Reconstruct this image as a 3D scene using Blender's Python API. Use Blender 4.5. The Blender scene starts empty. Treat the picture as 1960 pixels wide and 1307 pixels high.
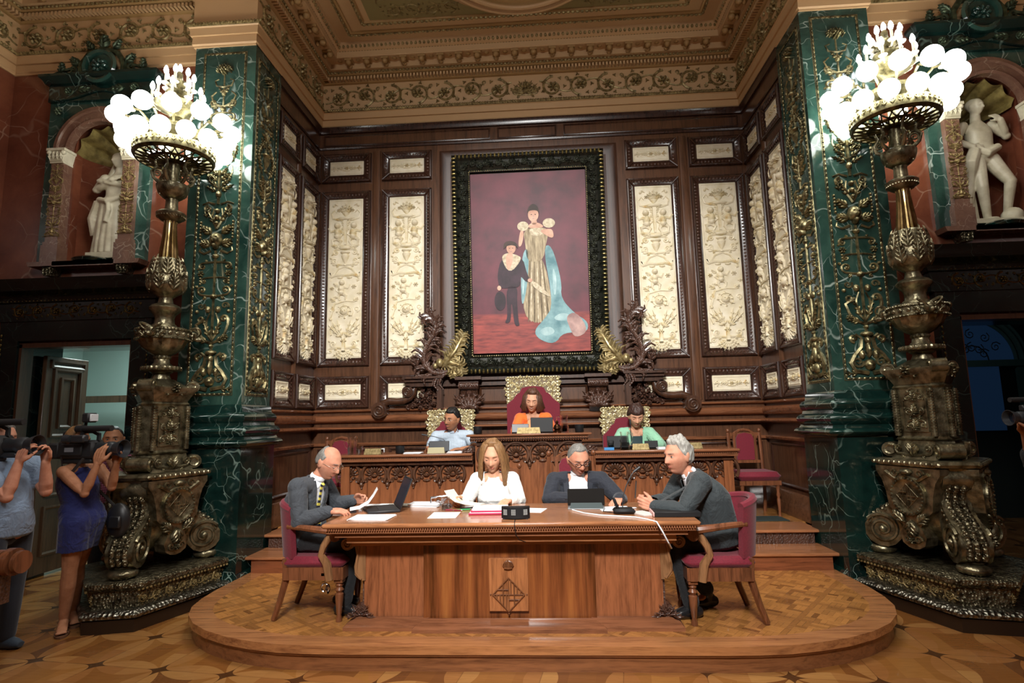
import bpy, math, random
import numpy as np
from math import sin, cos, pi, radians, atan2, hypot, sqrt
from mathutils import Matrix, Vector, noise

SC = bpy.context.scene
COL = SC.collection
# ------------------------------------------------------------------ camera
H = 1.65
PITCH, YAW, ROLL = radians(7.76), radians(3.39), radians(-1.21)
def cam_axes():
    cp, sp, cy, sy = cos(PITCH), sin(PITCH), cos(YAW), sin(YAW)
    f = Vector((-sy*cp, cy*cp, sp)); r = Vector((cy, sy, 0)); u = r.cross(f)
    cr, sr = cos(ROLL), sin(ROLL)
    return cr*r+sr*u, -sr*r+cr*u, f
_r, _u, _f = cam_axes()
cd = bpy.data.cameras.new('camera'); cam = bpy.data.objects.new('camera', cd); COL.objects.link(cam)
cd.sensor_width = 36; cd.lens = 1089/1960*36; cd.clip_start = .05; cd.clip_end = 60
cam.matrix_world = Matrix(((_r.x,_u.x,-_f.x,0),(_r.y,_u.y,-_f.y,0),(_r.z,_u.z,-_f.z,H),(0,0,0,1)))
SC.camera = cam
# ------------------------------------------------------------------ world, lights, exposure
w = bpy.data.worlds.new('world'); SC.world = w; w.use_nodes = True
w.node_tree.nodes['Background'].inputs[0].default_value = (.9, .85, .75, 1)
w.node_tree.nodes['Background'].inputs[1].default_value = .02
SC.view_settings.view_transform = 'Standard'; SC.view_settings.look = 'None'
SC.view_settings.exposure = 0.3; SC.view_settings.gamma = 1; SC.view_settings.use_curve_mapping = False
SC.cycles.max_bounces = 6; SC.cycles.diffuse_bounces = 2; SC.cycles.glossy_bounces = 3
SC.cycles.transmission_bounces = 5; SC.cycles.transparent_max_bounces = 6
SC.cycles.use_denoising = True; SC.cycles.sample_clamp_indirect = 4
SC.cycles.caustics_reflective = False; SC.cycles.caustics_refractive = False
def area(name, loc, rot, size, power, color, spread=pi, sy=None):
    l = bpy.data.lights.new(name, 'AREA'); l.energy = power; l.color = color; l.size = size; l.spread = spread
    if sy: l.shape = 'RECTANGLE'; l.size_y = sy
    o = bpy.data.objects.new(name, l); o.location = loc; o.rotation_euler = rot; COL.objects.link(o); return o
def point(name, loc, power, color, r=.1):
    l = bpy.data.lights.new(name, 'POINT'); l.energy = power; l.color = color; l.shadow_soft_size = r
    o = bpy.data.objects.new(name, l); o.location = loc; COL.objects.link(o); return o
def spot(name, loc, tgt, power, color, ang, blend=.6, r=.3):
    l = bpy.data.lights.new(name, 'SPOT'); l.energy = power; l.color = color; l.spot_size = radians(ang)
    l.spot_blend = blend; l.shadow_soft_size = r
    o = bpy.data.objects.new(name, l); o.location = loc
    o.rotation_euler = (Vector(tgt)-Vector(loc)).to_track_quat('-Z', 'Y').to_euler(); COL.objects.link(o); return o
# added fill, no fixtures: high behind the viewer, over the dais and floor
area('hall_fill', (-.2, -2.2, 6.3), (radians(52), 0, 0), 1.6, 130, (1, .985, .96), radians(150), 2.0)
spot('hall_fill_spot', (-.2, -1.5, 5.4), (-.2, 6.0, 2.2), 2700, (1, .985, .95), 57, .9, .35)
area('dais_fill', (-.18, 4.3, 6.7), (0, 0, 0), 2.6, 90, (1, .96, .9), radians(140), 1.4)
area('floor_fill', (-.2, 1.2, 5.5), (radians(12), 0, 0), 2.5, 50, (1, .97, .92), radians(120), 1.5)

# ------------------------------------------------------------------ node helpers
class NT:
    def __init__(s, name):
        s.m = bpy.data.materials.new(name); s.m.use_nodes = True; s.t = s.m.node_tree
        s.b = s.t.nodes['Principled BSDF']
    def n(s, typ, ins=(), **kw):
        n = s.t.nodes.new('ShaderNode'+typ)
        for k, v in kw.items(): setattr(n, k, v)
        for k, v in (ins.items() if isinstance(ins, dict) else enumerate(ins)):
            if v is None: continue
            if hasattr(v, 'links') or isinstance(v, bpy.types.NodeSocket): s.t.links.new(v, n.inputs[k])
            else: n.inputs[k].default_value = v
        return n
    def math(s, op, a, b=None, c=None):
        return s.n('Math', (a, b, c), operation=op).outputs[0]
    def obj(s): return s.n('TexCoord').outputs['Object']
    def gen(s): return s.n('TexCoord').outputs['Generated']
    def mapping(s, v, loc=(0,0,0), rot=(0,0,0), sc=(1,1,1)):
        return s.n('Mapping', {0: v, 1: loc, 2: rot, 3: sc}).outputs[0]
    def noise(s, v, scale, detail=3, rough=.55, dist=0):
        n = s.n('TexNoise', {'Vector': v, 'Scale': scale, 'Detail': detail, 'Roughness': rough, 'Distortion': dist}); return n.outputs[0]
    def ramp(s, f, stops, interp='LINEAR'):
        n = s.n('ValToRGB', {0: f}); cr = n.color_ramp; cr.interpolation = interp
        while len(cr.elements) > 1: cr.elements.remove(cr.elements[-1])
        cr.elements[0].position = stops[0][0]; cr.elements[0].color = c4(stops[0][1])
        for p, c in stops[1:]:
            e = cr.elements.new(p); e.color = c4(c)
        return n.outputs[0]
    def mix(s, f, a, b, mode='MIX'):
        n = s.n('Mix', {0: f}, data_type='RGBA', blend_type=mode)
        for k, v in ((6, a), (7, b)):
            if isinstance(v, bpy.types.NodeSocket): s.t.links.new(v, n.inputs[k])
            else: n.inputs[k].default_value = c4(v)
        return n.outputs[2]
    def set(s, **kw):
        for k, v in kw.items():
            i = s.b.inputs[k.replace('_', ' ')]
            if isinstance(v, bpy.types.NodeSocket): s.t.links.new(v, i)
            else: i.default_value = c4(v) if isinstance(v, tuple) and len(v) == 3 and 'Color' in k else v
        return s
    def bump(s, h, strength=.3, dist=.01):
        n = s.n('Bump', {'Strength': strength, 'Distance': dist, 'Height': h}); s.t.links.new(n.outputs[0], s.b.inputs['Normal']); return s
def c4(c): return (c[0], c[1], c[2], 1) if len(c) == 3 else c
def V(h):  # srgb hex -> linear
    r = [int(h[i:i+2], 16)/255 for i in (0, 2, 4)]
    return tuple(x/12.92 if x <= .04045 else ((x+.055)/1.055)**2.4 for x in r)

def plain(name, col, rough=.5, metal=0, **kw):
    t = NT(name); t.set(Base_Color=col, Roughness=rough, Metallic=metal)
    if kw: t.set(**kw)
    return t.m
DES = .86
def wood(name, a, b, rough=.32, axis='z', scale=1.0, coat=.25, bands=0, bumpy=0, var=0.0):
    lum = lambda c: .2126*c[0]+.7152*c[1]+.0722*c[2]; a = tuple(lum(a)*(1-DES)+q*DES for q in a); b = tuple(lum(b)*(1-DES)+q*DES for q in b)
    t = NT(name); o = t.obj()
    sc = {'z': (9, 9, .7), 'x': (.7, 9, 9), 'y': (9, .7, 9)}[axis]
    m = t.mapping(o, sc=tuple(q*scale for q in sc))
    n1 = t.noise(m, 2.2, 5, .6, 1.2); n2 = t.noise(m, 14, 3, .6)
    f = t.math('ADD', t.math('MULTIPLY', n1, .75), t.math('MULTIPLY', n2, .3))
    col = t.ramp(f, [(.32, b), (.55, a), (.75, tuple(q*1.25 for q in a))])
    if bands:
        w_ = t.n('TexWave', {'Vector': o, 'Scale': bands, 'Distortion': 2.5, 'Detail': 2.0, 'Detail Scale': .7}, bands_direction='X').outputs[1]
        col = t.mix(t.math('MULTIPLY', w_, .45), col, b)
    t.set(Base_Color=col, Roughness=rough, Coat_Weight=coat, Coat_Roughness=.15)
    if bumpy:
        h = t.n('TexVoronoi', {'Vector': o, 'Scale': bumpy}).outputs[0]
        t.bump(h, .45, .02)
    return t.m
def marble(name, base, mid, vein, scale=1.0, rough=.12, amount=.5, vw=.03):
    t = NT(name); o = t.obj()
    n0 = t.n('TexNoise', {'Vector': o, 'Scale': 1.5*scale, 'Detail': 3., 'Roughness': .6})
    d = t.n('MixRGB', {0: .4, 1: o, 2: n0.outputs[1]}).outputs[0]
    v1 = t.n('TexVoronoi', {'Vector': d, 'Scale': 2.3*scale}, feature='DISTANCE_TO_EDGE').outputs[0]
    v2 = t.n('TexVoronoi', {'Vector': d, 'Scale': 6.5*scale}, feature='DISTANCE_TO_EDGE').outputs[0]
    msk = t.ramp(t.noise(o, 1.7*scale, 3), [(.42, (0, 0, 0)), (.62, (1, 1, 1))])
    msk2 = t.ramp(t.noise(o, 3.1*scale, 3), [(.47, (0, 0, 0)), (.62, (1, 1, 1))])
    a1 = t.math('MULTIPLY', t.ramp(v1, [(0, (1, 1, 1)), (vw, (0, 0, 0))]), msk)
    a2 = t.math('MULTIPLY', t.ramp(v2, [(0, (1, 1, 1)), (vw*1.2, (0, 0, 0))]), msk2)
    f = t.math('MULTIPLY', t.math('MAXIMUM', a1, a2), amount)
    body = t.ramp(t.noise(d, 4*scale, 6, .65), [(.35, base), (.7, mid)])
    t.set(Base_Color=t.mix(f, body, vein), Roughness=rough, Coat_Weight=.2)
    return t.m
def metalm(name, a, b, rough=.35, scale=20, metal=1.0, bumpy=0):
    t = NT(name); o = t.obj(); n1 = t.noise(o, scale, 4)
    t.set(Base_Color=t.ramp(n1, [(.35, b), (.65, a)]), Roughness=rough, Metallic=metal)
    if bumpy: t.bump(t.n('TexVoronoi', {'Vector': o, 'Scale': bumpy}).outputs[0], .8, .015)
    return t.m
def cloth(name, col, rough=.85, var=.15, scale=120, sheen=.2, wrinkle=0):
    t = NT(name); o = t.obj()
    n1 = t.noise(o, scale, 2)
    t.set(Base_Color=t.ramp(n1, [(.3, tuple(q*(1-var) for q in col)), (.7, tuple(min(1, q*(1+var)) for q in col))]), Roughness=rough, Sheen_Weight=sheen)
    if wrinkle: t.bump(t.noise(o, 9, 3, .6, .8), wrinkle, .05)
    return t.m

W_DARK = wood('carved dark wood', V('4a2b18'), V('1f1008'), .3)
W_MOLD = wood('dark moulding wood', V('40251a'), V('1b0e08'), .26, coat=.4)
W_SHELL = wood('carved shell wood', V('5c3a25'), V('341e12'), .3, coat=.3)
W_CARV = wood('carved walnut ornament', V('57382a'), V('2a1810'), .33, coat=.3, bumpy=55)
W_PANEL = wood('panelling wood', V('5e3a22'), V('341d10'), .28, coat=.35)
W_PANELX = wood('panelling wood horizontal', V('694226'), V('3a2111'), .28, axis='x', coat=.35)
def veneer():
    t = NT('figured desk veneer'); o = t.obj()
    f = t.math('ADD', t.math('MULTIPLY', t.noise(t.mapping(o, sc=(4.2, 4.2, .22)), 2.0, 3, .5, .6), .75), t.math('MULTIPLY', t.noise(t.mapping(o, sc=(16, 16, .9)), 4, 4, .6), .25))
    t.set(Base_Color=t.ramp(f, [(.36, V('48250f')), (.46, V('703d20')), (.56, V('8a5029')), (.7, V('9c6232'))]), Roughness=.24, Coat_Weight=.4, Coat_Roughness=.15); return t.m
W_DESK = veneer()
W_DESKX = wood('desk top wood', V('a86a3a'), V('6d3c1e'), .22, axis='x', coat=.5)
W_BENCH = wood('bench wood', V('8c5430'), V('4f2a15'), .26, axis='x', coat=.35)
W_CHAIR = wood('chair wood', V('7a4524'), V('3d200f'), .3, coat=.3)
W_ARM = wood('worn chair arm wood', V('8f6238'), V('51331b'), .35, coat=.2)
W_STEP = wood('step wood', V('a9693a'), V('6d3c1c'), .28, axis='x', coat=.3)
W_DOOR = wood('door wood', V('5a4028'), V('2e1e12'), .4)
GREEN = marble('green marble', V('18312b'), V('37554a'), V('bccdc2'), 1.0, .1, .8, .016)
GREEND = marble('dark green marble', V('091715'), V('14302a'), V('9bb3a6'), 1.1, .1, .6, .014)
RED = marble('red marble', V('5e3022'), V('814a33'), V('b39780'), .6, .2, .5, .012)
PINK = marble('pink brown marble', V('5f4236'), V('7d5c4b'), V('bba892'), 1.6, .2, .5, .02)
BRONZE = metalm('aged bronze', V('9c9376'), V('514935'), .33, 14, .85, bumpy=0)
_b = BRONZE.node_tree.nodes
_n = _b.new('ShaderNodeTexNoise'); _n.inputs['Scale'].default_value = 38; _n.inputs['Detail'].default_value = 2; _c = _b.new('ShaderNodeTexCoord'); _p = _b.new('ShaderNodeBump'); _p.inputs['Strength'].default_value = .3; _p.inputs['Distance'].default_value = .012
BRONZE.node_tree.links.new(_c.outputs['Object'], _n.inputs['Vector']); BRONZE.node_tree.links.new(_n.outputs[0], _p.inputs['Height']); BRONZE.node_tree.links.new(_p.outputs[0], _b['Principled BSDF'].inputs['Normal'])
BRONZED = metalm('carved bronze', V('8b8268'), V('3a3325'), .36, 25, .85, bumpy=45)
GILT = metalm('gilt bronze', V('a69b72'), V('4b452e'), .36, 18, .8)
GOLDP = metalm('gold leaf', V('e6dbb4'), V('a8935c'), .42, 30, .45)
CREAM = NT('cream plaster'); _o = CREAM.obj()
CREAM.set(Base_Color=CREAM.ramp(CREAM.noise(_o, 6, 4), [(.3, V('d8cbaa')), (.6, V('ece2ca')), (.8, V('f1ead8'))]), Roughness=.5); CREAM = CREAM.m
CREAMG = NT('cream relief with gilt touches'); _o = CREAMG.obj()
CREAMG.set(Base_Color=CREAMG.ramp(CREAMG.noise(_o, 9, 3), [(.5, V('e8dcbf')), (.64, V('dccba0')), (.78, V('c7a062'))]), Roughness=.42); CREAMG = CREAMG.m
TAN = plain('tan plaster', V('c7a073'), .55)
TAN2 = plain('deep tan plaster', V('a5804f'), .55)
OLIVE = plain('olive ceiling plaster', V('8c7c4e'), .55)
GILTD = metalm('dull gold ornament', V('b09a68'), V('66542f'), .45, 25, .4)
CRIMSON = cloth('crimson velvet', V('6e0f24'), .8, .2, 90, .12)
BLACKP = plain('black plastic', (.01, .01, .011), .55, 0, Specular_IOR_Level=.25)
PAPER = plain('white paper', V('eef0f2'), .6)
BRASS = metalm('brushed brass plate', V('94825a'), V('6b5c3a'), .5, 40, .7)

# ------------------------------------------------------------------ mesh builder
def rotz(a): return Matrix.Rotation(a, 4, 'Z')
def rotx(a): return Matrix.Rotation(a, 4, 'X')
def roty(a): return Matrix.Rotation(a, 4, 'Y')
def tr(x, y=0, z=0): return Matrix.Translation((x, y, z))
def sc3(x, y, z): return Matrix.Diagonal((x, y, z, 1))
SPH = {}
def sph_unit(nu, nv, half=False):
    k = (nu, nv, half)
    if k not in SPH:
        vs = []; fs = []
        hi = pi/2 if half else pi
        for j in range(nv+1):
            th = hi*j/nv
            for i in range(nu):
                ph = 2*pi*i/nu; vs.append((sin(th)*cos(ph), sin(th)*sin(ph), cos(th)))
        for j in range(nv):
            for i in range(nu):
                a = j*nu+i; b = j*nu+(i+1) % nu; fs.append((a, a+nu, b+nu, b))
        SPH[k] = (np.array(vs), fs)
    return SPH[k]
def frames(pts, closed=False):
    P = [Vector(p) for p in pts]; n = len(P); out = []
    T = []
    for i in range(n):
        a = P[(i-1) % n] if closed or i > 0 else P[i]; b = P[(i+1) % n] if closed or i < n-1 else P[i]
        d = b-a; T.append(d.normalized() if d.length > 1e-9 else Vector((0, 0, 1)))
    up = Vector((0, 0, 1)) if abs(T[0].z) < .9 else Vector((0, 1, 0))
    N = (up-T[0]*up.dot(T[0])).normalized()
    for i in range(n):
        N = (N-T[i]*N.dot(T[i]))
        N = N.normalized() if N.length > 1e-6 else T[i].orthogonal().normalized()
        out.append((P[i], T[i], N, T[i].cross(N)))
    return out
class MB:
    def __init__(s): s.v = []; s.f = []; s.n = 0; s.T = Matrix.Identity(4); s.mi = []; s.cm = 0
    def add(s, vs, fs):
        a = np.asarray(vs, dtype=float); M = np.array(s.T)
        a = a@M[:3, :3].T+M[:3, 3]
        s.v.append(a)
        if np.linalg.det(M[:3, :3]) < 0: fs = [tuple(reversed(f)) for f in fs]
        k = s.n; s.f.extend([tuple(i+k for i in f) for f in fs]); s.mi.extend([s.cm]*len(fs)); s.n += len(a); return s
    def box(s, c, d, M=None):
        x, y, z = d[0]/2, d[1]/2, d[2]/2
        vs = [(-x,-y,-z),(x,-y,-z),(x,y,-z),(-x,y,-z),(-x,-y,z),(x,-y,z),(x,y,z),(-x,y,z)]
        fs = [(0,3,2,1),(4,5,6,7),(0,1,5,4),(1,2,6,5),(2,3,7,6),(3,0,4,7)]
        a = np.array(vs)
        if M is not None: R_ = np.array(M)[:3, :3]; a = a@R_.T
        return s.add(a+np.array(c), fs)
    def bx(s, x0, x1, y0, y1, z0, z1): return s.box(((x0+x1)/2, (y0+y1)/2, (z0+z1)/2), (abs(x1-x0), abs(y1-y0), abs(z1-z0)))
    def bbox(s, c, d, bev=.01, M=None):   # bevelled box
        x, y, z = d[0]/2, d[1]/2, d[2]/2; b = min(bev, x*.9, y*.9, z*.9)
        p = [(-x+b,-y),(x-b,-y),(x,-y+b),(x,y-b),(x-b,y),(-x+b,y),(-x,y-b),(-x,-y+b)]
        q = [(-x+b,-y+b),(x-b,-y+b),(x-b,-y+b),(x-b,y-b),(x-b,y-b),(-x+b,y-b),(-x+b,y-b),(-x+b,-y+b)]
        vs = [(a,c_,-z) for a,c_ in q]+[(a,c_,-z+b) for a,c_ in p]+[(a,c_,z-b) for a,c_ in p]+[(a,c_,z) for a,c_ in q]
        fs = [tuple(range(7,-1,-1)), tuple(range(24,32))]
        for l in range(3):
            for i in range(8): j = (i+1) % 8; fs.append((l*8+i, l*8+j, l*8+8+j, l*8+8+i))
        a = np.array(vs)
        if M is not None: a = a@np.array(M)[:3, :3].T
        return s.add(a+np.array(c), fs)
    def sphere(s, c, r, nu=12, nv=8, M=None, half=False):
        vs, fs = sph_unit(nu, nv, half)
        r = (r, r, r) if isinstance(r, (int, float)) else r
        a = vs*np.array(r)
        if M is not None: a = a@np.array(M)[:3, :3].T
        return s.add(a+np.array(c), fs)
    def tube(s, pts, r, seg=8, closed=False, cap=True, flat=None):
        fr = frames(pts, closed); n = len(fr); rs = r if hasattr(r, '__len__') else [r]*n
        vs = []
        for i, (p, t, N, B) in enumerate(fr):
            ri = rs[i] if isinstance(rs[i], (tuple, list)) else (rs[i], rs[i])
            for k in range(seg):
                a = 2*pi*k/seg; q = p+N*(cos(a)*ri[0])+B*(sin(a)*ri[1]); vs.append(tuple(q))
        fs = []
        for i in range(n if closed else n-1):
            for k in range(seg):
                a = i*seg+k; b = i*seg+(k+1) % seg; c = ((i+1) % n)*seg+(k+1) % seg; d = ((i+1) % n)*seg+k
                fs.append((a, b, c, d))
        if cap and not closed:
            fs.append(tuple(range(seg-1, -1, -1))); fs.append(tuple((n-1)*seg+k for k in range(seg)))
        return s.add(vs, fs)
    def cyl(s, p0, p1, r0, r1=None, seg=16): return s.tube([p0, p1], [r0, r0 if r1 is None else r1], seg)
    def lathe(s, prof, seg=24, c=(0, 0, 0), flute=None, cap=True):
        vs = []
        for r, z in prof:
            for k in range(seg):
                a = 2*pi*k/seg; rr = r
                if flute: rr = r*(1-flute[1]*(.5+.5*cos(a*flute[0])))
                vs.append((c[0]+rr*cos(a), c[1]+rr*sin(a), c[2]+z))
        n = len(prof); fs = []
        for i in range(n-1):
            for k in range(seg):
                a = i*seg+k; b = i*seg+(k+1) % seg; fs.append((a, b, b+seg, a+seg))
        if cap: fs.append(tuple(range(seg-1, -1, -1))); fs.append(tuple((n-1)*seg+k for k in range(seg)))
        return s.add(vs, fs)
    def prism(s, poly, z0, z1, axis='z', bev=0):
        n = len(poly)
        def P(a, b, h): return {'z': (a, b, h), 'y': (a, h, b), 'x': (h, a, b)}[axis]
        vs = [P(a, b, z0) for a, b in poly]+[P(a, b, z1) for a, b in poly]
        fs = [tuple(range(n-1, -1, -1)), tuple(range(n, 2*n))]+[(i, (i+1) % n, n+(i+1) % n, n+i) for i in range(n)]
        if axis == 'y': fs = [tuple(reversed(f)) for f in fs]
        return s.add(vs, fs)
    def sweep(s, path, prof, closed=False):
        """path: plan polyline (x,y); prof: (p,z) closed section, p = offset to the left of travel"""
        n = len(path); m = len(prof); vs = []
        for i in range(n):
            P = Vector(path[i]).to_2d()
            a = Vector(path[(i-1) % n]).to_2d(); b = Vector(path[(i+1) % n]).to_2d()
            d1 = (P-a).normalized() if closed or i > 0 else None
            d2 = (b-P).normalized() if closed or i < n-1 else None
            if d1 is None: d1 = d2
            if d2 is None: d2 = d1
            n1 = Vector((-d1.y, d1.x)); n2 = Vector((-d2.y, d2.x)); q = (n1+n2)
            q = q/ (q.length_squared/2) if q.length > 1e-6 else n1
            for p, z in prof: vs.append((P.x+q.x*p, P.y+q.y*p, z))
        fs = []
        for i in range(n if closed else n-1):
            for k in range(m):
                a = i*m+k; b = i*m+(k+1) % m; c = ((i+1) % n)*m+(k+1) % m; d = ((i+1) % n)*m+k
                fs.append((a, b, c, d))
        if not closed: fs += [tuple(range(m-1, -1, -1)), tuple((n-1)*m+k for k in range(m))]
        return s.add(vs, fs)
    def grid(s, F, nu, nv, closeu=False):
        vs = [F(i/nu, j/nv) for j in range(nv+1) for i in range(nu+(0 if closeu else 1))]
        w_ = nu if closeu else nu+1; fs = []
        for j in range(nv):
            for i in range(nu):
                a = j*w_+i; b = j*w_+(i+1) % w_; fs.append((a, b, b+w_, a+w_))
        return s.add(vs, fs)
    def mesh(s, name, mats, smooth=40):
        me = bpy.data.meshes.new(name)
        if s.v: me.from_pydata(np.concatenate(s.v).tolist(), [], s.f)
        for m in (mats if isinstance(mats, (list, tuple)) else [mats]): me.materials.append(m)
        if any(s.mi): me.polygons.foreach_set('material_index', s.mi)
        me.validate(); me.update()
        if smooth:
            me.polygons.foreach_set('use_smooth', [True]*len(me.polygons)); me.set_sharp_from_angle(angle=radians(smooth))
        return me
    def build(s, name, mats, parent=None, smooth=40, loc=None, rot=None):
        o = bpy.data.objects.new(name, s.mesh(name, mats, smooth)); COL.objects.link(o)
        if parent: o.parent = parent
        if loc: o.location = loc
        if rot: o.rotation_euler = rot
        return o
def empty(name, loc=(0, 0, 0), rz=0, label=None, cat=None, group=None):
    o = bpy.data.objects.new(name, None); COL.objects.link(o); o.location = loc; o.rotation_euler = (0, 0, rz)
    o.empty_display_size = .1
    if label: o['label'] = label; o['category'] = cat
    if group: o['group'] = group
    return o
def tag(o, label, cat, group=None, kind=None):
    o['label'] = label; o['category'] = cat
    if group: o['group'] = group
    if kind: o['kind'] = kind
    return o
def struct(o): o['kind'] = 'structure'; return o
def dup(root, loc=None, rz=None, label=None, group=None, mirror=False):
    def cp(o, par):
        c = o.copy(); COL.objects.link(c)
        if par: c.parent = par
        for ch in o.children: cp(ch, c)
        return c
    r = cp(root, None)
    if loc is not None: r.location = loc
    if rz is not None: r.rotation_euler = (0, 0, rz)
    if label: r['label'] = label
    if group: r['group'] = group
    if mirror: r.scale = (-r.scale[0], r.scale[1], r.scale[2])
    return r
X0 = -.18       # the room's axis of symmetry
# ------------------------------------------------------------------ relief ornament in a plane: u = +x, v = +z, out of the wall = -y
STK = [1.0]
def stroke(m, pts, r0, r1=None, seg=5, out=0):
    n = len(pts); r1 = r0 if r1 is None else r1; r0, r1 = r0*STK[0], r1*STK[0]
    m.tube([(p[0], -out-(p[2] if len(p) > 2 else 0), p[1]) for p in pts], [r0+(r1-r0)*i/(n-1) for i in range(n)], seg)
def spiral_pts(u, v, r, turns=1.5, a0=0, d=1, n=None, k=.12):
    n = n or int(14*turns)
    return [(u+r*(1-(1-k)*t/n)*cos(a0+d*2*pi*turns*t/n), v+r*(1-(1-k)*t/n)*sin(a0+d*2*pi*turns*t/n)) for t in range(n+1)]
def blob(m, u, v, a, b, h, ang=0, out=0, nu=8, nv=3):
    m.sphere((u, -out, v), (a, b, h), nu, nv, M=rotx(pi/2)@rotz(ang) if False else Matrix.Rotation(-ang, 4, 'Y')@rotx(pi/2), half=True)
def leaf(m, u, v, L, W, ang, h=.012, lobes=3, bend=0):
    ca, sa = cos(ang), sin(ang)
    for i in range(lobes):
        t = (i+.6)/lobes; x = L*t*.8; q = bend*t*t
        cx, cz = u+ca*x-sa*q, v+sa*x+ca*q
        ww = W*(1-.55*t)
        for s in (-1, 1):
            aa = ang+s*.65
            blob(m, cx+cos(aa)*ww*.5, cz+sin(aa)*ww*.5, ww*.62, ww*.24, h*.8, aa, nu=6)
    blob(m, u+ca*L*.55-sa*bend*.4, v+sa*L*.55+ca*bend*.4, L*.52, W*.16, h, ang, nu=6)
def flower(m, u, v, r, n=6, h=.02):
    for k in range(n):
        a = 2*pi*k/n; blob(m, u+cos(a)*r*.6, v+sin(a)*r*.6, r*.42, r*.26, h, a, nu=6)
    blob(m, u, v, r*.3, r*.3, h*1.4, nu=6)
def urn(m, u, v, w, h, dep=.03):
    T0 = m.T.copy(); m.T = m.T@tr(u, 0, v)@sc3(1, dep/(w/2), 1)
    m.lathe([(w*.2, 0), (w*.22, h*.06), (w*.08, h*.16), (w*.12, h*.22), (w*.3, h*.45), (w*.42, h*.7), (w*.3, h*.82), (w*.5, h*.93), (w*.48, h)], 12); m.T = T0
def putto(m, u, v, h, f=1, dep=.03):
    s = h/1.0
    blob(m, u+.02*f*s, v+.86*s, .13*s, .14*s, dep*1.5); blob(m, u, v+.55*s, .14*s, .2*s, dep*1.5, .15*f); blob(m, u, v+.38*s, .15*s, .14*s, dep*1.5)
    stroke(m, [(u-.07*s, v+.34*s), (u-.13*f*s, v+.18*s), (u-.05*f*s, v+.02*s)], .075*s, .035*s); stroke(m, [(u+.07*s, v+.34*s), (u+.2*f*s, v+.24*s), (u+.17*f*s, v+.04*s)], .075*s, .035*s)
    stroke(m, [(u+.1*f*s, v+.66*s), (u+.26*f*s, v+.6*s), (u+.36*f*s, v+.76*s)], .05*s, .03*s); stroke(m, [(u-.1*f*s, v+.66*s), (u-.22*f*s, v+.5*s), (u-.12*f*s, v+.4*s)], .05*s, .03*s)
    leaf(m, u-.12*f*s, v+.66*s, .3*s, .16*s, pi/2+.9*f, dep*.6)
def pair(m, u, fn):
    fn(1)
    fn(-1)
def volute_pair(m, u, v, w, r, t=.006, up=1, lf=True):
    for s in (1, -1):
        c = (u+s*w, v)
        pts = [(u, v-up*r*1.3), (u+s*w*.5, v-up*r*1.25), (u+s*(w+r*.1), v-up*r)]+spiral_pts(c[0], c[1], r, 1.35, -up*pi/2, s*up)[1:]
        stroke(m, pts, t, t*.6); blob(m, c[0], c[1], r*.3, r*.3, t*1.6, nu=6)
        if lf:
            leaf(m, u+s*w*.6, v-up*r*1.2, r*1.1, r*.7, (-up*.9 if s > 0 else pi+up*.9), t*1.4, 2)
            leaf(m, c[0]+s*r*.7, v+up*r*.5, r*.9, r*.6, (up*.6 if s > 0 else pi-up*.6), t*1.3, 2)
# ================================================================== THE ROOM
YB, YN, YP = 7.6, 6.0, 5.7          # back wall, niche walls, pillar fronts
HA, HP, HO = 3.0, 2.96, 3.66        # half widths: alcove, inner / outer pillar planes
ZU = .475                           # upper floor of the alcove
def mx(x, s): return X0+s*x
# ---- floor materials
def parquet(name, cell, rot, a, b, line, border):
    t = NT(name); o = t.mapping(t.obj(), rot=(0, 0, radians(rot)), sc=(1/cell, 1/cell, 1))
    x = t.n('SeparateXYZ', (o,)); u, v = x.outputs[0], x.outputs[1]
    cu, cv = t.math('FLOOR', u), t.math('FLOOR', v)
    par = t.math('FLOORED_MODULO', t.math('ADD', cu, cv), 2.0)
    al = t.math('ADD', t.math('MULTIPLY', u, par), t.math('MULTIPLY', v, t.math('SUBTRACT', 1.0, par)))
    st = t.math('FLOOR', t.math('MULTIPLY', al, 3.0))
    c = t.n('CombineXYZ', (cu, cv, st)).outputs[0]
    rnd = t.n('TexWhiteNoise', (c,), noise_dimensions='3D').outputs[0]
    col = t.ramp(rnd, [(0, b), (.25, a), (1, tuple(q*1.35 for q in a))])
    fr = t.math('FRACT', t.math('MULTIPLY', al, 3.0)); gap = t.math('LESS_THAN', fr, .05)
    k = 4.0
    b1 = t.math('LESS_THAN', t.math('FRACT', t.math('DIVIDE', u, k)), .09)
    b2 = t.math('LESS_THAN', t.math('FRACT', t.math('DIVIDE', v, k)), .09)
    col = t.mix(t.math('MAXIMUM', b1, b2), col, border)
    g = t.noise(t.mapping(t.obj(), rot=(0, 0, radians(rot)), sc=(6, 6, 1)), 9, 4)
    col = t.mix(.35, col, t.ramp(g, [(.3, tuple(q*.5 for q in a)), (.7, tuple(min(1, q*1.5) for q in a))]), 'MULTIPLY') if False else col
    col = t.mix(t.math('MULTIPLY', gap, .55), col, line)
    col = t.mix(.35, col, t.ramp(g, [(.3, (.55, .5, .45)), (.7, (1, 1, 1))]), 'MULTIPLY')
    t.set(Base_Color=col, Roughness=.24, Coat_Weight=.3); return t.m
PARQ = parquet('basket parquet', .115, 38, V('a8733d'), V('7d4f27'), V('4a2a14'), V('a06c3a'))
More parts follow.
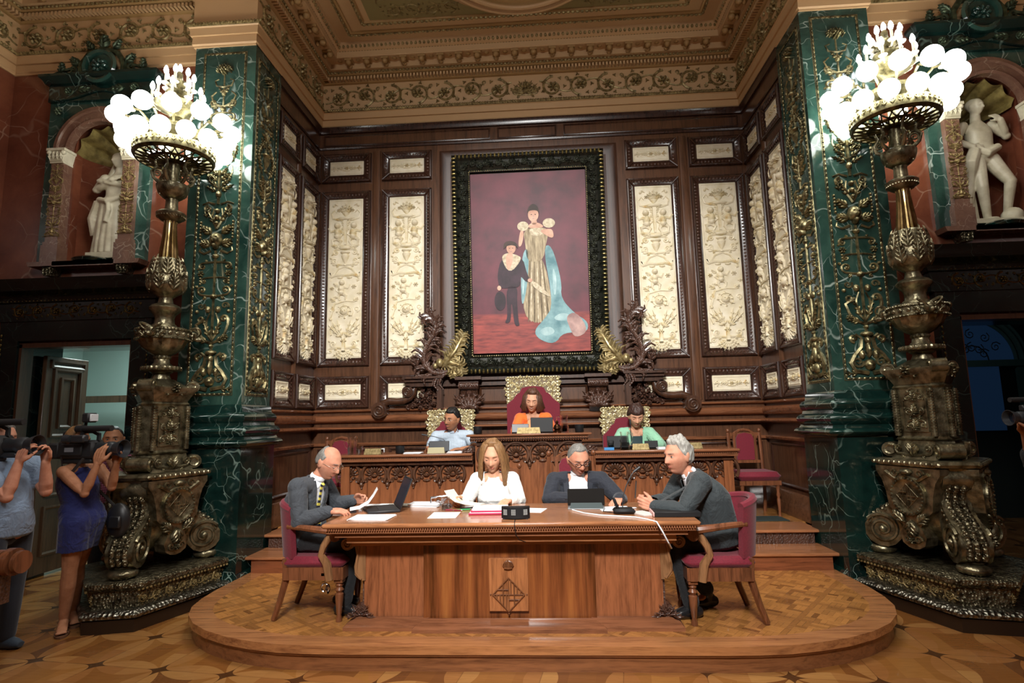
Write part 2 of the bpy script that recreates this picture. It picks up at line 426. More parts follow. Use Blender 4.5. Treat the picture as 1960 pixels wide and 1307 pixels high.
def starfloor():
    t = NT('star parquet'); C = .52
    o = t.mapping(t.obj(), loc=(.22, .1, 0), rot=(0, 0, radians(8)), sc=(1/C, 1/C, 1))
    x = t.n('SeparateXYZ', (o,)); u, v = x.outputs[0], x.outputs[1]
    M = t.math
    fu = M('SUBTRACT', M('FRACT', u), .5); fv = M('SUBTRACT', M('FRACT', v), .5)      # node at cell corners
    au, av = M('ABSOLUTE', fu), M('ABSOLUTE', fv)
    nu_, nv_ = M('SUBTRACT', .5, au), M('SUBTRACT', .5, av)                            # distance to the cell borders
    # light lens petals along the cell borders
    lens1 = M('LESS_THAN', nu_, M('MULTIPLY', M('SUBTRACT', .25, M('MULTIPLY', fv, fv)), .85))
    lens2 = M('LESS_THAN', nv_, M('MULTIPLY', M('SUBTRACT', .25, M('MULTIPLY', fu, fu)), .85))
    seam = M('LESS_THAN', M('MINIMUM', nu_, nv_), .006)
    # dark four-pointed stars at the nodes
    dd = M('ADD', M('SQRT', nu_), M('SQRT', nv_)); star = M('LESS_THAN', dd, .47)
    cu, cv = M('FLOOR', u), M('FLOOR', v); ru, rv = M('FLOOR', M('ADD', u, .5)), M('FLOOR', M('ADD', v, .5))
    r1 = t.n('TexWhiteNoise', (t.n('CombineXYZ', (M('FLOOR', M('MULTIPLY', u, 3.0)), cv, 0.)).outputs[0],), noise_dimensions='3D').outputs[0]
    r2 = t.n('TexWhiteNoise', (t.n('CombineXYZ', (ru, rv, M('GREATER_THAN', M('MULTIPLY', M('SUBTRACT', u, ru), M('SUBTRACT', v, rv)), 0.))).outputs[0],), noise_dimensions='3D').outputs[0]
    body = t.ramp(r1, [(0, V('6b4122')), (.5, V('875629')), (1, V('9c6a35'))])
    pet = t.ramp(r2, [(0, V('946033')), (1, V('ad7e48'))])
    col = t.mix(M('MAXIMUM', lens1, lens2), body, pet)
    col = t.mix(M('MULTIPLY', seam, .4), col, V('4b2a15'))
    col = t.mix(M('MULTIPLY', star, .85), col, V('331a0e'))
    g = t.noise(t.mapping(t.obj(), rot=(0, 0, .5), sc=(1, 9, 1)), 7, 4)
    col = t.mix(.4, col, t.ramp(g, [(.3, (.6, .55, .5)), (.7, (1, 1, 1))]), 'MULTIPLY')
    t.set(Base_Color=col, Roughness=.25, Coat_Weight=.25); return t.m
STARF = starfloor()
m = MB(); m.bx(-8, 8, -6.5, 11, -.06, 0); struct(m.build('floor', STARF))
# ---- dais with rounded ends, steps and alcove floor
half = [(1.3, 3.967), (1.5, 3.975), (1.7, 3.995), (1.92, 4.05), (2.14, 4.13), (2.36, 4.25), (2.55, 4.4), (2.7, 4.58), (2.8, 4.78), (2.85, 5.0), (2.87, 5.25), (2.87, 5.5), (2.87, 6.2)]
outl = [(mx(a, -1), b) for a, b in reversed(half)]+[(mx(a, 1), b) for a, b in half]
def inset(pl, d):
    out = []
    for i, (x, y) in enumerate(pl):
        a = Vector(pl[max(i-1, 0)]); b = Vector(pl[min(i+1, len(pl)-1)]); t_ = (b-a).normalized(); out.append((x-t_.y*d, y+t_.x*d))
    return out
dais = empty('dais', (0, 0, 0), 0, 'low round-ended wooden dais with basket parquet under the front desk', 'platform'); 
m = MB(); m.prism(inset(outl, .17), .02, .1702); m.build('parquet_top', PARQ, dais)
m = MB(); m.prism(outl, .115, .17); 
m.build('nosing', wood('dais nosing', V('b3733a'), V('7a4520'), .22, axis='x', coat=.5), dais, 60)
m = MB(); m.prism(inset(outl, .012), .1, .118); m.prism(inset(outl, .03), .0, .1); m.build('riser', wood('dais riser', V('93592c'), V('5d3217'), .3, axis='x'), dais, 60)
st = empty('step', (0, 0, 0), 0, 'lower wooden step running full width behind the front desk', 'step')
m = MB(); m.bbox((X0, 6.0, .316), (2*2.9, .46, .03), .008); m.build('tread', W_STEP, st)
m = MB(); m.bx(X0-2.84, X0+2.84, 5.80, 6.2, .17, .302); m.build('riser', wood('lower riser', V('8a4a24'), V('5c2d14'), .3, axis='x'), st)
st = empty('step', (0, 0, 0), 0, 'upper wooden step edge with carved dark riser before the council benches', 'step')
m = MB(); m.bbox((X0, 6.38, .46), (2*2.92, .46, .03), .008); m.build('tread', W_STEP, st)
m = MB(); m.bx(X0-2.86, X0+2.86, 6.19, 6.5, .331, .446); m.build('riser', W_CARV, st)
m = MB(); m.bx(X0-2.99, X0+2.99, 6.6, 7.62, .30, ZU); struct(m.build('floor_alcove', PARQ))
# ---- walls
m = MB(); m.bx(X0-3.2, X0+3.2, YB, YB+.15, 0, 7.0); struct(m.build('wall_back', W_PANEL))
for s, nm in ((-1, 'left'), (1, 'right')):
    m = MB(); m.bx(mx(HA, s), mx(HA+.14, s), 6.28, YB, 0, 7.0); struct(m.build('wall_'+nm, W_PANEL))
    # niche wall with its door opening and niche opening
    m = MB(); a, b = HO-.05, 6.12
    d0, d1, n0, n1 = 5.02-.65, 5.02+.65, 4.93-.33, 4.93+.33
    y0, y1 = YN, YN+.5
    for xa, xb, za, zb in ((a, d0, 0, 2.57), (d1, b, 0, 2.57), (a, b, 2.57, 3.44), (a, n0, 3.44, 5.2), (n1, b, 3.44, 5.2), (a, b, 5.2, 7.0)):
        m.bx(mx(xa, s), mx(xb, s), y0, y1, za, zb)
    struct(m.build('wall_front_'+nm, RED))
    m = MB(); m.bx(mx(6.12, s), mx(6.3, s), -6.3, 6.5, 0, 7.0); struct(m.build('wall_hall_'+nm, RED))
m = MB(); m.bx(-6.6, 6.3, -6.5, -6.3, 0, 7); struct(m.build('wall_rear', RED))
# ---- ceiling: hall + alcove with a round dome
ZC = 6.93
def disc_hole():
    m = MB(); cx, cy, R_ = X0, 5.72, .98; n = 64
    rect = []
    x0, x1, y0, y1 = X0-6.4, X0+6.4, -6.4, 7.7
    ring = [(cx+R_*cos(2*pi*i/n), cy+R_*sin(2*pi*i/n)) for i in range(n)]
    def proj(a):
        dx, dy = cos(a), sin(a); t_ = min(((x1-cx)/dx if dx > 1e-9 else (x0-cx)/dx if dx < -1e-9 else 1e9), ((y1-cy)/dy if dy > 1e-9 else (y0-cy)/dy if dy < -1e-9 else 1e9)); return (cx+dx*t_, cy+dy*t_)
    outer = [proj(2*pi*i/n) for i in range(n)]
    for cxn in ((x0, y0), (x1, y0), (x1, y1), (x0, y1)):
        k = min(range(n), key=lambda i: hypot(outer[i][0]-cxn[0], outer[i][1]-cxn[1])); outer[k] = cxn
    vs = [(x, y, ZC) for x, y in ring]+[(x, y, ZC) for x, y in outer]
    fs = [(i, (i+1) % n, n+(i+1) % n, n+i) for i in range(n)]
    m.add(vs, fs); return m, ring
m, ring = disc_hole(); struct(m.build('ceiling', TAN, smooth=0))
m = MB(); m.lathe([(.98, 0), (.98, .05), (.9, .1), (.88, .16), (.8, .18), (.78, .24), (.55, .36), (.25, .42), (.01, .43)], 64, (X0, 5.72, ZC), cap=False); struct(m.build('ceiling_dome', TAN2))
m = MB()
for R_, r_ in ((1.09, .03), (1.0, .03), (.89, .02)):
    m.tube([(X0+R_*cos(2*pi*i/64), 5.72+R_*sin(2*pi*i/64), ZC-.005+(0 if R_ > .95 else .1)) for i in range(64)], r_, 8, closed=True)
struct(m.build('trim_ceiling_ring', TAN))
def rect_sweep(m, x0, x1, y0, y1, prof): m.sweep([(x0, y0), (x1, y0), (x1, y1), (x0, y1)], prof, closed=True)
# flat coffer mouldings on the alcove ceiling (p = inwards, z = down)
def beadline(m, a, b, r, step, squash=1.0, elong=1.3):
    a, b = Vector(a), Vector(b); L = (b-a).length; n = max(1, int(L/step)); d = (b-a)/n; ang = atan2((b-a).y, (b-a).x)
    for i in range(n):
        p = a+d*(i+.5); m.sphere(tuple(p), (step*.5*elong*.75, r, r*squash), 6, 4, M=rotz(ang))
m = MB(); g = MB()
x0, x1, y0, y1 = X0-2.38, X0+2.38, 4.3, 7.02
rect_sweep(m, x0, x1, y0, y1, [(0, ZC), (.05, ZC), (.05, ZC-.02), (.03, ZC-.03), (0, ZC-.02)])
for a, b in (((x0, y1), (x1, y1)), ((x0, y0), (x0, y1)), ((x1, y0), (x1, y1))): beadline(g, (a[0], a[1], ZC-.03), (b[0], b[1], ZC-.03), .018, .055)
rect_sweep(m, x0+.22, x1-.22, y0+.18, y1-.17, [(0, ZC), (.06, ZC), (.055, ZC-.025), (.03, ZC-.03), (0, ZC-.02)])
for a, b in (((x0+.24, y1-.2), (x1-.24, y1-.2)), ((x0+.25, y0), (x0+.25, y1-.2)), ((x1-.25, y0), (x1-.25, y1-.2))): beadline(g, (a[0], a[1], ZC-.03), (b[0], b[1], ZC-.03), .022, .06)
struct(m.build('trim_ceiling_coffer', TAN2)); struct(g.build('trim_ceiling_beads', GILTD))
m = MB(); n = 40
olive = []
for s in (-1, 1):
    pl = [(mx(.02, s), y1-.24), (mx(2.02, s), y1-.24), (mx(2.02, s), 4.6), (mx(1.24, s), 4.6)]+[(mx(1.24*cos(a), s), 5.72+1.1*sin(a)) for a in [(-.9+i*2.4/n) for i in range(n+1)] if 1.35*cos(a) > .02]
    m2 = [(x, y, ZC-.004) for x, y in pl]
    m.add(m2, [tuple(range(len(m2))) if s > 0 else tuple(reversed(range(len(m2))))])
struct(m.build('ceiling_panel', OLIVE, smooth=0))
# arabesques on the olive ceiling field
m = MB(); random.seed(3)
m.T = tr(0, 0, ZC)@rotx(-pi/2)
def rinceau(m, L, Hh, n, r=.012, seed=1, double=True):
    random.seed(seed); st_ = L/n; R_ = min(st_*.47, Hh*.47)
    wav = [(L*i/(n*8), (Hh*.26)*cos(pi*i/8)) for i in range(n*8+1)]
    stroke(m, wav, r*.8)
    for i in range(n):
        u = st_*(i+.5); s = 1 if i % 2 == 0 else -1
        stroke(m, spiral_pts(u, -s*Hh*.02, R_, 1.35, s*pi/2, s, 20), r*1.25, r*.6)
        flower(m, u, -s*Hh*.02, R_*.5, 6, r*2.4)
        for k in range(7):
            a = s*pi/2+s*k*.9; leaf(m, u+cos(a)*R_*.93, -s*Hh*.02+sin(a)*R_*.93, R_*.3, R_*.34, a+s*1.3, r*1.6, 1)
        stroke(m, spiral_pts(u+st_*.5, s*Hh*.33, R_*.22, 1.2, -s*1.5, s, 10), r*.7, r*.4)
Tc = m.T
for s in (-1, 1):
    for (x, y, a, L) in ((.8, 6.62, 0, 1.0), (1.78, 6.5, -pi/2, 1.5)):
        m.T = Matrix.Translation((mx(x, s), y, ZC-.006))@sc3(s, 1, 1)@rotz(a)@rotx(-pi/2)
        rinceau(m, L, .26, 4, .011, 5)
m.T = Matrix.Identity(4); struct(m.build('trim_ceiling_arabesque', GILTD))
# ---- cornice round niche walls, pillars and alcove
path = [(mx(6.12, 1), -6.3), (mx(6.12, 1), YN), (mx(HO, 1), YN), (mx(HO, 1), YP), (mx(HP+.02, 1), YP), (mx(HP+.02, 1), YB), (mx(HP+.02, -1), YB), (mx(HP+.02, -1), YP), (mx(HO, -1), YP), (mx(HO, -1), YN), (mx(6.12, -1), YN), (mx(6.12, -1), -6.3)]
def band(name, prof, mat): m = MB(); m.sweep(path, prof); return struct(m.build(name, mat))
band('trim_fascia_lower', [(0, 5.87), (.02, 5.87), (.02, 5.885), (.035, 5.90), (.03, 5.99), (0, 5.99)], TAN)
band('trim_fascia_upper', [(0, 5.99), (.05, 5.995), (.05, 6.005), (.055, 6.08), (.07, 6.09), (0, 6.09)], TAN)
band('trim_frieze', [(0, 6.09), (.03, 6.14), (.03, 6.53), (0, 6.53)], TAN)
band('trim_frieze_moulding', [(.03, 6.09), (.075, 6.095), (.085, 6.115), (.07, 6.135), (.03, 6.14)], GILTD)
band('trim_dentil_bed', [(0, 6.53), (.05, 6.53), (.07, 6.545), (.07, 6.60), (.13, 6.61), (.15, 6.63), (.14, 6.66), (0, 6.66)], TAN2)
band('trim_corona', [(0, 6.66), (.2, 6.665), (.2, 6.75), (.33, 6.755), (.34, 6.765), (.34, 6.84), (.36, 6.85), (.4, 6.89), (.42, 6.93), (0, 6.93)], TAN)
# carved repeats of the cornice
def along(p, q, off, step, fn, z):
    P, Q = Vector(p), Vector(q); d = (Q-P); L = d.length; d.normalize(); nl = Vector((-d.y, d.x)); n = max(1, round(L/step)); 
    for i in range(n):
        c = P+d*(L*(i+.5)/n)+nl*off; fn(c.x, c.y, z, atan2(d.y, d.x))
segs = []
for i in range(1, len(path)-2): segs.append((path[i], path[i+1]))
segs = [((path[0][0], 3.0), path[1])]+segs+[(path[-2], (path[-1][0], 3.0))]
dn, md, bd, eg = MB(), MB(), MB(), MB()
for i, (p, q) in enumerate(segs):
    mid = len(segs)//2
    al = i == mid or abs(i-mid) == 1
    # inside corners shorten, outside corners lengthen: trim by offset at alcove corners
    d = (Vector(q)-Vector(p)).normalized()
    def sh(off):
        a = Vector(p)+d*(off if i in (1, mid, mid+1, len(segs)-2+1) else (-off if i in (2, 3, 4, mid+2, mid+3) and i != 3 else 0)); b = Vector(q)-d*(off if i in (0, mid-1, mid, len(segs)-2) else 0); return a, b
    a, b = sh(.12)
    along(a, b, .105, .048, lambda x, y, z, r: dn.box((x, y, z), (.028, .07, .045), rotz(r)), 6.572)
    along(a, b, .155, .05, lambda x, y, z, r: bd.sphere((x, y, z), (.02, .016, .018), 6, 4, M=rotz(r)), 6.645)
    along(a, b, .085, .036, lambda x, y, z, r: bd.sphere((x, y, z), (.013, .012, .02), 5, 4, M=rotz(r)), 6.115)
    a, b = sh(.36)
    if (b-a).dot(d) > .1:
        along(a, b, .39, .06, lambda x, y, z, r: eg.sphere((x, y, z), (.021, .02, .03), 6, 4, M=rotz(r)), 6.885)
        def modil(x, y, z, r):
            M = rotz(r); v = M@Vector((0, .0, 0))
            md.box((x, y, z), (.1, .125, .03), M); o_ = M@Vector((0, .03, -.035)); md.sphere((x+o_.x, y+o_.y, z+o_.z), (.04, .045, .04), 10, 7, M=M)
            o_ = M@Vector((0, -.035, -.045)); md.sphere((x+o_.x, y+o_.y, z+o_.z), (.036, .028, .035), 8, 6, M=M)
            o_ = M@Vector((.133, 0, .012)); md.sphere((x+o_.x, y+o_.y, z+o_.z), (.035, .035, .012), 8, 4, M=M)
        along(a, b, .265, .267, modil, 6.735)
        along(a, b, .34, .04, lambda x, y, z, r: eg.sphere((x, y, z), (.013, .01, .01), 5, 3, M=rotz(r)), 6.845)
    if i == mid or True:
        L = (Vector(q)-Vector(p)).length
        if L > .9:
            a, b = sh(.05); L = (b-a).length; fr = MB(); n_ = max(1, round(L/.42)); n_ -= n_ % 2 if i == mid else 0
            r = atan2(d.y, d.x)+pi
            nl = Vector((-d.y, d.x)); o = b+nl*.032
            fr.T = tr(o.x, o.y, 6.335)@rotz(r)
            if i == mid:
                for sg in (1, -1):
                    fr.T = tr(X0+sg*.2, YB-.032, 6.335)@sc3(sg, 1, 1); rinceau(fr, L/2-.22, .34, 7, .017, 7)
                fr.T = tr(X0, YB-.032, 6.335); flower(fr, 0, .0, .09, 7, .035); 
                for k in range(7): leaf(fr, 0, -.1, .22, .09, pi/2+(k-3)*.42, .02, 3)
                volute_pair(fr, 0, -.05, .14, .05, .01)
            else: rinceau(fr, L, .34, n_, .017, 11)
            fr.T = Matrix.Identity(4); struct(fr.build('trim_frieze_ornament', GILTD))
struct(dn.build('trim_dentils', TAN)); struct(md.build('trim_modillions', TAN2)); struct(bd.build('trim_bead_row', GILTD)); struct(eg.build('trim_egg_moulding', GILTD))
# small gilt line on the wood top edge of the alcove
apath = [(mx(HA, 1), 6.28), (mx(HA, 1), YB), (mx(HA, -1), YB), (mx(HA, -1), 6.28)]
def aband(name, prof, mat): m = MB(); m.sweep(apath, prof); return struct(m.build(name, mat))
aband('trim_wood_cornice', [(0, 5.78), (.03, 5.79), (.035, 5.83), (.06, 5.87), (0, 5.87)], W_MOLD)
aband('trim_wood_rail', [(0, 5.545), (.018, 5.55), (.022, 5.575), (.01, 5.59), (0, 5.59)], W_MOLD)
m = MB()
for a, b in ((-2.95, -.5), (-.44, .44), (.5, 2.95)):
    mm = [(0, 0), (0, .012), (.012, .016), (.022, .005), (.022, 0)]
    x0, x1, z0, z1 = X0+a+.02, X0+b-.02, 5.60, 5.765
    m.T = tr(0, YB, 0)@rotx(pi/2); m.sweep([(x0, z0), (x1, z0), (x1, z1), (x0, z1)], mm, closed=True); m.T = Matrix.Identity(4)
struct(m.build('trim_wood_frieze', W_MOLD))
# ---- wainscot mouldings under the carved panels
aband('trim_ledge_1', [(0, 1.78), (.03, 1.785), (.045, 1.80), (.03, 1.815), (0, 1.82)], W_BENCH)
aband('trim_ledge_2', [(0, 1.64), (.05, 1.65), (.075, 1.68), (.075, 1.72), (.04, 1.745), (0, 1.75)], W_BENCH)
aband('trim_ledge_3', [(0, 1.54), (.09, 1.55), (.12, 1.565), (.12, 1.58), (.1, 1.59), (0, 1.6)], W_BENCH)
aband('trim_ledge_4', [(0, 1.33), (.04, 1.34), (.05, 1.365), (.03, 1.38), (0, 1.38)], W_BENCH)
aband('baseboard_back', [(0, ZU), (.05, ZU), (.05, ZU+.14), (.03, ZU+.17), (.03, ZU+.25), (.015, ZU+.27), (0, ZU+.27)], W_PANELX)
m = MB()
def wframe(T, w_, h_, m=m):
    m.T = T@rotx(pi/2); m.sweep([(0, 0), (w_, 0), (w_, h_), (0, h_)], [(0, 0), (0, .015), (.012, .02), (.03, .006), (.03, 0)], closed=True); m.T = Matrix.Identity(4)
for k in range(6): wframe(tr(X0-2.92+k*.985, YB, .8), .92, .5)
for s in (-1, 1):
    T = tr(mx(HA, s), 7.5 if s < 0 else 6.4, .8)@rotz(-pi/2*s*1) if False else (tr(mx(HA, -1), 6.4, .8)@rotz(pi/2) if s < 0 else tr(mx(HA, 1), 7.5, .8)@rotz(-pi/2))
    wframe(T, 1.1, .5)
struct(m.build('trim_wainscot_frames', W_MOLD))

# ================================================================== carved wall panels
def frame_sweep(m, w_, h_, prof, c=(0, 0)):
    """mitred rectangular frame centred on c in the local xz plane, prof = (inset, out)"""
    T0 = m.T.copy(); m.T = m.T@rotx(pi/2)
    x0, x1, y0, y1 = c[0]-w_/2, c[0]+w_/2, c[1]-h_/2, c[1]+h_/2
    m.sweep([(x0, y0), (x1, y0), (x1, y1), (x0, y1)], prof, closed=True); m.T = T0
def orn_tall(m, h):
    v = -h/2; k = h/2.27
    def Y(y): return v+y*k
    # foot fan and scrolls
    for a in range(-3, 4): leaf(m, 0, Y(.1), .15, .055, pi/2*0+pi/2+a*.36+pi, .02, 3)
    volute_pair(m, 0, Y(.2), .13, .045, .012); volute_pair(m, 0, Y(.1), .17, .035, .01, -1)
    stroke(m, [(0, Y(.1)), (0, Y(.3))], .025, .015)
    flower(m, 0, Y(.24), .04, 6, .03)
    for s in (1, -1):
        for b in (.25, .5, .75): leaf(m, s*.02, Y(.27), .26, .06, pi/2-s*b, .026, 3)
        stroke(m, [(s*.16, Y(.32)), (s*.19, Y(.4)), (s*.15, Y(.46)), (s*.17, Y(.53))], .012, .006)
        blob(m, s*.17, Y(.54), .022, .022, .02)
    # mask in a ring
    stroke(m, spiral_pts(0, Y(.65), .11, 1.6, -.6, 1, 24), .014, .008)
    blob(m, 0, Y(.65), .055, .062, .05); blob(m, -.02, Y(.66), .012, .008, .06); blob(m, .02, Y(.66), .012, .008, .06); blob(m, 0, Y(.645), .009, .02, .064)
    for a in range(8): leaf(m, cos(a*.8)*.055, Y(.65)+sin(a*.8)*.06, .05, .03, a*.8, .02, 1)
    for s in (1, -1): stroke(m, spiral_pts(s*.16, Y(.68), .04, 1.4, -s*1.5, s, 14), .01, .006); leaf(m, s*.1, Y(.78), .1, .06, pi/2-s*.9, .02, 2)
    stroke(m, [(-.18, Y(.55)), (-.12, Y(.76)), (.02, Y(.8)), (.14, Y(.79))], .013, .01)
    # single putto with rosette
    putto(m, -.04, Y(.8), .3*k, 1, .03); flower(m, .12, Y(1.0), .035, 6, .02); flower(m, -.16, Y(.98), .03, 6, .02)
    for q in ((.17, 1.06), (.17, .9), (-.17, .86)): leaf(m, q[0]*.9, Y(q[1]), .07, .04, q[1]*7, .016, 2)
    # canopy
    stroke(m, [(-.18, Y(1.14)), (-.1, Y(1.17)), (0, Y(1.16)), (.1, Y(1.17)), (.18, Y(1.14))], .014); 
    stroke(m, [(-.16, Y(1.15)), (-.09, Y(1.25)), (0, Y(1.29)), (.09, Y(1.25)), (.16, Y(1.15))], .011)
    for s in (1, -1): stroke(m, [(s*.18, Y(1.14)), (s*.19, Y(1.2)), (s*.18, Y(1.08))], .014, .006); blob(m, s*.06, Y(1.13), .04, .02, .02); leaf(m, s*.08, Y(1.3), .12, .07, pi/2-s*1.0, .018, 2)
    urn(m, 0, Y(1.3), .13, .2*k, .04); volute_pair(m, 0, Y(1.37), .13, .045, .011, 1); volute_pair(m, 0, Y(1.49), .12, .04, .011, -1)
    blob(m, 0, Y(1.55), .09, .03, .035)
    for s in (1, -1): leaf(m, s*.06, Y(1.55), .12, .06, pi/2-s*1.2, .02, 3)
    # two putti back to back
    stroke(m, [(-.18, Y(1.6)), (-.06, Y(1.585)), (.06, Y(1.585)), (.18, Y(1.6))], .013)
    putto(m, -.1, Y(1.59), .34*k, -1, .032); putto(m, .1, Y(1.59), .34*k, 1, .032)
    stroke(m, [(0, Y(1.6)), (0, Y(1.95))], .014, .03)
    for s in (1, -1): leaf(m, 0, Y(1.86), .14, .05, pi/2-s*.5, .02, 3)
    stroke(m, [(-.11, Y(1.975)), (.11, Y(1.975))], .018); blob(m, 0, Y(1.98), .12, .03, .04)
    for s in (1, -1): stroke(m, [(s*.1, Y(1.97)), (s*.17, Y(1.99)), (s*.19, Y(2.06)), (s*.15, Y(2.11)), (s*.12, Y(2.07))], .013, .007)
    urn(m, 0, Y(2.0), .12, .09, .03)
    for a in range(-3, 4): leaf(m, 0, Y(2.08), .13-abs(a)*.012, .045, pi/2+a*.42, .024, 3)
    for a in range(-2, 3): flower(m, a*.045, Y(2.13-abs(a)*.012), .026, 5, .03)
    for s in (1, -1): blob(m, s*.16, Y(2.17), .018, .018, .02); leaf(m, s*.1, Y(2.17), .06, .04, pi/2-s*1., .016, 1)
def orn_small(m, w_):
    flower(m, 0, 0, .03, 6, .02)
    for s in (1, -1):
        leaf(m, s*.02, 0, w_*.22, .05, 0 if s > 0 else pi, .018, 3); stroke(m, spiral_pts(s*w_*.22, 0, .03, 1.3, pi/2*s, s, 12), .007, .004)
        leaf(m, s*w_*.25, 0, w_*.14, .04, 0 if s > 0 else pi, .016, 2); blob(m, s*w_*.4, .0, .014, .02, .015); blob(m, s*w_*.34, .03, .012, .012, .013); blob(m, s*w_*.34, -.03, .012, .012, .013)
    stroke(m, [(-.05, .03), (0, .045), (.05, .03)], .007); stroke(m, [(-.05, -.03), (0, -.04), (.05, -.03)], .007)
FPROF = [(0, 0), (0, .03), (.008, .045), (.022, .048), (.03, .036), (.085, .012), (.092, .02), (.108, .02), (.112, 0)]
def carved_panel(w_, h_, orn):
    t = empty('framed_relief', (0, 0, 0))
    m = MB(); frame_sweep(m, w_, h_, FPROF)
    for sx in (-1, 1):
        for sz in (-1, 1):
            x, z = sx*w_/2, sz*h_/2; m.tube([(x-sx*.01, -.045, z-sz*.01), (x-sx*.108, -.02, z-sz*.108)], .011, 6)
    m.cm = 1
    # carved leaf row set on the slope of the frame
    for sx in (-1, 1):
        n = int((h_-.2)/.045)
        for i in range(n): z = -h_/2+.1+(h_-.2)*(i+.5)/n; m.sphere((sx*(w_/2-.056), -.026, z), (.02, .009, .014), 6, 4)
        n = int((w_-.2)/.045)
        for i in range(n): x = -w_/2+.1+(w_-.2)*(i+.5)/n; m.sphere((x, -.026, sx*(h_/2-.056)), (.014, .009, .02), 6, 4)
    m.build('panel_frame', [W_MOLD, W_CARV], t)
    iw, ih = w_-.224, h_-.224
    m = MB(); m.bbox((0, -.008, 0), (iw, .016, ih), .004); frame_sweep(m, iw-.03, ih-.03, [(0, .016), (.004, .021), (.01, .021), (.014, .016)]); m.build('relief_slab', CREAM, t)
    STK[0] = 1.3; m = MB(); m.T = tr(0, -.014, 0)@sc3(1.1, 1.35, 1); (orn_tall(m, ih) if orn == 'tall' else orn_small(m, iw)); STK[0] = 1.0; m.T = Matrix.Identity(4); m.build('relief', CREAMG, t)
    return t
first = {}
def put_panel(kind, w_, h_, x, y, z, rz, label, grp):
    k = (kind, round(w_, 2), round(h_, 2))
    if k not in first: first[k] = carved_panel(w_, h_, kind); o = first[k]; 
    else: o = dup(first[k])
    o.location = (x, y, z); o.rotation_euler = (0, 0, rz); o['label'] = label; o['category'] = 'relief'; o['group'] = grp
    return o
rows = (('tall', 4.905, 2.41, 'tall cream figured relief', 'tall carved wall panels'), ('small', 5.47, 5.04, 'small upper cream relief', 'small upper wall panels'), ('small', 2.27, 1.845, 'small lower cream relief', 'small lower wall panels'))
for kind, zt, zb, lab, grp in rows:
    w_ = .715; h_ = zt-zb
    for s, side in ((-1, 'left'), (1, 'right')):
        for dx, pos in ((2.585, 'next to the %s corner of the back wall' % side), (1.715, 'just %s of the painting' % side)):
            put_panel(kind, w_, h_, mx(dx, s), YB, (zt+zb)/2, 0, '%s %s' % (lab, pos), grp)
        for yc, pos in ((7.28, 'on the %s side wall nearest the corner' % side), (6.64, 'on the %s side wall beside the green pillar' % side)):
            put_panel(kind, .56, h_, mx(HA, s), yc, (zt+zb)/2, -s*pi/2, '%s %s' % (lab, pos), grp)
# rounded stiles between panels
m = MB()
for s in (-1, 1):
    m.T = Matrix.Identity(4)
    for x, r_ in ((mx(2.15, s), .05),):
        m.prism([(x-.055, YB), (x-.045, YB-.012), (x, YB-.018), (x+.045, YB-.012), (x+.055, YB)], 1.85, 5.5)
    xx = mx(HA, s)
    m.prism([(xx, 6.905), (xx-s*.02, 6.92), (xx-s*.035, 6.95), (xx-s*.02, 6.98), (xx, 6.995)] if s < 0 else [(xx, 6.995), (xx-.02, 6.98), (xx-.035, 6.95), (xx-.02, 6.92), (xx, 6.905)], 1.85, 5.5)
struct(m.build('trim_stiles', W_PANEL))
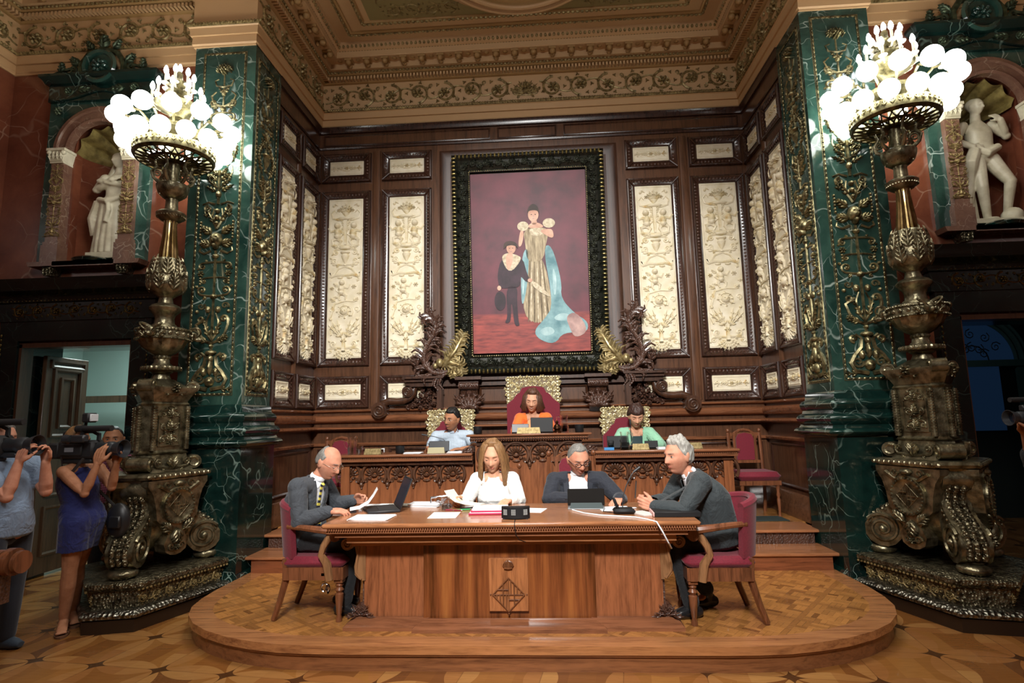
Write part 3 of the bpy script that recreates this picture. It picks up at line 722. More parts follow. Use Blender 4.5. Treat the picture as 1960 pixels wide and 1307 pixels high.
# ================================================================== green marble pillars
def orn_pillar(m, w=.17):
    """gilt candelabrum ornament, v from 0 (bottom) to 3.65"""
    # lyre-shaped foot with scrolled swans
    for s in (1, -1):
        stroke(m, [(s*.02, .02), (s*.13, .04), (s*.165, .12), (s*.12, .2), (s*.06, .27), (s*.05, .36), (s*.1, .4)], .02, .012)
        stroke(m, spiral_pts(s*.1, .13, .055, 1.5, 0, s, 16), .014, .008); leaf(m, s*.09, .02, .13, .06, (0 if s > 0 else pi), .02, 2)
        stroke(m, spiral_pts(s*.115, .36, .04, 1.4, -pi/2, s, 14), .013, .007); blob(m, s*.06, .2, .03, .05, .03)
    blob(m, 0, .1, .05, .06, .04); blob(m, 0, .25, .028, .09, .035); blob(m, 0, .4, .06, .03, .04); blob(m, 0, .34, .03, .05, .03)
    stroke(m, [(0, .4), (0, 1.2)], .012, .01); blob(m, 0, .47, .022, .022, .03)
    # leafy scroll cluster
    for s in (1, -1):
        stroke(m, [(0, .5), (s*.07, .53), (s*.13, .6), (s*.16, .7)]+spiral_pts(s*.115, .76, .04, 1.3, 0, s, 14), .014, .008)
        stroke(m, [(0, .53), (s*.06, .62), (s*.06, .74), (s*.03, .82)], .011, .006); flower(m, s*.135, .56, .035, 6, .025)
        leaf(m, s*.02, .56, .2, .06, pi/2-s*.35, .022, 3); leaf(m, s*.03, .52, .13, .06, pi/2-s*1.3, .02, 3); stroke(m, spiral_pts(s*.12, .9, .04, 1.3, -s*.5, s, 14), .01, .006)
        blob(m, s*.05, .86, .03, .04, .025); blob(m, s*.16, .84, .02, .02, .02)
    # open scrolls with pendants
    volute_pair(m, 0, 1.07, .12, .05, .011, 1); volute_pair(m, 0, 1.17, .11, .03, .009, -1, False)
    blob(m, 0, 1.0, .04, .03, .03)
    volute_pair(m, 0, 1.33, .13, .035, .011, -1)
    for s in (1, -1):
        flower(m, s*.14, 1.25, .035, 6, .025); 
        for k in range(3): blob(m, s*.145, 1.2-k*.03, .012, .014, .014)
    stroke(m, [(0, 1.2), (0, 1.5)], .012); blob(m, 0, 1.44, .035, .03, .03)
    # mask with leaf crown and hanging husks
    blob(m, 0, 1.62, .065, .085, .06); blob(m, -.025, 1.64, .014, .01, .07); blob(m, .025, 1.64, .014, .01, .07); blob(m, 0, 1.6, .012, .03, .08); blob(m, 0, 1.55, .03, .04, .06)
    for s in (1, -1):
        stroke(m, [(s*.05, 1.5), (s*.12, 1.47), (s*.17, 1.5), (s*.16, 1.54)], .014, .006); leaf(m, s*.04, 1.56, .13, .09, (0 if s > 0 else pi)+s*.3, .03, 3); leaf(m, s*.04, 1.68, .15, .08, pi/2-s*.9, .03, 3)
        for k in range(6): blob(m, s*.165, 1.82-k*.035, .013, .016, .018)
        stroke(m, [(0, 1.74), (s*.06, 1.86), (s*.04, 1.97)], .012, .007); stroke(m, spiral_pts(s*.1, 1.97, .04, 1.4, pi/2, -s, 14), .013, .007); leaf(m, s*.02, 1.8, .18, .06, pi/2-s*.5, .022, 3)
        stroke(m, [(s*.03, 2.02), (s*.1, 2.045), (s*.16, 2.02)], .012, .008); leaf(m, s*.11, 1.86, .1, .05, pi/2-s*.2, .02, 2)
    for k in range(3): blob(m, 0, 1.8+k*.07, .026, .03, .035)
    # leaf spray, urn and laurel wreath
    stroke(m, [(0, 2.02), (0, 2.4)], .013); blob(m, 0, 2.13, .03, .04, .03)
    for s in (1, -1):
        for k in range(4): leaf(m, s*.015, 2.16+k*.06, .15-k*.012, .05, pi/2-s*(1.05-k*.15), .02, 3)
        stroke(m, [(s*.01, 2.2), (s*.09, 2.28), (s*.13, 2.38), (s*.12, 2.46)], .01, .006); flower(m, s*.1, 2.33, .03, 5, .022)
        wr = [(s*(.05+.085*sin(pi*t)+.02), 2.45+.36*t) for t in [i/10 for i in range(11)]]
        stroke(m, wr, .008)
        for i, p in enumerate(wr[1:]):
            leaf(m, p[0], p[1], .06, .035, pi/2-s*(.9-1.6*i/10), .018, 1); leaf(m, p[0], p[1], .05, .03, pi/2+s*(.4+i/10), .016, 1)
    urn(m, 0, 2.5, .14, .2, .05); stroke(m, [(0, 2.7), (0, 2.95)], .01)
    # slender candelabrum with scroll pairs
    volute_pair(m, 0, 2.83, .07, .03, .009, 1)
    for k in range(3):
        for s in (1, -1): leaf(m, 0, 2.86, .12, .04, pi/2-s*k*.5, .018, 2)
    blob(m, 0, 3.0, .05, .02, .03); stroke(m, [(0, 2.95), (0, 3.55)], .009, .007)
    volute_pair(m, 0, 3.02, .09, .045, .01, -1); volute_pair(m, 0, 3.2, .1, .035, .01, 1, False)
    for s in (1, -1):
        stroke(m, [(0, 3.14), (s*.1, 3.2), (s*.13, 3.28), (s*.08, 3.33)], .011, .006); leaf(m, s*.04, 3.13, .1, .05, pi/2-s*1.2, .018, 2)
        stroke(m, [(0, 3.38), (s*.08, 3.4), (s*.1, 3.46), (s*.06, 3.48)], .01, .005); leaf(m, 0, 3.3, .1, .04, pi/2-s*.6, .016, 2)
    blob(m, 0, 3.12, .03, .03, .03); blob(m, 0, 3.3, .024, .03, .025)
    for k in range(7): a = k*pi/6; flower(m, cos(a)*.06, 3.58+sin(a)*.045, .032, 5, .03)
    flower(m, 0, 3.57, .045, 6, .045)
def rope_frame(m, x0, x1, z0, z1):
    for (a, b) in (((x0, z0), (x1, z0)), ((x1, z0), (x1, z1)), ((x1, z1), (x0, z1)), ((x0, z1), (x0, z0))):
        L = hypot(b[0]-a[0], b[1]-a[1]); n = max(2, int(L/.05)); vert = abs(b[0]-a[0]) < 1e-6
        for i in range(n):
            t = (i+.5)/n; x = a[0]+(b[0]-a[0])*t; z = a[1]+(b[1]-a[1])*t
            l_ = (.02, .008, .011)
            m.sphere((x, -.006, z), (.011, .009, .022) if vert else (.022, .009, .011), 6, 4)
            if vert: m.box((x, -.003, z+L/n/2), (.016, .01, .006))
            else: m.box((x+L/n/2, -.003, z), (.006, .01, .016))
    frame_sweep(m, x1-x0+.04, z1-z0+.04, [(0, 0), (.002, .006), (.006, .006), (.008, 0)], ((x0+x1)/2, (z0+z1)/2))
PB = [(0, 1.42), (.1, 1.42), (.15, 1.44), (.17, 1.465), (.15, 1.49), (.11, 1.5), (.09, 1.53), (.12, 1.56), (.135, 1.59), (.115, 1.62), (.07, 1.64), (.06, 1.67), (.085, 1.7), (.09, 1.73), (.07, 1.76), (.03, 1.78), (.02, 1.84), (0, 1.86)]
def pillar(s):
    side = 'left' if s < 0 else 'right'
    p = empty('marble_pillar', (mx(3.31, s), 6.0, 0), 0, 'square dark green marble pillar with gilt ornament standing %s of the dais' % side, 'pillar')
    m = MB(); m.bx(-.35, .35, -.3, .3, 1.4, 5.93); m.build('shaft', GREEN, p, 0)
    m = MB(); m.bx(-.42, .42, -.4, .3, 0, 1.43); m.bx(-.40, .40, -.385, .3, 1.2, 1.44); m.build('pedestal', GREEND, p, 0)
    cw = [(-.35, .3), (-.35, -.3), (.35, -.3), (.35, .3)]; cw = list(reversed(cw))
    m = MB(); m.sweep([(.35, .3), (.35, -.3), (-.35, -.3), (-.35, .3)][::1] if False else [(-.35, .3), (-.35, -.3), (.35, -.3), (.35, .3)], [(-a, b) for a, b in PB]); m.build('base_moulding', GREEND, p)
    m = MB(); m.sweep([(-.42, .3), (-.42, -.4), (.42, -.4), (.42, .3)], [(-a, b) for a, b in [(0, 0), (.05, 0), (.05, .12), (.03, .15), (.015, .2), (0, .21)]]); m.build('plinth_moulding', GREEND, p)
    m = MB(); m.T = tr(0, -.3, 0); rope_frame(m, -.23, .23, 1.97, 5.78); m.build('front_border', GILT, p)
    STK[0] = 1.25; m = MB(); m.T = tr(0, -.3, 2.0)@sc3(1.08, 1.3, 1); orn_pillar(m); m.build('front_ornament', GILTD if False else GILT, p)
    M = tr(-s*.35, 0, 0)@rotz(pi/2 if s < 0 else -pi/2)
    m = MB(); m.T = M; rope_frame(m, -.22, .22, 1.97, 5.74); m.build('side_border', GILT, p)
    m = MB(); m.T = M@tr(0, 0, 2.0)@sc3(1.05, 1.2, 1); orn_pillar(m); STK[0] = 1.0; m.build('side_ornament', GILT, p)
    return p
for s in (-1, 1): pillar(s)

# ================================================================== niche surrounds, statues, door surrounds
SHELL = metalm('gilded shell', V('a08c54'), V('6b5a30'), .5, 12, .25)
MARBW = NT('white statuary marble'); _o = MARBW.obj(); MARBW.set(Base_Color=MARBW.ramp(MARBW.noise(_o, 8, 4), [(.3, V('b9ae92')), (.7, V('ddd4bc'))]), Roughness=.45); MARBW = MARBW.m
def niche(s):
    side = 'left' if s < 0 else 'right'
    t = empty('niche_surround', (mx(4.93, s), YN, 3.5), 0, 'green marble arched niche surround high on the wall %s of the dais' % side, 'niche')
    zs = 1.34; Ri, Ro, D = .34, .52, .45
    n = 20
    # green slab with arched opening
    m = MB()
    def slab(Rin, x1, ztop, y0, y1, m):
        inn = [(Rin, 0)]+[(Rin*cos(pi*i/n), zs+Rin*sin(pi*i/n)) for i in range(n+1)]+[(-Rin, 0)]
        out = []
        for i, (x, z) in enumerate(inn):
            if i == 0: out.append((x1, 0))
            elif i == n+2: out.append((-x1, 0))
            else:
                a = pi*(i-1)/n; dx, dz = cos(a), sin(a)
                tt = min(x1/abs(dx) if abs(dx) > 1e-6 else 1e9, (ztop-zs)/dz if dz > 1e-6 else 1e9); out.append((dx*tt, zs+dz*tt))
        for cx in (x1, -x1):
            k = min(range(1, n+2), key=lambda i: hypot(out[i][0]-cx, out[i][1]-ztop)); out[k] = (cx, ztop)
        k = len(inn); vs = [(x, y0, z) for x, z in inn]+[(x, y0, z) for x, z in out]+[(x, y1, z) for x, z in inn]+[(x, y1, z) for x, z in out]
        fs = []
        for i in range(k-1): fs += [(i, i+1, k+i+1, k+i), (2*k+i+1, 2*k+i, 3*k+i, 3*k+i+1), (i+1, i, 2*k+i, 2*k+i+1), (k+i, k+i+1, 3*k+i+1, 3*k+i)]
        m.add(vs, fs)
    slab(Ri+.16, .64, 1.95, -.06, .02, m); m.build('marble_slab', GREEN, t, 0)
    # pink arch band with inner reveal
    m = MB(); k = []
    prof = [(Ri, -.02), (Ri, -.1), (Ri+.03, -.11), (Ri+.03, -.09), (Ri+.13, -.09), (Ri+.14, -.115), (Ri+.18, -.11), (Ri+.18, -.02)]
    vs = []
    for i in range(n+1):
        a = pi*i/n
        for r, y in prof: vs.append((r*cos(a), y, zs+r*sin(a)))
    q = len(prof); fs = [(i*q+j, i*q+(j+1) % q, (i+1)*q+(j+1) % q, (i+1)*q+j) for i in range(n) for j in range(q)]
    m.add(vs, fs); m.build('arch', PINK, t)
    for sx in (-1, 1):
        m = MB(); x = sx*.43
        m.bx(x-.075, x+.075, -.12, 0, .24, 1.17); m.bx(x-.1, x+.1, -.14, 0, .0, .2); m.bx(x-.09, x+.09, -.13, 0, .2, .24)
        pil = m.build('pilaster', PINK, t, 0)
        m = MB(); m.T = tr(x, -.12, .3)@sc3(.5, .5, .25); orn_pillar(m); m.T = Matrix.Identity(4); m.build('pilaster_ornament', GILTD, pil)
        m = MB(); m.bx(x-.08, x+.08, -.14, 0, 1.17, 1.19); m.prism([(x-.075, 1.19), (x+.075, 1.19), (x+.1, 1.31), (x-.1, 1.31)], -.15, 0, axis='y'); m.bx(x-.11, x+.11, -.17, 0, 1.31, 1.34)
        for a in range(4):
            m.T = tr(x, -.155, 1.2); leaf(m, -.07+a*.046, 0, .1, .04, pi/2, .02, 2); m.T = Matrix.Identity(4)
        for b in (-1, 1): m.sphere((x+b*.085, -.15, 1.29), .028, 8, 6)
        m.build('capital', MARBW, pil)
        m = MB(); m.prism([(x-.09, 0), (x+.09, 0), (x+.07, -.07), (x+.04, -.15), (x-.04, -.15), (x-.07, -.07)], -.12, 0, axis='y')
        m.T = tr(x, -.12, -.02); 
        for a in (-1, 0, 1): leaf(m, a*.04, 0, .13, .05, -pi/2, .03, 2)
        m.T = Matrix.Identity(4); m.build('bracket', BRONZED, t)
    # curved back and shell head
    m = MB()
    m.grid(lambda u, v: (Ri*cos(pi-pi*u), D*sin(pi*u)*1.0, v*zs), 20, 2); m.build('niche_back', RED, t)
    m = MB()
    def sh(u, v):
        a = pi*u; b = pi/2*v; rr = 1-.16*abs(sin(a*5.5))*sin(b)
        x = -cos(a)*sin(b)*Ri*rr; z = zs+.0+sin(a)*sin(b)*Ri*rr; y = D*cos(b)
        return (x, y*rr, z)
    m.grid(sh, 78, 12); m.build('shell_vault', SHELL, t)
    # half shell closing wall behind
    m = MB(); m.bx(-.36, .36, -.16, D-.02, -.06, 0.0); m.prism([(-.66, -.0), (.66, -.0), (.64, -.05), (-.64, -.05)], -.16, 0, axis='y'); m.build('sill', PINK, t)
    # entablature, volute crest and roundel
    m = MB(); m.bx(-.64, .64, -.1, 0, 1.95, 2.2); m.sweep([(-.64, 0), (-.64, -.1), (.64, -.1), (.64, 0)], [(-a, b) for a, b in [(0, 2.15), (.03, 2.16), (.05, 2.2), (.08, 2.23), (.08, 2.26), (0, 2.27)]])
    m.tube([(.6*(2*i/20-1), -.11, 1.96+.1*exp_(-((2*i/20-1)*2.2)**2)) for i in range(21)], .014, 6)
    m.lathe([(.001, 0), (.2, 0), (.21, .03), (.18, .05), (.15, .05), (.14, .02), (.1, .0), (.001, 0)], 28)
    m.build('entablature', GREEND, t)
    m = MB(); m.T = tr(0, -.13, 2.34)@rotx(pi/2)
    m.lathe([(.001, 0), (.2, 0), (.215, .03), (.19, .05), (.16, .04), (.15, .01), (.001, .0)], 28); m.T = tr(0, -.14, 2.34); flower(m, 0, 0, .1, 8, .05); m.T = Matrix.Identity(4); m.build('roundel', GREEN, t)
    m = MB(); m.T = tr(0, -.1, 0)
    stroke(m, [(-.26, 2.28), (-.26, 2.4), (-.17, 2.53), (0, 2.58), (.17, 2.53), (.26, 2.4), (.26, 2.28)], .035)
    for sx in (-1, 1):
        stroke(m, [(sx*.6, 2.29), (sx*.5, 2.33), (sx*.38, 2.36)]+spiral_pts(sx*.36, 2.33, .05, 1.2, pi/2, sx, 12), .022, .012)
        leaf(m, sx*.5, 2.28, .16, .08, pi/2, .05, 3); leaf(m, sx*.28, 2.38, .16, .09, pi/2-sx*.8, .05, 3); leaf(m, sx*.12, 2.56, .16, .08, pi/2-sx*.6, .05, 3)
        stroke(m, spiral_pts(sx*.4, 2.08, .06, 1.4, 0, sx, 14), .012, .007); leaf(m, sx*.3, 2.08, .18, .08, (pi if sx > 0 else 0), .03, 3); flower(m, sx*.4, 2.08, .04, 6, .03)
        flower(m, sx*.5, 1.83, .05, 6, .03)
    leaf(m, 0, 2.56, .2, .12, pi/2, .06, 3); m.T = Matrix.Identity(4); m.build('crest', metalm('dull green bronze', V('5d6b52'), V('2c3527'), .45, 18, .6), t)
def exp_(x): return math.exp(x)
for s in (-1, 1): niche(s)
DARKM = marble('black green door marble', V('070f0f'), V('101f1d'), V('4a5b54'), 1.2, .16, .35, .02)
def door_surround(s):
    side = 'left' if s < 0 else 'right'; n = 1 if s < 0 else 2
    t = empty('door_%d' % n, (mx(5.02, s), YN, 0)); t['kind'] = 'structure'
    m = MB(); m.bx(-.88, -.66, -.08, 0, 0, 2.62); m.bx(.66, .88, -.08, 0, 0, 2.62); m.bx(-.88, .88, -.08, 0, 2.62, 2.84); m.bx(-.92, .92, -.1, 0, 2.84, 3.06)
    m.sweep([(-.92, 0), (-.92, -.1), (.92, -.1), (.92, 0)], [(-a, b) for a, b in [(0, 3.04), (.03, 3.05), (.05, 3.09), (.1, 3.12), (.16, 3.15), (.17, 3.19), (.2, 3.22), (.22, 3.27), (0, 3.28)]])
    m.build('marble_surround', DARKM, t)
    m = MB(); m.bx(-.68, -.63, -.05, .1, 0, 2.59); m.bx(.63, .68, -.05, .1, 0, 2.59); m.bx(-.68, .68, -.05, .1, 2.55, 2.6); m.build('wood_jamb', W_DARK, t, 0)
    m = MB(); m.bx(-.68, -.645, .1, .51, 0, 2.59); m.bx(.645, .68, .1, .51, 0, 2.59); m.bx(-.68, .68, .1, .51, 2.565, 2.6); m.build('door_reveal', DARKM, t, 0)
    m = MB(); m.T = tr(0, -.085, 0)
    for sx in (-1, 1):
        for i in range(46): m.sphere((sx*.85, 0, .3+i*.053), (.01, .01, .02), 6, 4)
    m.T = tr(-.75, -.1, 2.95); rinceau(m, 1.5, .16, 7, .009, 4)
    m.T = tr(0, -.1, 0)
    for i in range(40): m.sphere((-.86+i*.044, -.03, 3.065), (.014, .01, .012), 5, 3)
    m.T = Matrix.Identity(4); m.build('door_gilding', metalm('tarnished gilding', V('8d7443'), V('3e3219'), .4, 25), t)
    return t
for s in (-1, 1): door_surround(s)
# left opening: open door leaf and the pale room behind it
def leafdoor(loc, rz, lab):
    t = empty('door_leaf', loc, rz, lab, 'door')
    m = MB(); m.bbox((.31, 0, 1.26), (.62, .05, 2.46), .006); m.build('board', W_DOOR, t)
    m = MB()
    for y in (-.025, .025):
        sgn = 1 if y < 0 else -1
        for (cx, cz, w_, h_) in ((.31, 1.95, .40, .8), (.31, 1.95, .2, .6), (.31, 1.15, .4, .55), (.31, .5, .4, .55), (.31, 2.4, .5, .1)):
            m.T = tr(cx, y, cz)@(Matrix.Identity(4) if sgn > 0 else rotz(pi)); frame_sweep(m, w_, h_, [(0, 0), (.0, .02), (.02, .024), (.04, .01), (.04, 0)])
    m.T = Matrix.Identity(4); m.build('raised_panels', W_DOOR, t)
    m = MB(); m.sphere((.56, -.06, 1.1), .03, 10, 8); m.cyl((.56, -.03, 1.1), (.56, -.06, 1.1), .012, seg=8); m.build('door_knob', BRASS, t)
    return t
leafdoor((mx(5.6, -1), YN+.2, 0), radians(91), 'dark panelled wooden door standing open in the left doorway')
leafdoor((mx(4.44, 1), YN+.5, 0), radians(112), 'dark panelled wooden door folded back in the right doorway')
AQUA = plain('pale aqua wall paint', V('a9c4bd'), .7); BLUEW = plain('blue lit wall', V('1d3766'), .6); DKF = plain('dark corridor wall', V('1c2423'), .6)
m = MB(); m.bx(-8, -3.4, 9.2, 9.3, 0, 4); m.bx(-8, -7.9, 6.5, 9.2, 0, 4); m.bx(-3.5, -3.4, 7.76, 9.2, 0, 4); struct(m.build('wall_lobby_left', AQUA, smooth=0))
m = MB(); m.bx(-8, -3.34, 6.5, 9.3, 3.4, 3.5); struct(m.build('ceiling_lobby', AQUA, smooth=0))
m = MB(); m.bx(-8, -3.34, 8.8, 8.86, 2.05, 2.16); m.bx(-6.28, -6.2, 8.8, 8.86, 0, 2.06); m.bx(-8, -5.2, 9.0, 9.06, 1.0, 1.04); struct(m.build('trim_lobby_transom', W_DOOR, smooth=0))
area('lobby_light', (-5.6, 7.8, 3.35), (0, 0, 0), 1.2, 60, (.85, 1, .97))
# right doorway: dim corridor with a glazed arch in teal moulding
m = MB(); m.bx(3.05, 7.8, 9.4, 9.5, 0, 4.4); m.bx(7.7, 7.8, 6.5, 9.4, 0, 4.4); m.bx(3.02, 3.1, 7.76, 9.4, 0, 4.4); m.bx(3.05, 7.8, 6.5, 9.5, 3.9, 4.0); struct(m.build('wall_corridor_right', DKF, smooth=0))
TEALP = plain('teal painted moulding', V('4b6a66'), .5)
w = empty('window_1', (6.72, 9.38, 2.41)); w.scale = (.84, 1, .84); w['kind'] = 'structure'
m = MB()
for R_, r_ in ((.86, .05), (.95, .035), (.76, .03)): m.tube([(R_*cos(pi*i/32), -.03, R_*sin(pi*i/32)) for i in range(33)], r_, 8)
m.bx(-1.0, 1.0, -.08, 0, -.12, 0); m.bx(-1.0, -.74, -.05, 0, -2.05, -.12); m.bx(.74, 1.0, -.05, 0, -2.05, -.12); m.build('window_arch', TEALP, w)
GLB = NT('blue evening glass'); GLB.set(Base_Color=V('1a2f4e'), Roughness=.3, Emission_Color=V('2c4c74'), Emission_Strength=.1); GLB = GLB.m
m = MB(); m.add([(.74*cos(pi*i/24), -.01, .74*sin(pi*i/24)) for i in range(25)], [tuple(reversed(range(25)))]); m.add([(-.74, -.01, -1.3), (.45, -.01, -1.3), (.45, -.01, -.12), (-.74, -.01, -.12)], [(0, 1, 2, 3)]); m.build('pane', GLB, w, 0)
m = MB(); m.T = tr(0, -.02, 0)
for a in range(1, 6):
    an = pi*a/6
    for rr in (.25, .5): stroke(m, spiral_pts(rr*cos(an), rr*sin(an), .1, 1.5, an, 1 if a % 2 else -1, 12), .01, .008, 4)
stroke(m, [(.28*cos(pi*i/12), .28*sin(pi*i/12)) for i in range(13)], .01)
m.build('ironwork', plain('black iron', (.01, .012, .015), .5), w)
point('corridor_light', (5.2, 7.6, 3.3), 7, (.7, .9, 1), .2)
# ================================================================== the two bronze torcheres
GLOBE = NT('glowing opal glass'); GLOBE.set(Base_Color=(.9, .9, .85), Roughness=.2, Emission_Color=(.97, 1, .93), Emission_Strength=12.0); GLOBE = GLOBE.m
FLAME = NT('glowing candle bulb'); FLAME.set(Base_Color=(.9, .9, .9), Emission_Color=(.95, .97, 1), Emission_Strength=14.0); FLAME = FLAME.m
SILVER = metalm('worn silvered bronze', V('a3a092'), V('4c4a40'), .35, 40, bumpy=38)
def tri(fa, ca):
    """truncated triangle; face distance fa, corner cut distance ca; corners point to -Y and +-120 deg"""
    hx = (fa-.5*ca)/(sqrt(3)/2); pts = []
    for k in range(3):
        c, s_ = cos(2*pi*k/3), sin(2*pi*k/3)
        for x, y in ((-hx, -ca), (hx, -ca)): pts.append((x*c-y*s_, x*s_+y*c))
    return pts
def tri_stack(m, levels):
    """levels: (fa, ca, z)"""
    vs = []; n = len(levels)
    for fa, ca, z in levels: vs += [(x, y, z) for x, y in tri(fa, ca)]
    fs = [tuple(range(5, -1, -1)), tuple(range(6*n-6, 6*n))]
    for l in range(n-1):
        for i in range(6): j = (i+1) % 6; fs.append((l*6+i, l*6+j, l*6+6+j, l*6+6+i))
    m.add(vs, fs)
LEG = [(.0, 1.17), (.33, 1.17), (.37, 1.15), (.39, 1.11), (.385, 1.06), (.35, 1.02), (.31, .985), (.30, .92), (.32, .86), (.38, .80), (.46, .745), (.53, .69), (.575, .62), (.57, .55), (.53, .49), (.47, .455), (.40, .45), (.34, .475), (.29, .53), (.26, .6), (.2, .64), (.0, .64)]
def crest(m, R_):
    """round city shield: lozenge quartered with cross and pales"""
    for k in range(4):
        a = pi/2*k; m.tube([(R_*cos(a), -.005, R_*sin(a)), (R_*cos(a+pi/2), -.005, R_*sin(a+pi/2))], R_*.035, 5)
    m.tube([(-R_, -.004, 0), (R_, -.004, 0)], R_*.03, 5); m.tube([(0, -.004, -R_), (0, -.004, R_)], R_*.03, 5)
    for qx, qz, typ in ((-1, 1, 'c'), (1, 1, 'p'), (-1, -1, 'p'), (1, -1, 'c')):
        if typ == 'c':
            m.tube([(qx*R_*.35, -.004, 0), (qx*R_*.35, -.004, qz*R_*.65)], R_*.045, 5); m.tube([(0, -.004, qz*R_*.3), (qx*R_*.7, -.004, qz*R_*.3)], R_*.045, 5)
        else:
            for i in range(4): x = R_*(.14+.2*i); m.tube([(qx*x, -.004, 0), (qx*x, -.004, qz*(R_-x))], R_*.045, 5)
def torchere(s):
    side = 'left' if s < 0 else 'right'
    t = empty('bronze_torchere', (mx(3.555, s), 5.3, 0), 0, 'tall bronze torchere with white glass globes in front of the %s marble pillar' % side, 'lamp')
    t.rotation_euler = (0, 0, -s*radians(12))
    B = lambda m, name, mat=BRONZE, par=t, sm=40: m.build(name, mat, par, sm)
    m = MB(); tri_stack(m, [(.5, .66, 0), (.5, .66, .1)]); B(m, 'base', GREEND if False else plain('dark base wood', V('2c1d12'), .4), sm=0)
    m = MB(); tri_stack(m, [(.48, .64, .1), (.52, .68, .115), (.525, .685, .14), (.5, .66, .165), (.47, .63, .17)]); B(m, 'leaf_moulding', SILVER)
    m = MB(); tri_stack(m, [(.44, .57, .17), (.44, .57, .30), (.47, .6, .31), (.5, .63, .34), (.5, .63, .37), (.48, .61, .38)]); B(m, 'plinth', BRONZED, sm=30)
    m = MB()
    for k in range(3):
        A = rotz(2*pi*k/3+pi/3)
        m.T = A@tr(-.42, -.44, .235); rinceau(m, .84, .1, 7, .007, 3); m.T = A
        for i in range(26): m.sphere((-.44+i*.035, -.485, .318), .011, 6, 4)
    m.T = Matrix.Identity(4); B(m, 'plinth_ornament', GILTD)
    for k in range(3):
        A = rotz(2*pi*k/3)
        m = MB(); m.T = A; m.sphere((0, -.47, .42), (.115, .115, .055), 16, 10); m.lathe([(.06, .46), (.08, .47), (.06, .485)], 12, (0, -.47, 0)); B(m, 'ball_foot')
        m = MB(); m.T = A@rotz(-pi/2); w_ = .105
        m.prism(LEG, -w_, w_, axis='y')
        m.T = A@rotz(-pi/2); leg = B(m, 'scroll_leg')
        for sg in (-1, 1):
            m = MB(); m.T = A@rotz(-pi/2)@tr(0, sg*w_, 0)@(Matrix.Identity(4) if sg < 0 else Matrix.Diagonal((1, -1, 1, 1)))
            for cx, cz, R_, tn in ((.425, .605, .135, 2.0), (.325, 1.1, .058, 1.5)):
                m.tube([(x, -.008, z) for x, z in spiral_pts(cx, cz, R_, tn, .6 if R_ > .1 else 0, 1 if R_ > .1 else -1, int(20*tn))], [R_*.13*(1-.5*i/(20*tn)) for i in range(int(20*tn)+1)], 6)
                m.sphere((cx, -.008, cz), R_*.24, 10, 6)
            for i in range(14):
                a = LEG[5+i//2] if i % 2 == 0 else tuple((LEG[5+i//2][j]+LEG[6+i//2][j])/2 for j in (0, 1)); m.sphere((a[0]-.03, -.006, a[1]), .011, 6, 4)
            leaf(m, .30, .74, .2, .1, 2.2, .03, 3)
            m.T = Matrix.Identity(4); B(m, 'leg_scroll_relief', BRONZE, leg)
        m = MB(); m.T = A@rotz(-pi/2)
        for i in range(5, 14):
            a, b = LEG[i], LEG[i+1]; d = Vector((b[0]-a[0], b[1]-a[1])); nx, nz = -d.y, d.x; L = d.length
            for j in range(2):
                q = j/2; x, z = a[0]+d.x*q, a[1]+d.y*q
                for yy in (-.05, 0, .05): m.sphere((x, yy, z), (.03, .028, .032), 6, 4)
        B(m, 'acanthus', BRONZED, leg)
    # body between the legs
    m = MB(); tri_stack(m, [(.12, .12, .52), (.2, .25, .58), (.26, .3, .7), (.27, .3, .95), (.29, .35, 1.1), (.31, .38, 1.19)]); B(m, 'pedestal_core')
    for k in range(3):
        A = rotz(2*pi*k/3+pi/3)
        m = MB(); m.T = A
        sh_ = [(-.1, .53), (-.05, .5), (0, .49), (.05, .5), (.1, .53), (.12, .6), (.08, .68), (.13, .75), (.2, .82), (.22, .95), (.25, 1.05), (.3, 1.12), (.3, 1.17), (-.3, 1.17), (-.3, 1.12), (-.25, 1.05), (-.22, .95), (-.2, .82), (-.13, .75), (-.08, .68), (-.12, .6)]
        m.prism(sh_, -.33, -.2, axis='y'); pl = B(m, 'shield_plate', sm=30)
        m = MB(); m.T = A@tr(0, -.335, .93)@rotx(pi/2); m.lathe([(.001, 0), (.12, 0), (.14, .012), (.16, .02), (.165, .005), (.16, -.01)], 32)
        m.T = A@tr(0, -.345, .93)
        for i in range(28): m.sphere((.145*cos(i*pi/14), -.012, .145*sin(i*pi/14)), .011, 6, 4)
        crest(m, .1); m.T = Matrix.Identity(4); B(m, 'medallion', BRONZE, pl)
        m = MB(); m.T = A@tr(0, -.335, 0)
        stroke(m, [(-.2, 1.12), (-.1, 1.06), (0, 1.1), (.1, 1.06), (.2, 1.12)], .018); blob(m, 0, 1.13, .06, .03, .04)
        for b in (-1, 1): stroke(m, spiral_pts(b*.12, 1.12, .04, 1.2, 0, b, 12), .012, .008); stroke(m, spiral_pts(b*.05, .57, .035, 1.3, 0, b, 12), .012, .008); leaf(m, b*.05, .7, .14, .08, pi/2-b*.9, .03, 3)
        leaf(m, 0, .74, .14, .1, -pi/2, .04, 3); flower(m, 0, .56, .03, 6, .03); m.T = Matrix.Identity(4); B(m, 'plate_ornament', BRONZE, pl)
    m = MB(); tri_stack(m, [(.3, .37, 1.17), (.34, .41, 1.18), (.355, .425, 1.205), (.34, .41, 1.23), (.3, .36, 1.235)])
    for k in range(3):
        m.T = rotz(2*pi*k/3+pi/3)
        for i in range(13): m.sphere((-.3+i*.05, -.345, 1.205), (.025, .016, .02), 6, 4)
    B(m, 'rope_slab')
    # cushion with corner scrolls
    m = MB(); tri_stack(m, [(.24, .3, 1.235), (.2, .26, 1.3), (.18, .24, 1.39), (.2, .26, 1.4)])
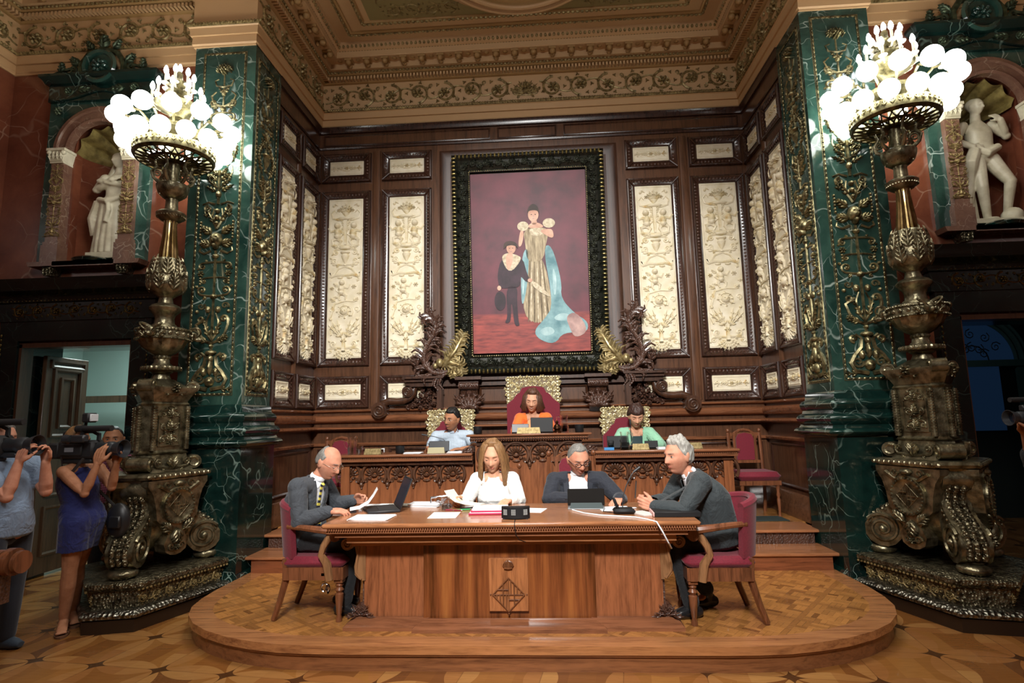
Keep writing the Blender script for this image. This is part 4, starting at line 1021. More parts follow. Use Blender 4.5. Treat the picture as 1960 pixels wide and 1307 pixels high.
    for k in range(3):
        m.T = rotz(2*pi*k/3)
        m.cyl((-.09, -.31, 1.31), (.09, -.31, 1.31), .065, seg=14); m.tube([(-.09, -.31+.04*cos(a), 1.31+.04*sin(a)) for a in [i*.5 for i in range(13)]], .012, 5); m.tube([(.09, -.31+.04*cos(a), 1.31+.04*sin(a)) for a in [i*.5 for i in range(13)]], .012, 5)
        m.T = rotz(2*pi*k/3+pi/3)@tr(0, -.225, 1.3); volute_pair(m, 0, .02, .14, .04, .014); leaf(m, 0, -.05, .12, .1, pi/2, .04, 3)
    B(m, 'scroll_cushion')
    m = MB(); tri_stack(m, [(.16, .24, 1.39), (.17, .25, 1.41), (.155, .235, 1.43), (.155, .235, 1.84), (.17, .25, 1.86), (.155, .235, 1.88)]); col = B(m, 'column', sm=30)
    for k in range(3):
        for sx in (-.065, .065):
            m = MB(); m.T = rotz(2*pi*k/3)
            m.cyl((sx, -.235, 1.43), (sx, -.235, 1.84), .026, .022, 10)
            for i in range(16): m.tube([(sx+.026*cos(a), -.235+.026*sin(a), 1.44+i*.024+.024*a/6.28) for a in [j*1.26 for j in range(6)]], .005, 4)
            m.T = Matrix.Identity(4); B(m, 'colonnette', BRONZE, col)
    m = MB()
    for k in range(3):
        m.T = rotz(2*pi*k/3+pi/3)@tr(0, -.157, 1.45)
        for j in range(3): volute_pair(m, 0, .08+j*.12, .06, .03, .011, 1 if j % 2 else -1); flower(m, 0, .05+j*.13, .03, 6, .03); leaf(m, 0, .04+j*.12, .1, .06, pi/2, .03, 3)
        stroke(m, [(-.11, .02), (-.11, .3), (-.06, .38), (0, .4), (.06, .38), (.11, .3), (.11, .02), (-.11, .02)], .01)
    m.T = Matrix.Identity(4); B(m, 'column_relief', BRONZE, col)
    m = MB(); tri_stack(m, [(.16, .23, 1.88), (.18, .26, 1.93), (.22, .31, 2.0), (.22, .31, 2.02), (.16, .2, 2.04), (.1, .1, 2.1)])
    for k in range(3):
        m.T = rotz(2*pi*k/3); m.cyl((-.06, -.27, 2.03), (.06, -.27, 2.03), .06, seg=14)
        for e in (-.06, .06): m.tube([(e, -.27+(.05-.006*i)*cos(i*.7), 2.03+(.05-.006*i)*sin(i*.7)) for i in range(8)], .01, 5)
        m.T = rotz(2*pi*k/3+pi/3)@tr(0, -.2, 1.98); flower(m, 0, .03, .05, 7, .04); volute_pair(m, 0, .02, .1, .03, .01)
    B(m, 'capital')
    # turned stem
    m = MB(); m.lathe([(.08, 2.05), (.09, 2.1), (.07, 2.15), (.1, 2.17), (.1, 2.18)], 24); B(m, 'neck')
    m = MB(); m.lathe([(.1, 2.18), (.16, 2.185), (.175, 2.205), (.16, 2.225), (.1, 2.23), (.07, 2.26), (.065, 2.3)], 28)
    for i in range(26): a = i*2*pi/26; m.sphere((.165*cos(a), .165*sin(a), 2.205), (.014, .02, .022), 6, 4, M=rotz(a))
    B(m, 'gadrooned_ring')
    m = MB(); m.lathe([(.065, 2.29), (.08, 2.31), (.07, 2.33), (.12, 2.36), (.18, 2.41), (.21, 2.47), (.215, 2.48)], 36, flute=(18, .06)); B(m, 'bowl')
    m = MB(); m.lathe([(.21, 2.48), (.235, 2.485), (.235, 2.5), (.225, 2.51), (.225, 2.56), (.24, 2.57), (.235, 2.59), (.2, 2.6), (.12, 2.61), (.1, 2.64)], 36)
    for i in range(20): a = i*2*pi/20; m.sphere((.226*cos(a), .226*sin(a), 2.535), (.012, .022, .022), 8, 5, M=rotz(a))
    for zz in (2.487, 2.58):
        for i in range(48): a = i*2*pi/48; m.sphere((.238*cos(a), .238*sin(a), zz), .009, 5, 3)
    B(m, 'bowl_rim')
    for k in range(3):
        A = rotz(2*pi*k/3+.5*0)
        m = MB(); m.T = A; m.sphere((0, -.25, 2.54), (.04, .05, .045), 10, 8); m.sphere((0, -.3, 2.51), (.025, .04, .025), 8, 6)
        for b in (-1, 1): m.tube([(b*(.02+.05*sin(q*.9)+.01*q), -.25+.03*cos(q)-.01*q, 2.58+.035*sin(q)) for q in [i*.5 for i in range(11)]], [.016*(1-.07*i) for i in range(11)], 6); m.T = A@tr(b*.05, -.24, 2.48); leaf(m, 0, 0, .1, .05, pi/2-b*.8, .02, 2); m.T = A
        m.T = Matrix.Identity(4); B(m, 'ram_head')
    m = MB(); m.lathe([(.1, 2.6), (.09, 2.65), (.085, 2.7), (.1, 2.74), (.12, 2.76), (.14, 2.78), (.145, 2.8), (.12, 2.83), (.07, 2.85), (.06, 2.9), (.07, 2.92)], 28, flute=(14, .04)); B(m, 'collar')
    m = MB(); m.lathe([(.07, 2.91), (.09, 2.93), (.15, 2.97), (.175, 3.03), (.17, 3.1), (.14, 3.2), (.115, 3.28), (.1, 3.3)], 28); vase = B(m, 'vase')
    m = MB()
    for i in range(8):
        a = i*2*pi/8
        for j, (zz, rr, L_) in enumerate(((2.95, .15, .22), (3.08, .165, .24))):
            m.T = rotz(a+(pi/8 if j else 0))@tr(0, -rr, zz)@rotx(-.2 if j else .12); leaf(m, 0, 0, L_, .09, pi/2, .024, 4)
    m.T = Matrix.Identity(4); B(m, 'vase_leaves', BRONZE, vase)
    m = MB(); m.lathe([(.1, 3.28), (.085, 3.4), (.07, 3.52), (.06, 3.66), (.065, 3.69)], 36, flute=(12, .14)); B(m, 'fluted_shaft', metalm('polished bronze', V('cdb583'), V('8a7548'), .22, 8))
    m = MB(); m.lathe([(.06, 3.69), (.09, 3.7), (.13, 3.74), (.135, 3.77), (.11, 3.79), (.06, 3.8), (.055, 3.9), (.06, 3.93)], 28); 
    for i in range(30): a = i*2*pi/30; m.sphere((.125*cos(a), .125*sin(a), 3.735), .01, 5, 3)
    B(m, 'drip_disc', BRONZE)
    m = MB(); m.lathe([(.06, 3.92), (.09, 3.94), (.13, 3.98), (.145, 4.03), (.15, 4.06), (.13, 4.08), (.06, 4.09), (.05, 4.2), (.06, 4.3)], 28)
    for i in range(14): a = i*2*pi/14; m.T = rotz(a)@tr(0, -.115, 3.95)@rotx(-.6); leaf(m, 0, 0, .08, .04, pi/2, .016, 2)
    m.T = Matrix.Identity(4); B(m, 'cup')
    for k in range(6):
        m = MB(); m.T = rotz(k*pi/3)
        pts = [(0, -.12, 4.08), (0, -.17, 4.12), (0, -.19, 4.18), (0, -.15, 4.24), (0, -.17, 4.3), (0, -.26, 4.34)]
        m.tube(pts, [.02, .018, .016, .014, .013, .012], 8); m.tube([(0, -.14+x, 4.17+z) for x, z in spiral_pts(0, 0, .04, 1.5, 0, 1, 14)], .01, 6); B(m, 'bracket')
    m = MB()     # pierced dish
    for i in range(24):
        a = i*2*pi/24; b = a+pi/12
        m.tube([(r*cos(a+q*.25), r*sin(a+q*.25), 4.3+.05*(r/.36)**2) for r, q in ((.06, 0), (.15, .5), (.24, 1), (.35, .4))], .009, 5); m.tube([(r*cos(a-q*.25), r*sin(a-q*.25), 4.3+.05*(r/.36)**2) for r, q in ((.06, 0), (.15, .5), (.24, 1), (.35, .4))], .009, 5)
    m.lathe([(.34, 4.335), (.36, 4.335), (.375, 4.36), (.36, 4.37), (.355, 4.37), (.34, 4.35), (.34, 4.335)], 48, cap=False); m.lathe([(.2, 4.312), (.225, 4.31), (.235, 4.325), (.22, 4.335), (.2, 4.33), (.2, 4.312)], 36, cap=False); m.lathe([(.0, 4.305), (.1, 4.3), (.11, 4.32), (.0, 4.33)], 24)
    B(m, 'pierced_dish', metalm('dark pierced bronze', V('6d5c38'), V('2a2112'), .4, 20))
    m = MB(); m.lathe([(.355, 4.365), (.36, 4.38), (.365, 4.43), (.37, 4.46), (.33, 4.46), (.345, 4.4), (.355, 4.365)], 48, cap=False)
    for i in range(36): a = i*2*pi/36; m.T = rotz(a)@tr(0, -.365, 4.38); leaf(m, 0, 0, .075, .04, pi/2, .014, 2)
    m.T = Matrix.Identity(4); B(m, 'crown_band', GILT)
    m = MB(); m.lathe([(.05, 4.3), (.05, 4.5), (.16, 4.56), (.24, 4.62), (.24, 4.66), (.12, 4.72), (.06, 4.8), (.1, 4.86), (.2, 4.9), (.22, 4.93), (.18, 4.95), (.05, 4.96), (.06, 5.0), (.09, 5.03), (.12, 5.06), (.08, 5.09), (.06, 5.12), (.1, 5.15), (.12, 5.17), (.09, 5.19), (.03, 5.2), (.03, 5.3), (.01, 5.33)], 28)
    B(m, 'crown_stem', GILT)
    def globe(k, n, R_, z, off=0):
        a = off+2*pi*k/n
        m = MB(); m.sphere((R_*sin(a), -R_*cos(a), z), .088, 20, 14); g = B(m, 'globe', GLOBE, t, 180)
        m = MB(); m.tube([(.26*sin(a), -.26*cos(a), z-.06), ((R_-.16)*sin(a), -(R_-.16)*cos(a), z+.02), ((R_-.07)*sin(a), -(R_-.07)*cos(a), z)], .012, 6); m.lathe([(.001, 0), (.045, .0), (.03, .03), (.001, .03)], 12, ((R_-.075)*sin(a), -(R_-.075)*cos(a), z-.015)); B(m, 'globe_arm', GILT, g)
    for k in range(13): globe(k, 13, .445, 4.5, .1)
    for k in range(13): globe(k, 13, .52, 4.7, .3)
    def candle(k, n, R_, z, off=0):
        a = off+2*pi*k/n; x, y = R_*sin(a), -R_*cos(a)
        m = MB(); m.lathe([(.001, 0), (.03, .005), (.04, .02), (.02, .025), (.014, .03), (.014, .03)], 12, (x, y, z)); m.cyl((x, y, z+.02), (x, y, z+.12), .013, seg=10); m.tube([(x*.5, y*.5, z-.02), (x*.8, y*.8, z-.03), (x, y, z)], .01, 6); c = B(m, 'candle', CREAM)
        m = MB(); m.lathe([(.001, 0), (.016, .005), (.024, .03), (.02, .055), (.008, .085), (.001, .09)], 12, (x, y, z+.12)); B(m, 'candle_bulb', FLAME, c)
    for k in range(10): candle(k, 10, .23, 4.93, .15)
    for k in range(7): candle(k, 7, .13, 5.12, .1)
    candle(0, 1, .0, 5.2)
    return t
for s in (-1, 1): torchere(s)
# ================================================================== the portrait in its great frame
def portrait():
    t = empty('portrait_painting', (X0, 7.50, 2.25), 0, 'tall portrait of a pale-gowned lady and dark-clad child in a black and gold frame', 'painting')
    t.rotation_euler = (radians(4.2), 0, 0)
    W_, Hh = 2.04, 2.96; cz = Hh/2
    blk = metalm('black carved frame', V('23251c'), V('0b0c09'), .32, 30, .25)
    m = MB(); frame_sweep(m, W_, Hh, [(0, 0), (0, .06), (.02, .09), (.05, .1), (.075, .07), (.09, .06), (.15, .085), (.21, .05), (.225, .06), (.245, .06), (.25, .03), (.25, 0)], (0, cz)); m.build('frame', blk, t)
    m = MB(); g = MB(); lf = MB()
    def edge(w_, h_, step, fn):
        for sx in (-1, 1):
            n = int(h_/step)
            for i in range(n): fn(sx*w_/2, cz-h_/2+h_*(i+.5)/n, 1, i)
            n = int(w_/step)
            for i in range(n): fn(-w_/2+w_*(i+.5)/n, cz+sx*h_/2, 0, i)
    def gd(x, z, v, i): m.sphere((x, -.095, z), (.032, .026, .013) if v else (.013, .026, .032), 8, 5)
    edge(W_-.07, Hh-.07, .052, gd); m.build('gadroon_edge', metalm('gold gadroons', V('c0ab6c'), V('4b4020'), .35, 40, .7), t)
    edge(W_-.47, Hh-.47, .03, lambda x, z, v, i: g.sphere((x, -.058, z), (.012, .014, .013), 6, 4)); g.build('inner_beading', GILT, t)
    random.seed(5)
    def lv(x, z, v, i):
        lf.T = tr(x, -.07, z); a = (pi/2 if v else 0)+(1 if i % 2 else -1)*.8
        if i % 4 == 0: flower(lf, 0, 0, .05, 6, .03)
        else: leaf(lf, -cos(a)*.05, -sin(a)*.05, .13, .08, a, .03, 3); stroke(lf, spiral_pts(0, 0, .035, 1.3, a, 1 if i % 2 else -1, 12), .01, .006)
    edge(W_-.3, Hh-.3, .085, lv); lf.T = Matrix.Identity(4); lf.build('leaf_band', metalm('black leaf carving', V('3d4034'), V('0e100c'), .28, 30, .35), t)
    # canvas and the picture on it
    cb = NT('crimson picture ground'); o = cb.obj(); z = cb.n('SeparateXYZ', (o,)).outputs[2]
    c1 = cb.ramp(cb.noise(o, 3, 5), [(.3, V('3f1a24')), (.7, V('6b2a38'))]); c2 = cb.ramp(cb.noise(cb.mapping(o, sc=(1, 1, 5)), 5, 4), [(.35, V('6d2a2a')), (.7, V('a5473d'))])
    cb.set(Base_Color=cb.mix(cb.ramp(z, [(.0, (1, 1, 1)), (.76, (1, 1, 1)), (.8, (0, 0, 0))]), c1, c2), Roughness=.55)
    def pm(name, a, b, s=6, sc=(1, 1, 1)):
        q = NT(name); q.set(Base_Color=q.ramp(q.noise(q.mapping(q.obj(), sc=sc), s, 5), [(.35, b), (.65, a)]), Roughness=.6); return q.m
    mats = [cb.m, pm('painted dark cloth', V('3a2330'), V('1d1219')), pm('painted pale gold gown', V('b9a888'), V('7c6c50'), 14, (3, 1, .5)), pm('painted blue train', V('8fb4b8'), V('4d7a82'), 5), pm('painted skin', V('d9b199'), V('b98a74')), pm('painted brown hair', V('4a3226'), V('2a1a14')), pm('painted cream lace', V('d8cbb0'), V('a8977a'), 25), pm('painted shade', V('451b22'), V('2c1219'), 3), pm('painted pink lining', V('c8a59c'), V('8f6f6c')), pm('painted fold shade', V('7d6c52'), V('57492f'), 14), pm('painted pale blue light', V('b9d3d2'), V('86aab0'), 7)]
    m = MB(); k = .00301
    def P(pts, mat, lay, smooth_=True):
        q = [((x-500)*k, .30+(935-y)*k) for x, y in pts]
        if smooth_:
            for _ in range(2):
                r = []
                for i in range(len(q)):
                    a, b = q[i], q[(i+1) % len(q)]; r += [(a[0]*.75+b[0]*.25, a[1]*.75+b[1]*.25), (a[0]*.25+b[0]*.75, a[1]*.25+b[1]*.75)]
                q = r
        m.cm = mat; ar = sum(q[i][0]*q[(i+1) % len(q)][1]-q[(i+1) % len(q)][0]*q[i][1] for i in range(len(q)))
        if ar < 0: q.reverse()
        m.add([(x, -.03-lay*.0012, z) for x, z in q], [tuple(range(len(q)))])
    def E(x, y, a, b, mat, lay): P([(x+a*cos(i*pi/6), y+b*sin(i*pi/6)) for i in range(12)], mat, lay)
    P([(238, 140), (762, 140), (762, 945), (238, 945)], 0, 0, False)
    # lady: gown, bodice, train, arms, head
    P([(486, 520), (556, 520), (585, 640), (598, 815), (470, 815), (468, 640)], 2, 2)
    for a, b, c_, d_ in ((500, 520, 484, 812), (520, 520, 510, 818), (540, 520, 545, 818), (552, 530, 575, 812)): P([(a, b), (a+5, b), (c_+9, d_), (c_, d_)], 9, 2.5)
    for a, b, c_, d_ in ((508, 540, 496, 812), (531, 540, 528, 818), (548, 540, 562, 812)): P([(a, b), (a+5, b), (c_+8, d_), (c_, d_)], 6, 2.6)
    P([(474, 392), (596, 392), (574, 470), (560, 545), (488, 545), (484, 470)], 2, 3); P([(498, 395), (570, 395), (560, 430), (510, 430)], 6, 4)
    P([(560, 480), (600, 470), (640, 640), (632, 710), (690, 780), (752, 820), (740, 870), (640, 860), (600, 915), (530, 890), (510, 850), (560, 800), (600, 740)], 3, 3)
    P([(470, 500), (500, 480), (490, 640), (462, 760), (458, 640)], 3, 3)
    for q in ([(600, 560), (618, 620), (612, 700), (600, 690)], [(590, 800), (640, 770), (690, 800), (640, 815)], [(530, 850), (580, 830), (610, 860), (560, 880)], [(470, 560), (482, 560), (470, 690), (464, 690)]): P(q, 10, 3.6)
    P([(650, 790), (700, 770), (752, 860), (690, 890), (670, 850)], 8, 4)
    E(475, 385, 26, 22, 6, 5); E(590, 375, 28, 22, 6, 5)
    P([(462, 400), (480, 400), (470, 470), (450, 480)], 4, 4); P([(585, 400), (608, 405), (610, 450), (560, 420), (550, 405)], 4, 6)
    P([(510, 370), (546, 370), (575, 395), (490, 395)], 4, 4); P([(514, 350), (536, 350), (538, 380), (512, 380)], 4, 4)
    E(522, 335, 24, 32, 4, 6); P([(494, 330), (500, 300), (522, 282), (546, 300), (550, 335), (540, 315), (505, 315)], 5, 7)
    E(514, 334, 3, 1.8, 5, 8); E(531, 334, 3, 1.8, 5, 8); E(522, 352, 5, 2, 8, 8); P([(521, 335), (523, 335), (525, 345), (519, 345)], 8, 8)
    # child: coat, legs, collar, head, hat
    P([(375, 520), (470, 520), (485, 590), (500, 625), (485, 640), (455, 600), (460, 660), (372, 660), (362, 650), (355, 600)], 1, 6)
    P([(392, 650), (445, 650), (440, 720), (445, 810), (450, 828), (425, 828), (420, 730), (412, 730), (412, 800), (400, 815), (382, 812), (398, 790)], 1, 6)
    P([(372, 520), (400, 500), (445, 512), (470, 530), (410, 600)], 6, 7); P([(398, 505), (430, 505), (425, 545), (405, 590), (395, 545)], 4, 8)
    E(420, 482, 21, 26, 4, 9); P([(385, 490), (388, 455), (418, 447), (448, 460), (452, 490), (440, 470), (402, 468)], 5, 10)
    E(413, 482, 2.5, 1.6, 5, 10); E(427, 482, 2.5, 1.6, 5, 10); E(420, 497, 4, 1.6, 8, 10)
    E(366, 715, 26, 44, 1, 5); E(363, 658, 9, 11, 4, 8); E(500, 628, 11, 9, 4, 8)
    P([(500, 625), (530, 640), (590, 700), (585, 706), (520, 668)], 6, 8)
    m.build('picture', mats, t, 0)
    return t
portrait()
# dark moulded casing behind the painting
m = MB(); m.bx(X0-1.1, X0+1.1, YB-.022, YB, 2.5, 5.3); m.T = tr(X0, YB, 0)@rotx(pi/2); m.sweep([(-1.24, 2.4), (1.24, 2.4), (1.24, 5.43), (-1.24, 5.43)], [(0, 0), (0, .05), (.03, .07), (.06, .05), (.1, .03), (.16, .02), (.18, 0)], closed=True); m.T = Matrix.Identity(4); struct(m.build('trim_painting_casing', wood('painting casing wood', V('4a2c1c'), V('24130b'), .45, coat=.05)))

# ---- pedestal wall carving below the painting: scroll consoles, brackets, acanthus leaves
def console(s):
    side = 'left' if s < 0 else 'right'
    t = empty('scroll_console', (mx(1.22, s), YB, 1.8), 0, 'carved walnut scroll console below the %s corner of the painting' % side, 'carving')
    if s > 0: t.scale = (-1, 1, 1)
    m = MB(); m.bx(-.04, .02, -.2, 0, .0, .34); m.bx(-.46, .02, -.16, 0, .30, .36); m.bx(-.49, .05, -.24, 0, .40, .43); m.bx(-.47, .03, -.2, 0, .36, .40); m.build('cap_block', W_DARK, t, 0)
    m = MB()
    pts = [(-.76, .12), (-.68, .13), (-.6, .1), (-.52, .1), (-.42, .16), (-.36, .22), (-.3, .3)]
    m.tube([(x, -.09, z) for x, z in [(-.82, .02), (-.78, .09), (-.70, .12), (-.6, .115), (-.5, .12), (-.42, .16), (-.37, .22), (-.36, .29)]], [(.05, .08)]*8 if False else [.05, .05, .05, .045, .045, .045, .045, .04], 10)
    m.cyl((-.82, -.17, 0.0), (-.82, 0, 0.0), .105, seg=28); m.cyl((-.44, -.16, .24), (-.44, 0, .24), .075, seg=24)
    m.tube([(x, -.175, z) for x, z in spiral_pts(-.82, 0, .088, 2.2, .5, -1, 44)], [.014*(1-.5*i/44) for i in range(45)], 6); m.tube([(x, -.165, z) for x, z in spiral_pts(-.44, .24, .06, 2.2, .5, -1, 40)], [.011*(1-.5*i/40) for i in range(41)], 6)
    m.build('volutes', W_DARK, t)
    m = MB(); m.T = tr(-.22, -.06, .14)
    for i in range(14): a = i*2.4; leaf(m, .1*cos(a)*sqrt(i/14)*1.3, .11*sin(a)*sqrt(i/14), .09, .06, a, .035, 2)
    flower(m, 0, 0, .07, 7, .05); leaf(m, -.3, -.12, .25, .06, .2, .03, 3); m.T = Matrix.Identity(4); m.build('fruit_carving', W_CARV, t)
    return t
for s in (-1, 1): console(s)
def bracket(s):
    side = 'left' if s < 0 else 'right'
    t = empty('carved_bracket', (mx(.84, s), YB, 1.75), 0, 'dark carved acanthus bracket under the painting, on its %s side' % side, 'carving')
    m = MB(); m.bx(-.13, .13, -.2, 0, .33, .42); m.bx(-.17, .17, -.26, 0, .42, .46); m.prism([(0, 0), (-.06, .02), (-.1, .1), (-.16, .22), (-.2, .33), (0, .33)], -.11, .11, axis='x') if False else m.add([(-.11, y, z) for y, z in ((0, -.08), (-.05, -.06), (-.07, .05), (-.15, .2), (-.18, .33), (0, .33))]+[(.11, y, z) for y, z in ((0, -.08), (-.05, -.06), (-.07, .05), (-.15, .2), (-.18, .33), (0, .33))], [tuple(range(6)), tuple(range(11, 5, -1))]+[(i, 6+i, 6+(i+1) % 6, (i+1) % 6) for i in range(6)]); m.build('bracket_block', W_DARK, t, 30)
    m = MB(); m.T = tr(0, -.17, .2)@rotx(-.35)
    for k in range(5): leaf(m, 0, -.2, .3, .12, pi/2+(k-2)*.35, .04, 3)
    blob(m, 0, .05, .05, .04, .06); m.T = tr(0, -.2, .34)
    m.cyl((-.13, 0, 0), (.13, 0, 0), .045, seg=14); 
    for k in range(9): m.sphere((-.12+k*.03, -.045, 0), .017, 6, 4)
    m.T = Matrix.Identity(4); m.build('acanthus_carving', W_CARV, t)
for s in (-1, 1): bracket(s)
m = MB(); m.bx(X0-1.2, X0+1.2, YB-.1, YB, 2.3, 2.34); m.bx(X0-1.2, X0+1.2, YB-.06, YB, 2.12, 2.3); m.bx(X0-1.2, X0+1.2, YB-.08, YB, 2.1, 2.13); m.bx(X0-1.0, X0+1.0, YB-.12, YB, 2.17, 2.21)
for s in (-1, 1): m.T = tr(mx(.52, s), YB, 1.975); frame_sweep(m, .42, .24, [(0, 0), (0, .02), (.02, .03), (.04, .01), (.04, 0)]); m.T = Matrix.Identity(4)
struct(m.build('trim_painting_base', W_DARK, smooth=0))
GOLDL = metalm('old gold leaf carving', V('c4b284'), V('7a6840'), .38, 22, .65)
def big_leaf(m, spine, wid, n, out=.05, amp=1.0, thick=.02):
    """acanthus leaf: fat spine with long curling lobes both sides, local (u,v)"""
    stroke(m, [(p[0], p[1], out*sin(pi*i/(len(spine)-1))) for i, p in enumerate(spine)], thick*1.5, thick*.6, 8)
    L = len(spine)
    for i in range(n):
        q = (i+.4)/n*(L-1); a = int(q); f = q-a; b = min(a+1, L-1)
        x = spine[a][0]*(1-f)+spine[b][0]*f; z = spine[a][1]*(1-f)+spine[b][1]*f
        d = Vector((spine[b][0]-spine[a][0], spine[b][1]-spine[a][1])) if b > a else d
        ang = atan2(d.y, d.x); w_ = wid*(1-.55*i/n)*amp
        for s in (-1, 1):
            pts = [(x, z, .01), (x+cos(ang+s*.5)*w_*.5, z+sin(ang+s*.5)*w_*.5, .03), (x+cos(ang+s*.75)*w_*.85, z+sin(ang+s*.75)*w_*.85, .045), (x+cos(ang+s*1.1)*w_*1.05, z+sin(ang+s*1.1)*w_*1.05, .02)]
            stroke(m, pts, thick*1.25, thick*.4, 6); stroke(m, [(p[0]+cos(ang)*thick*1.4, p[1]+sin(ang)*thick*1.4, p[2]*.7) for p in pts[:3]], thick, thick*.35, 6)
def acanthus(s):
    side = 'left' if s < 0 else 'right'
    t = empty('acanthus_carving', (mx(1.1, s), 7.42, 2.24), 0, 'dark carved acanthus plume beside the %s lower corner of the painting' % side, 'carving')
    if s > 0: t.scale = (-1, 1, 1)
    m = MB(); m.bx(-.45, .05, -.0, .12, -.01, .02)
    big_leaf(m, [(.0, .05), (-.1, .02), (-.22, .04), (-.32, .14), (-.33, .26), (-.28, .4), (-.2, .52), (-.17, .64), (-.19, .74), (-.26, .80), (-.32, .77)], .22, 14, .06, 1, .024)
    stroke(m, spiral_pts(-.42, .06, .05, 1.5, 0, 1, 18), .022, .012, 8); leaf(m, -.42, .1, .2, .1, 1.9, .04, 3)
    m.build('plume', W_CARV, t)
    g = empty('gilt_leaf_carving', (mx(.98, s), 7.40, 2.26), 0, 'gilded acanthus leaf curling at the %s lower corner of the painting' % side, 'carving')
    if s > 0: g.scale = (-1, 1, 1)
    m = MB(); big_leaf(m, [(-.2, .1), (-.1, .2), (-.02, .3), (.04, .42), (.07, .5)], .19, 8, .06, 1, .022); big_leaf(m, [(-.2, .1), (-.08, .14), (.02, .1), (.06, .02)], .16, 7, .07, 1, .022)
    big_leaf(m, [(-.16, .12), (-.06, .06), (-.06, -.02)], .12, 5, .07, 1, .02); m.sphere((-.23, -.05, .14), (.05, .05, .06), 10, 8); m.sphere((-.29, -.04, .1), (.035, .035, .04), 10, 8); stroke(m, spiral_pts(-.2, .06, .06, 1.3, 2, 1, 16), .016, .01, 6)
    m.build('gilt_leaf', GOLDL, g)
for s in (-1, 1): acanthus(s)

# ================================================================== benches and desks
def shell_row(m, xs, z, R_=.14):
    for x in xs:
        m.tube([(x+R_*cos(a), -.03, z+R_*.02+R_*sin(a)) for a in [(-.6+i*(pi+1.2)/22) for i in range(23)]], .017, 6)
        for k in range(9):
            a = .1+(pi-.2)*k/8; T0 = m.T.copy(); blob(m, x+R_*.5*cos(a), z+R_*.5*sin(a), R_*.36, R_*.085, .03, a); m.T = T0
        blob(m, x, z-R_*.05, R_*.3, R_*.14, .05); 
        for s in (-1, 1): blob(m, x+s*R_*.4, z-R_*.25, R_*.2, R_*.14, .035, s*.5); stroke(m, spiral_pts(x+s*R_*.75, z-R_*.45, R_*.2, 1.3, pi/2, s, 12), .012, .007)
        blob(m, x, z-R_*.5, R_*.35, R_*.1, .03)
    for a, b in zip(xs[:-1], xs[1:]):
        x = (a+b)/2; blob(m, x, z-R_*.75, .03, .035, .035); leaf(m, x, z+R_*.5, .1, .06, pi/2, .02, 2); blob(m, x, z-R_*1.05, .014, .018, .02)
        for j in range(6): m.sphere((x+((j % 3)-1)*.022, -.01, z+R_*.95+(j//3)*.022), .009, 5, 3)
def bench(s):
    side = 'left' if s < 0 else 'right'; a, b = (.68, 2.27)
    t = empty('council_bench', (mx(0, s), 6.45, ZU), 0, 'long wooden council bench with a row of carved shells, %s of the raised desk' % side, 'desk')
    S = lambda x: s*x
    m = MB(); m.bbox((S((a+b)/2), .25, .79), (b-a, .5, .03), .01); m.bx(S(a), S(b-.02), .03, .48, .725, .775)
    m.build('bench_top', W_BENCH, t)
    m = MB(); m.bx(S(a), S(b-.05), .08, .44, .68, .725); 
    for i in range(int((b-a)/.022)): m.box((S(a+.02+i*.022), .035, .762), (.012, .02, .012))
    m.build('dentil_rail', W_DARK, t, 0)
    m = MB(); m.bx(S(a), S(b-.12), .15, .42, .0, .69); 
    m.bx(S(b-.16), S(b-.06), .1, .44, .0, .69); m.build('bench_front', wood('bench front wood', V('8d5128'), V('552b14'), .28), t, 0)
    m = MB(); m.T = tr(0, .15, 0); n = 5
    shell_row(m, [S(.78+.14+i*.303) for i in range(5)] if s > 0 else [S(.78+.14+i*.303) for i in range(5)], .57); m.T = Matrix.Identity(4); m.build('shell_carving', W_SHELL, t)
    return t
for s in (-1, 1): bench(s)
t = empty('raised_desk', (X0-.04, 6.5, ZU), 0, 'raised central presiding desk with carved shells between the two council benches', 'desk')
m = MB(); m.bbox((0, .21, .995), (1.42, .42, .025), .008); m.bx(-.67, .67, .03, .4, .93, .985); m.build('desk_top', W_BENCH, t)
m = MB(); m.bx(-.6, .6, .07, .38, .88, .93)
for i in range(48): m.box((-.66+i*.028, .015, .955), (.018, .03, .02), roty(.5))
m.build('gadroon_rail', W_DARK, t, 0)
m = MB(); m.bx(-.62, .62, .1, .38, 0, .88); m.build('desk_front', wood('desk front wood', V('8d5128'), V('552b14'), .28), t, 0)
m = MB(); m.T = tr(0, .1, 0); shell_row(m, [-.45, -.15, .15, .45], .77); m.T = Matrix.Identity(4); m.build('shell_carving', W_SHELL, t)
m = MB(); 
for sx in (-1, 1): m.T = tr(sx*.68, .1, .82); m.cyl((0, -.03, 0), (0, .2, 0), .05, seg=16); m.sphere((0, -.05, 0), (.05, .04, .05), 10, 8); m.T = tr(sx*.7, .02, .84); leaf(m, -.08, -.02, .16, .08, 0, .03, 3)
m.T = Matrix.Identity(4); m.build('end_scroll', W_CARV, t)

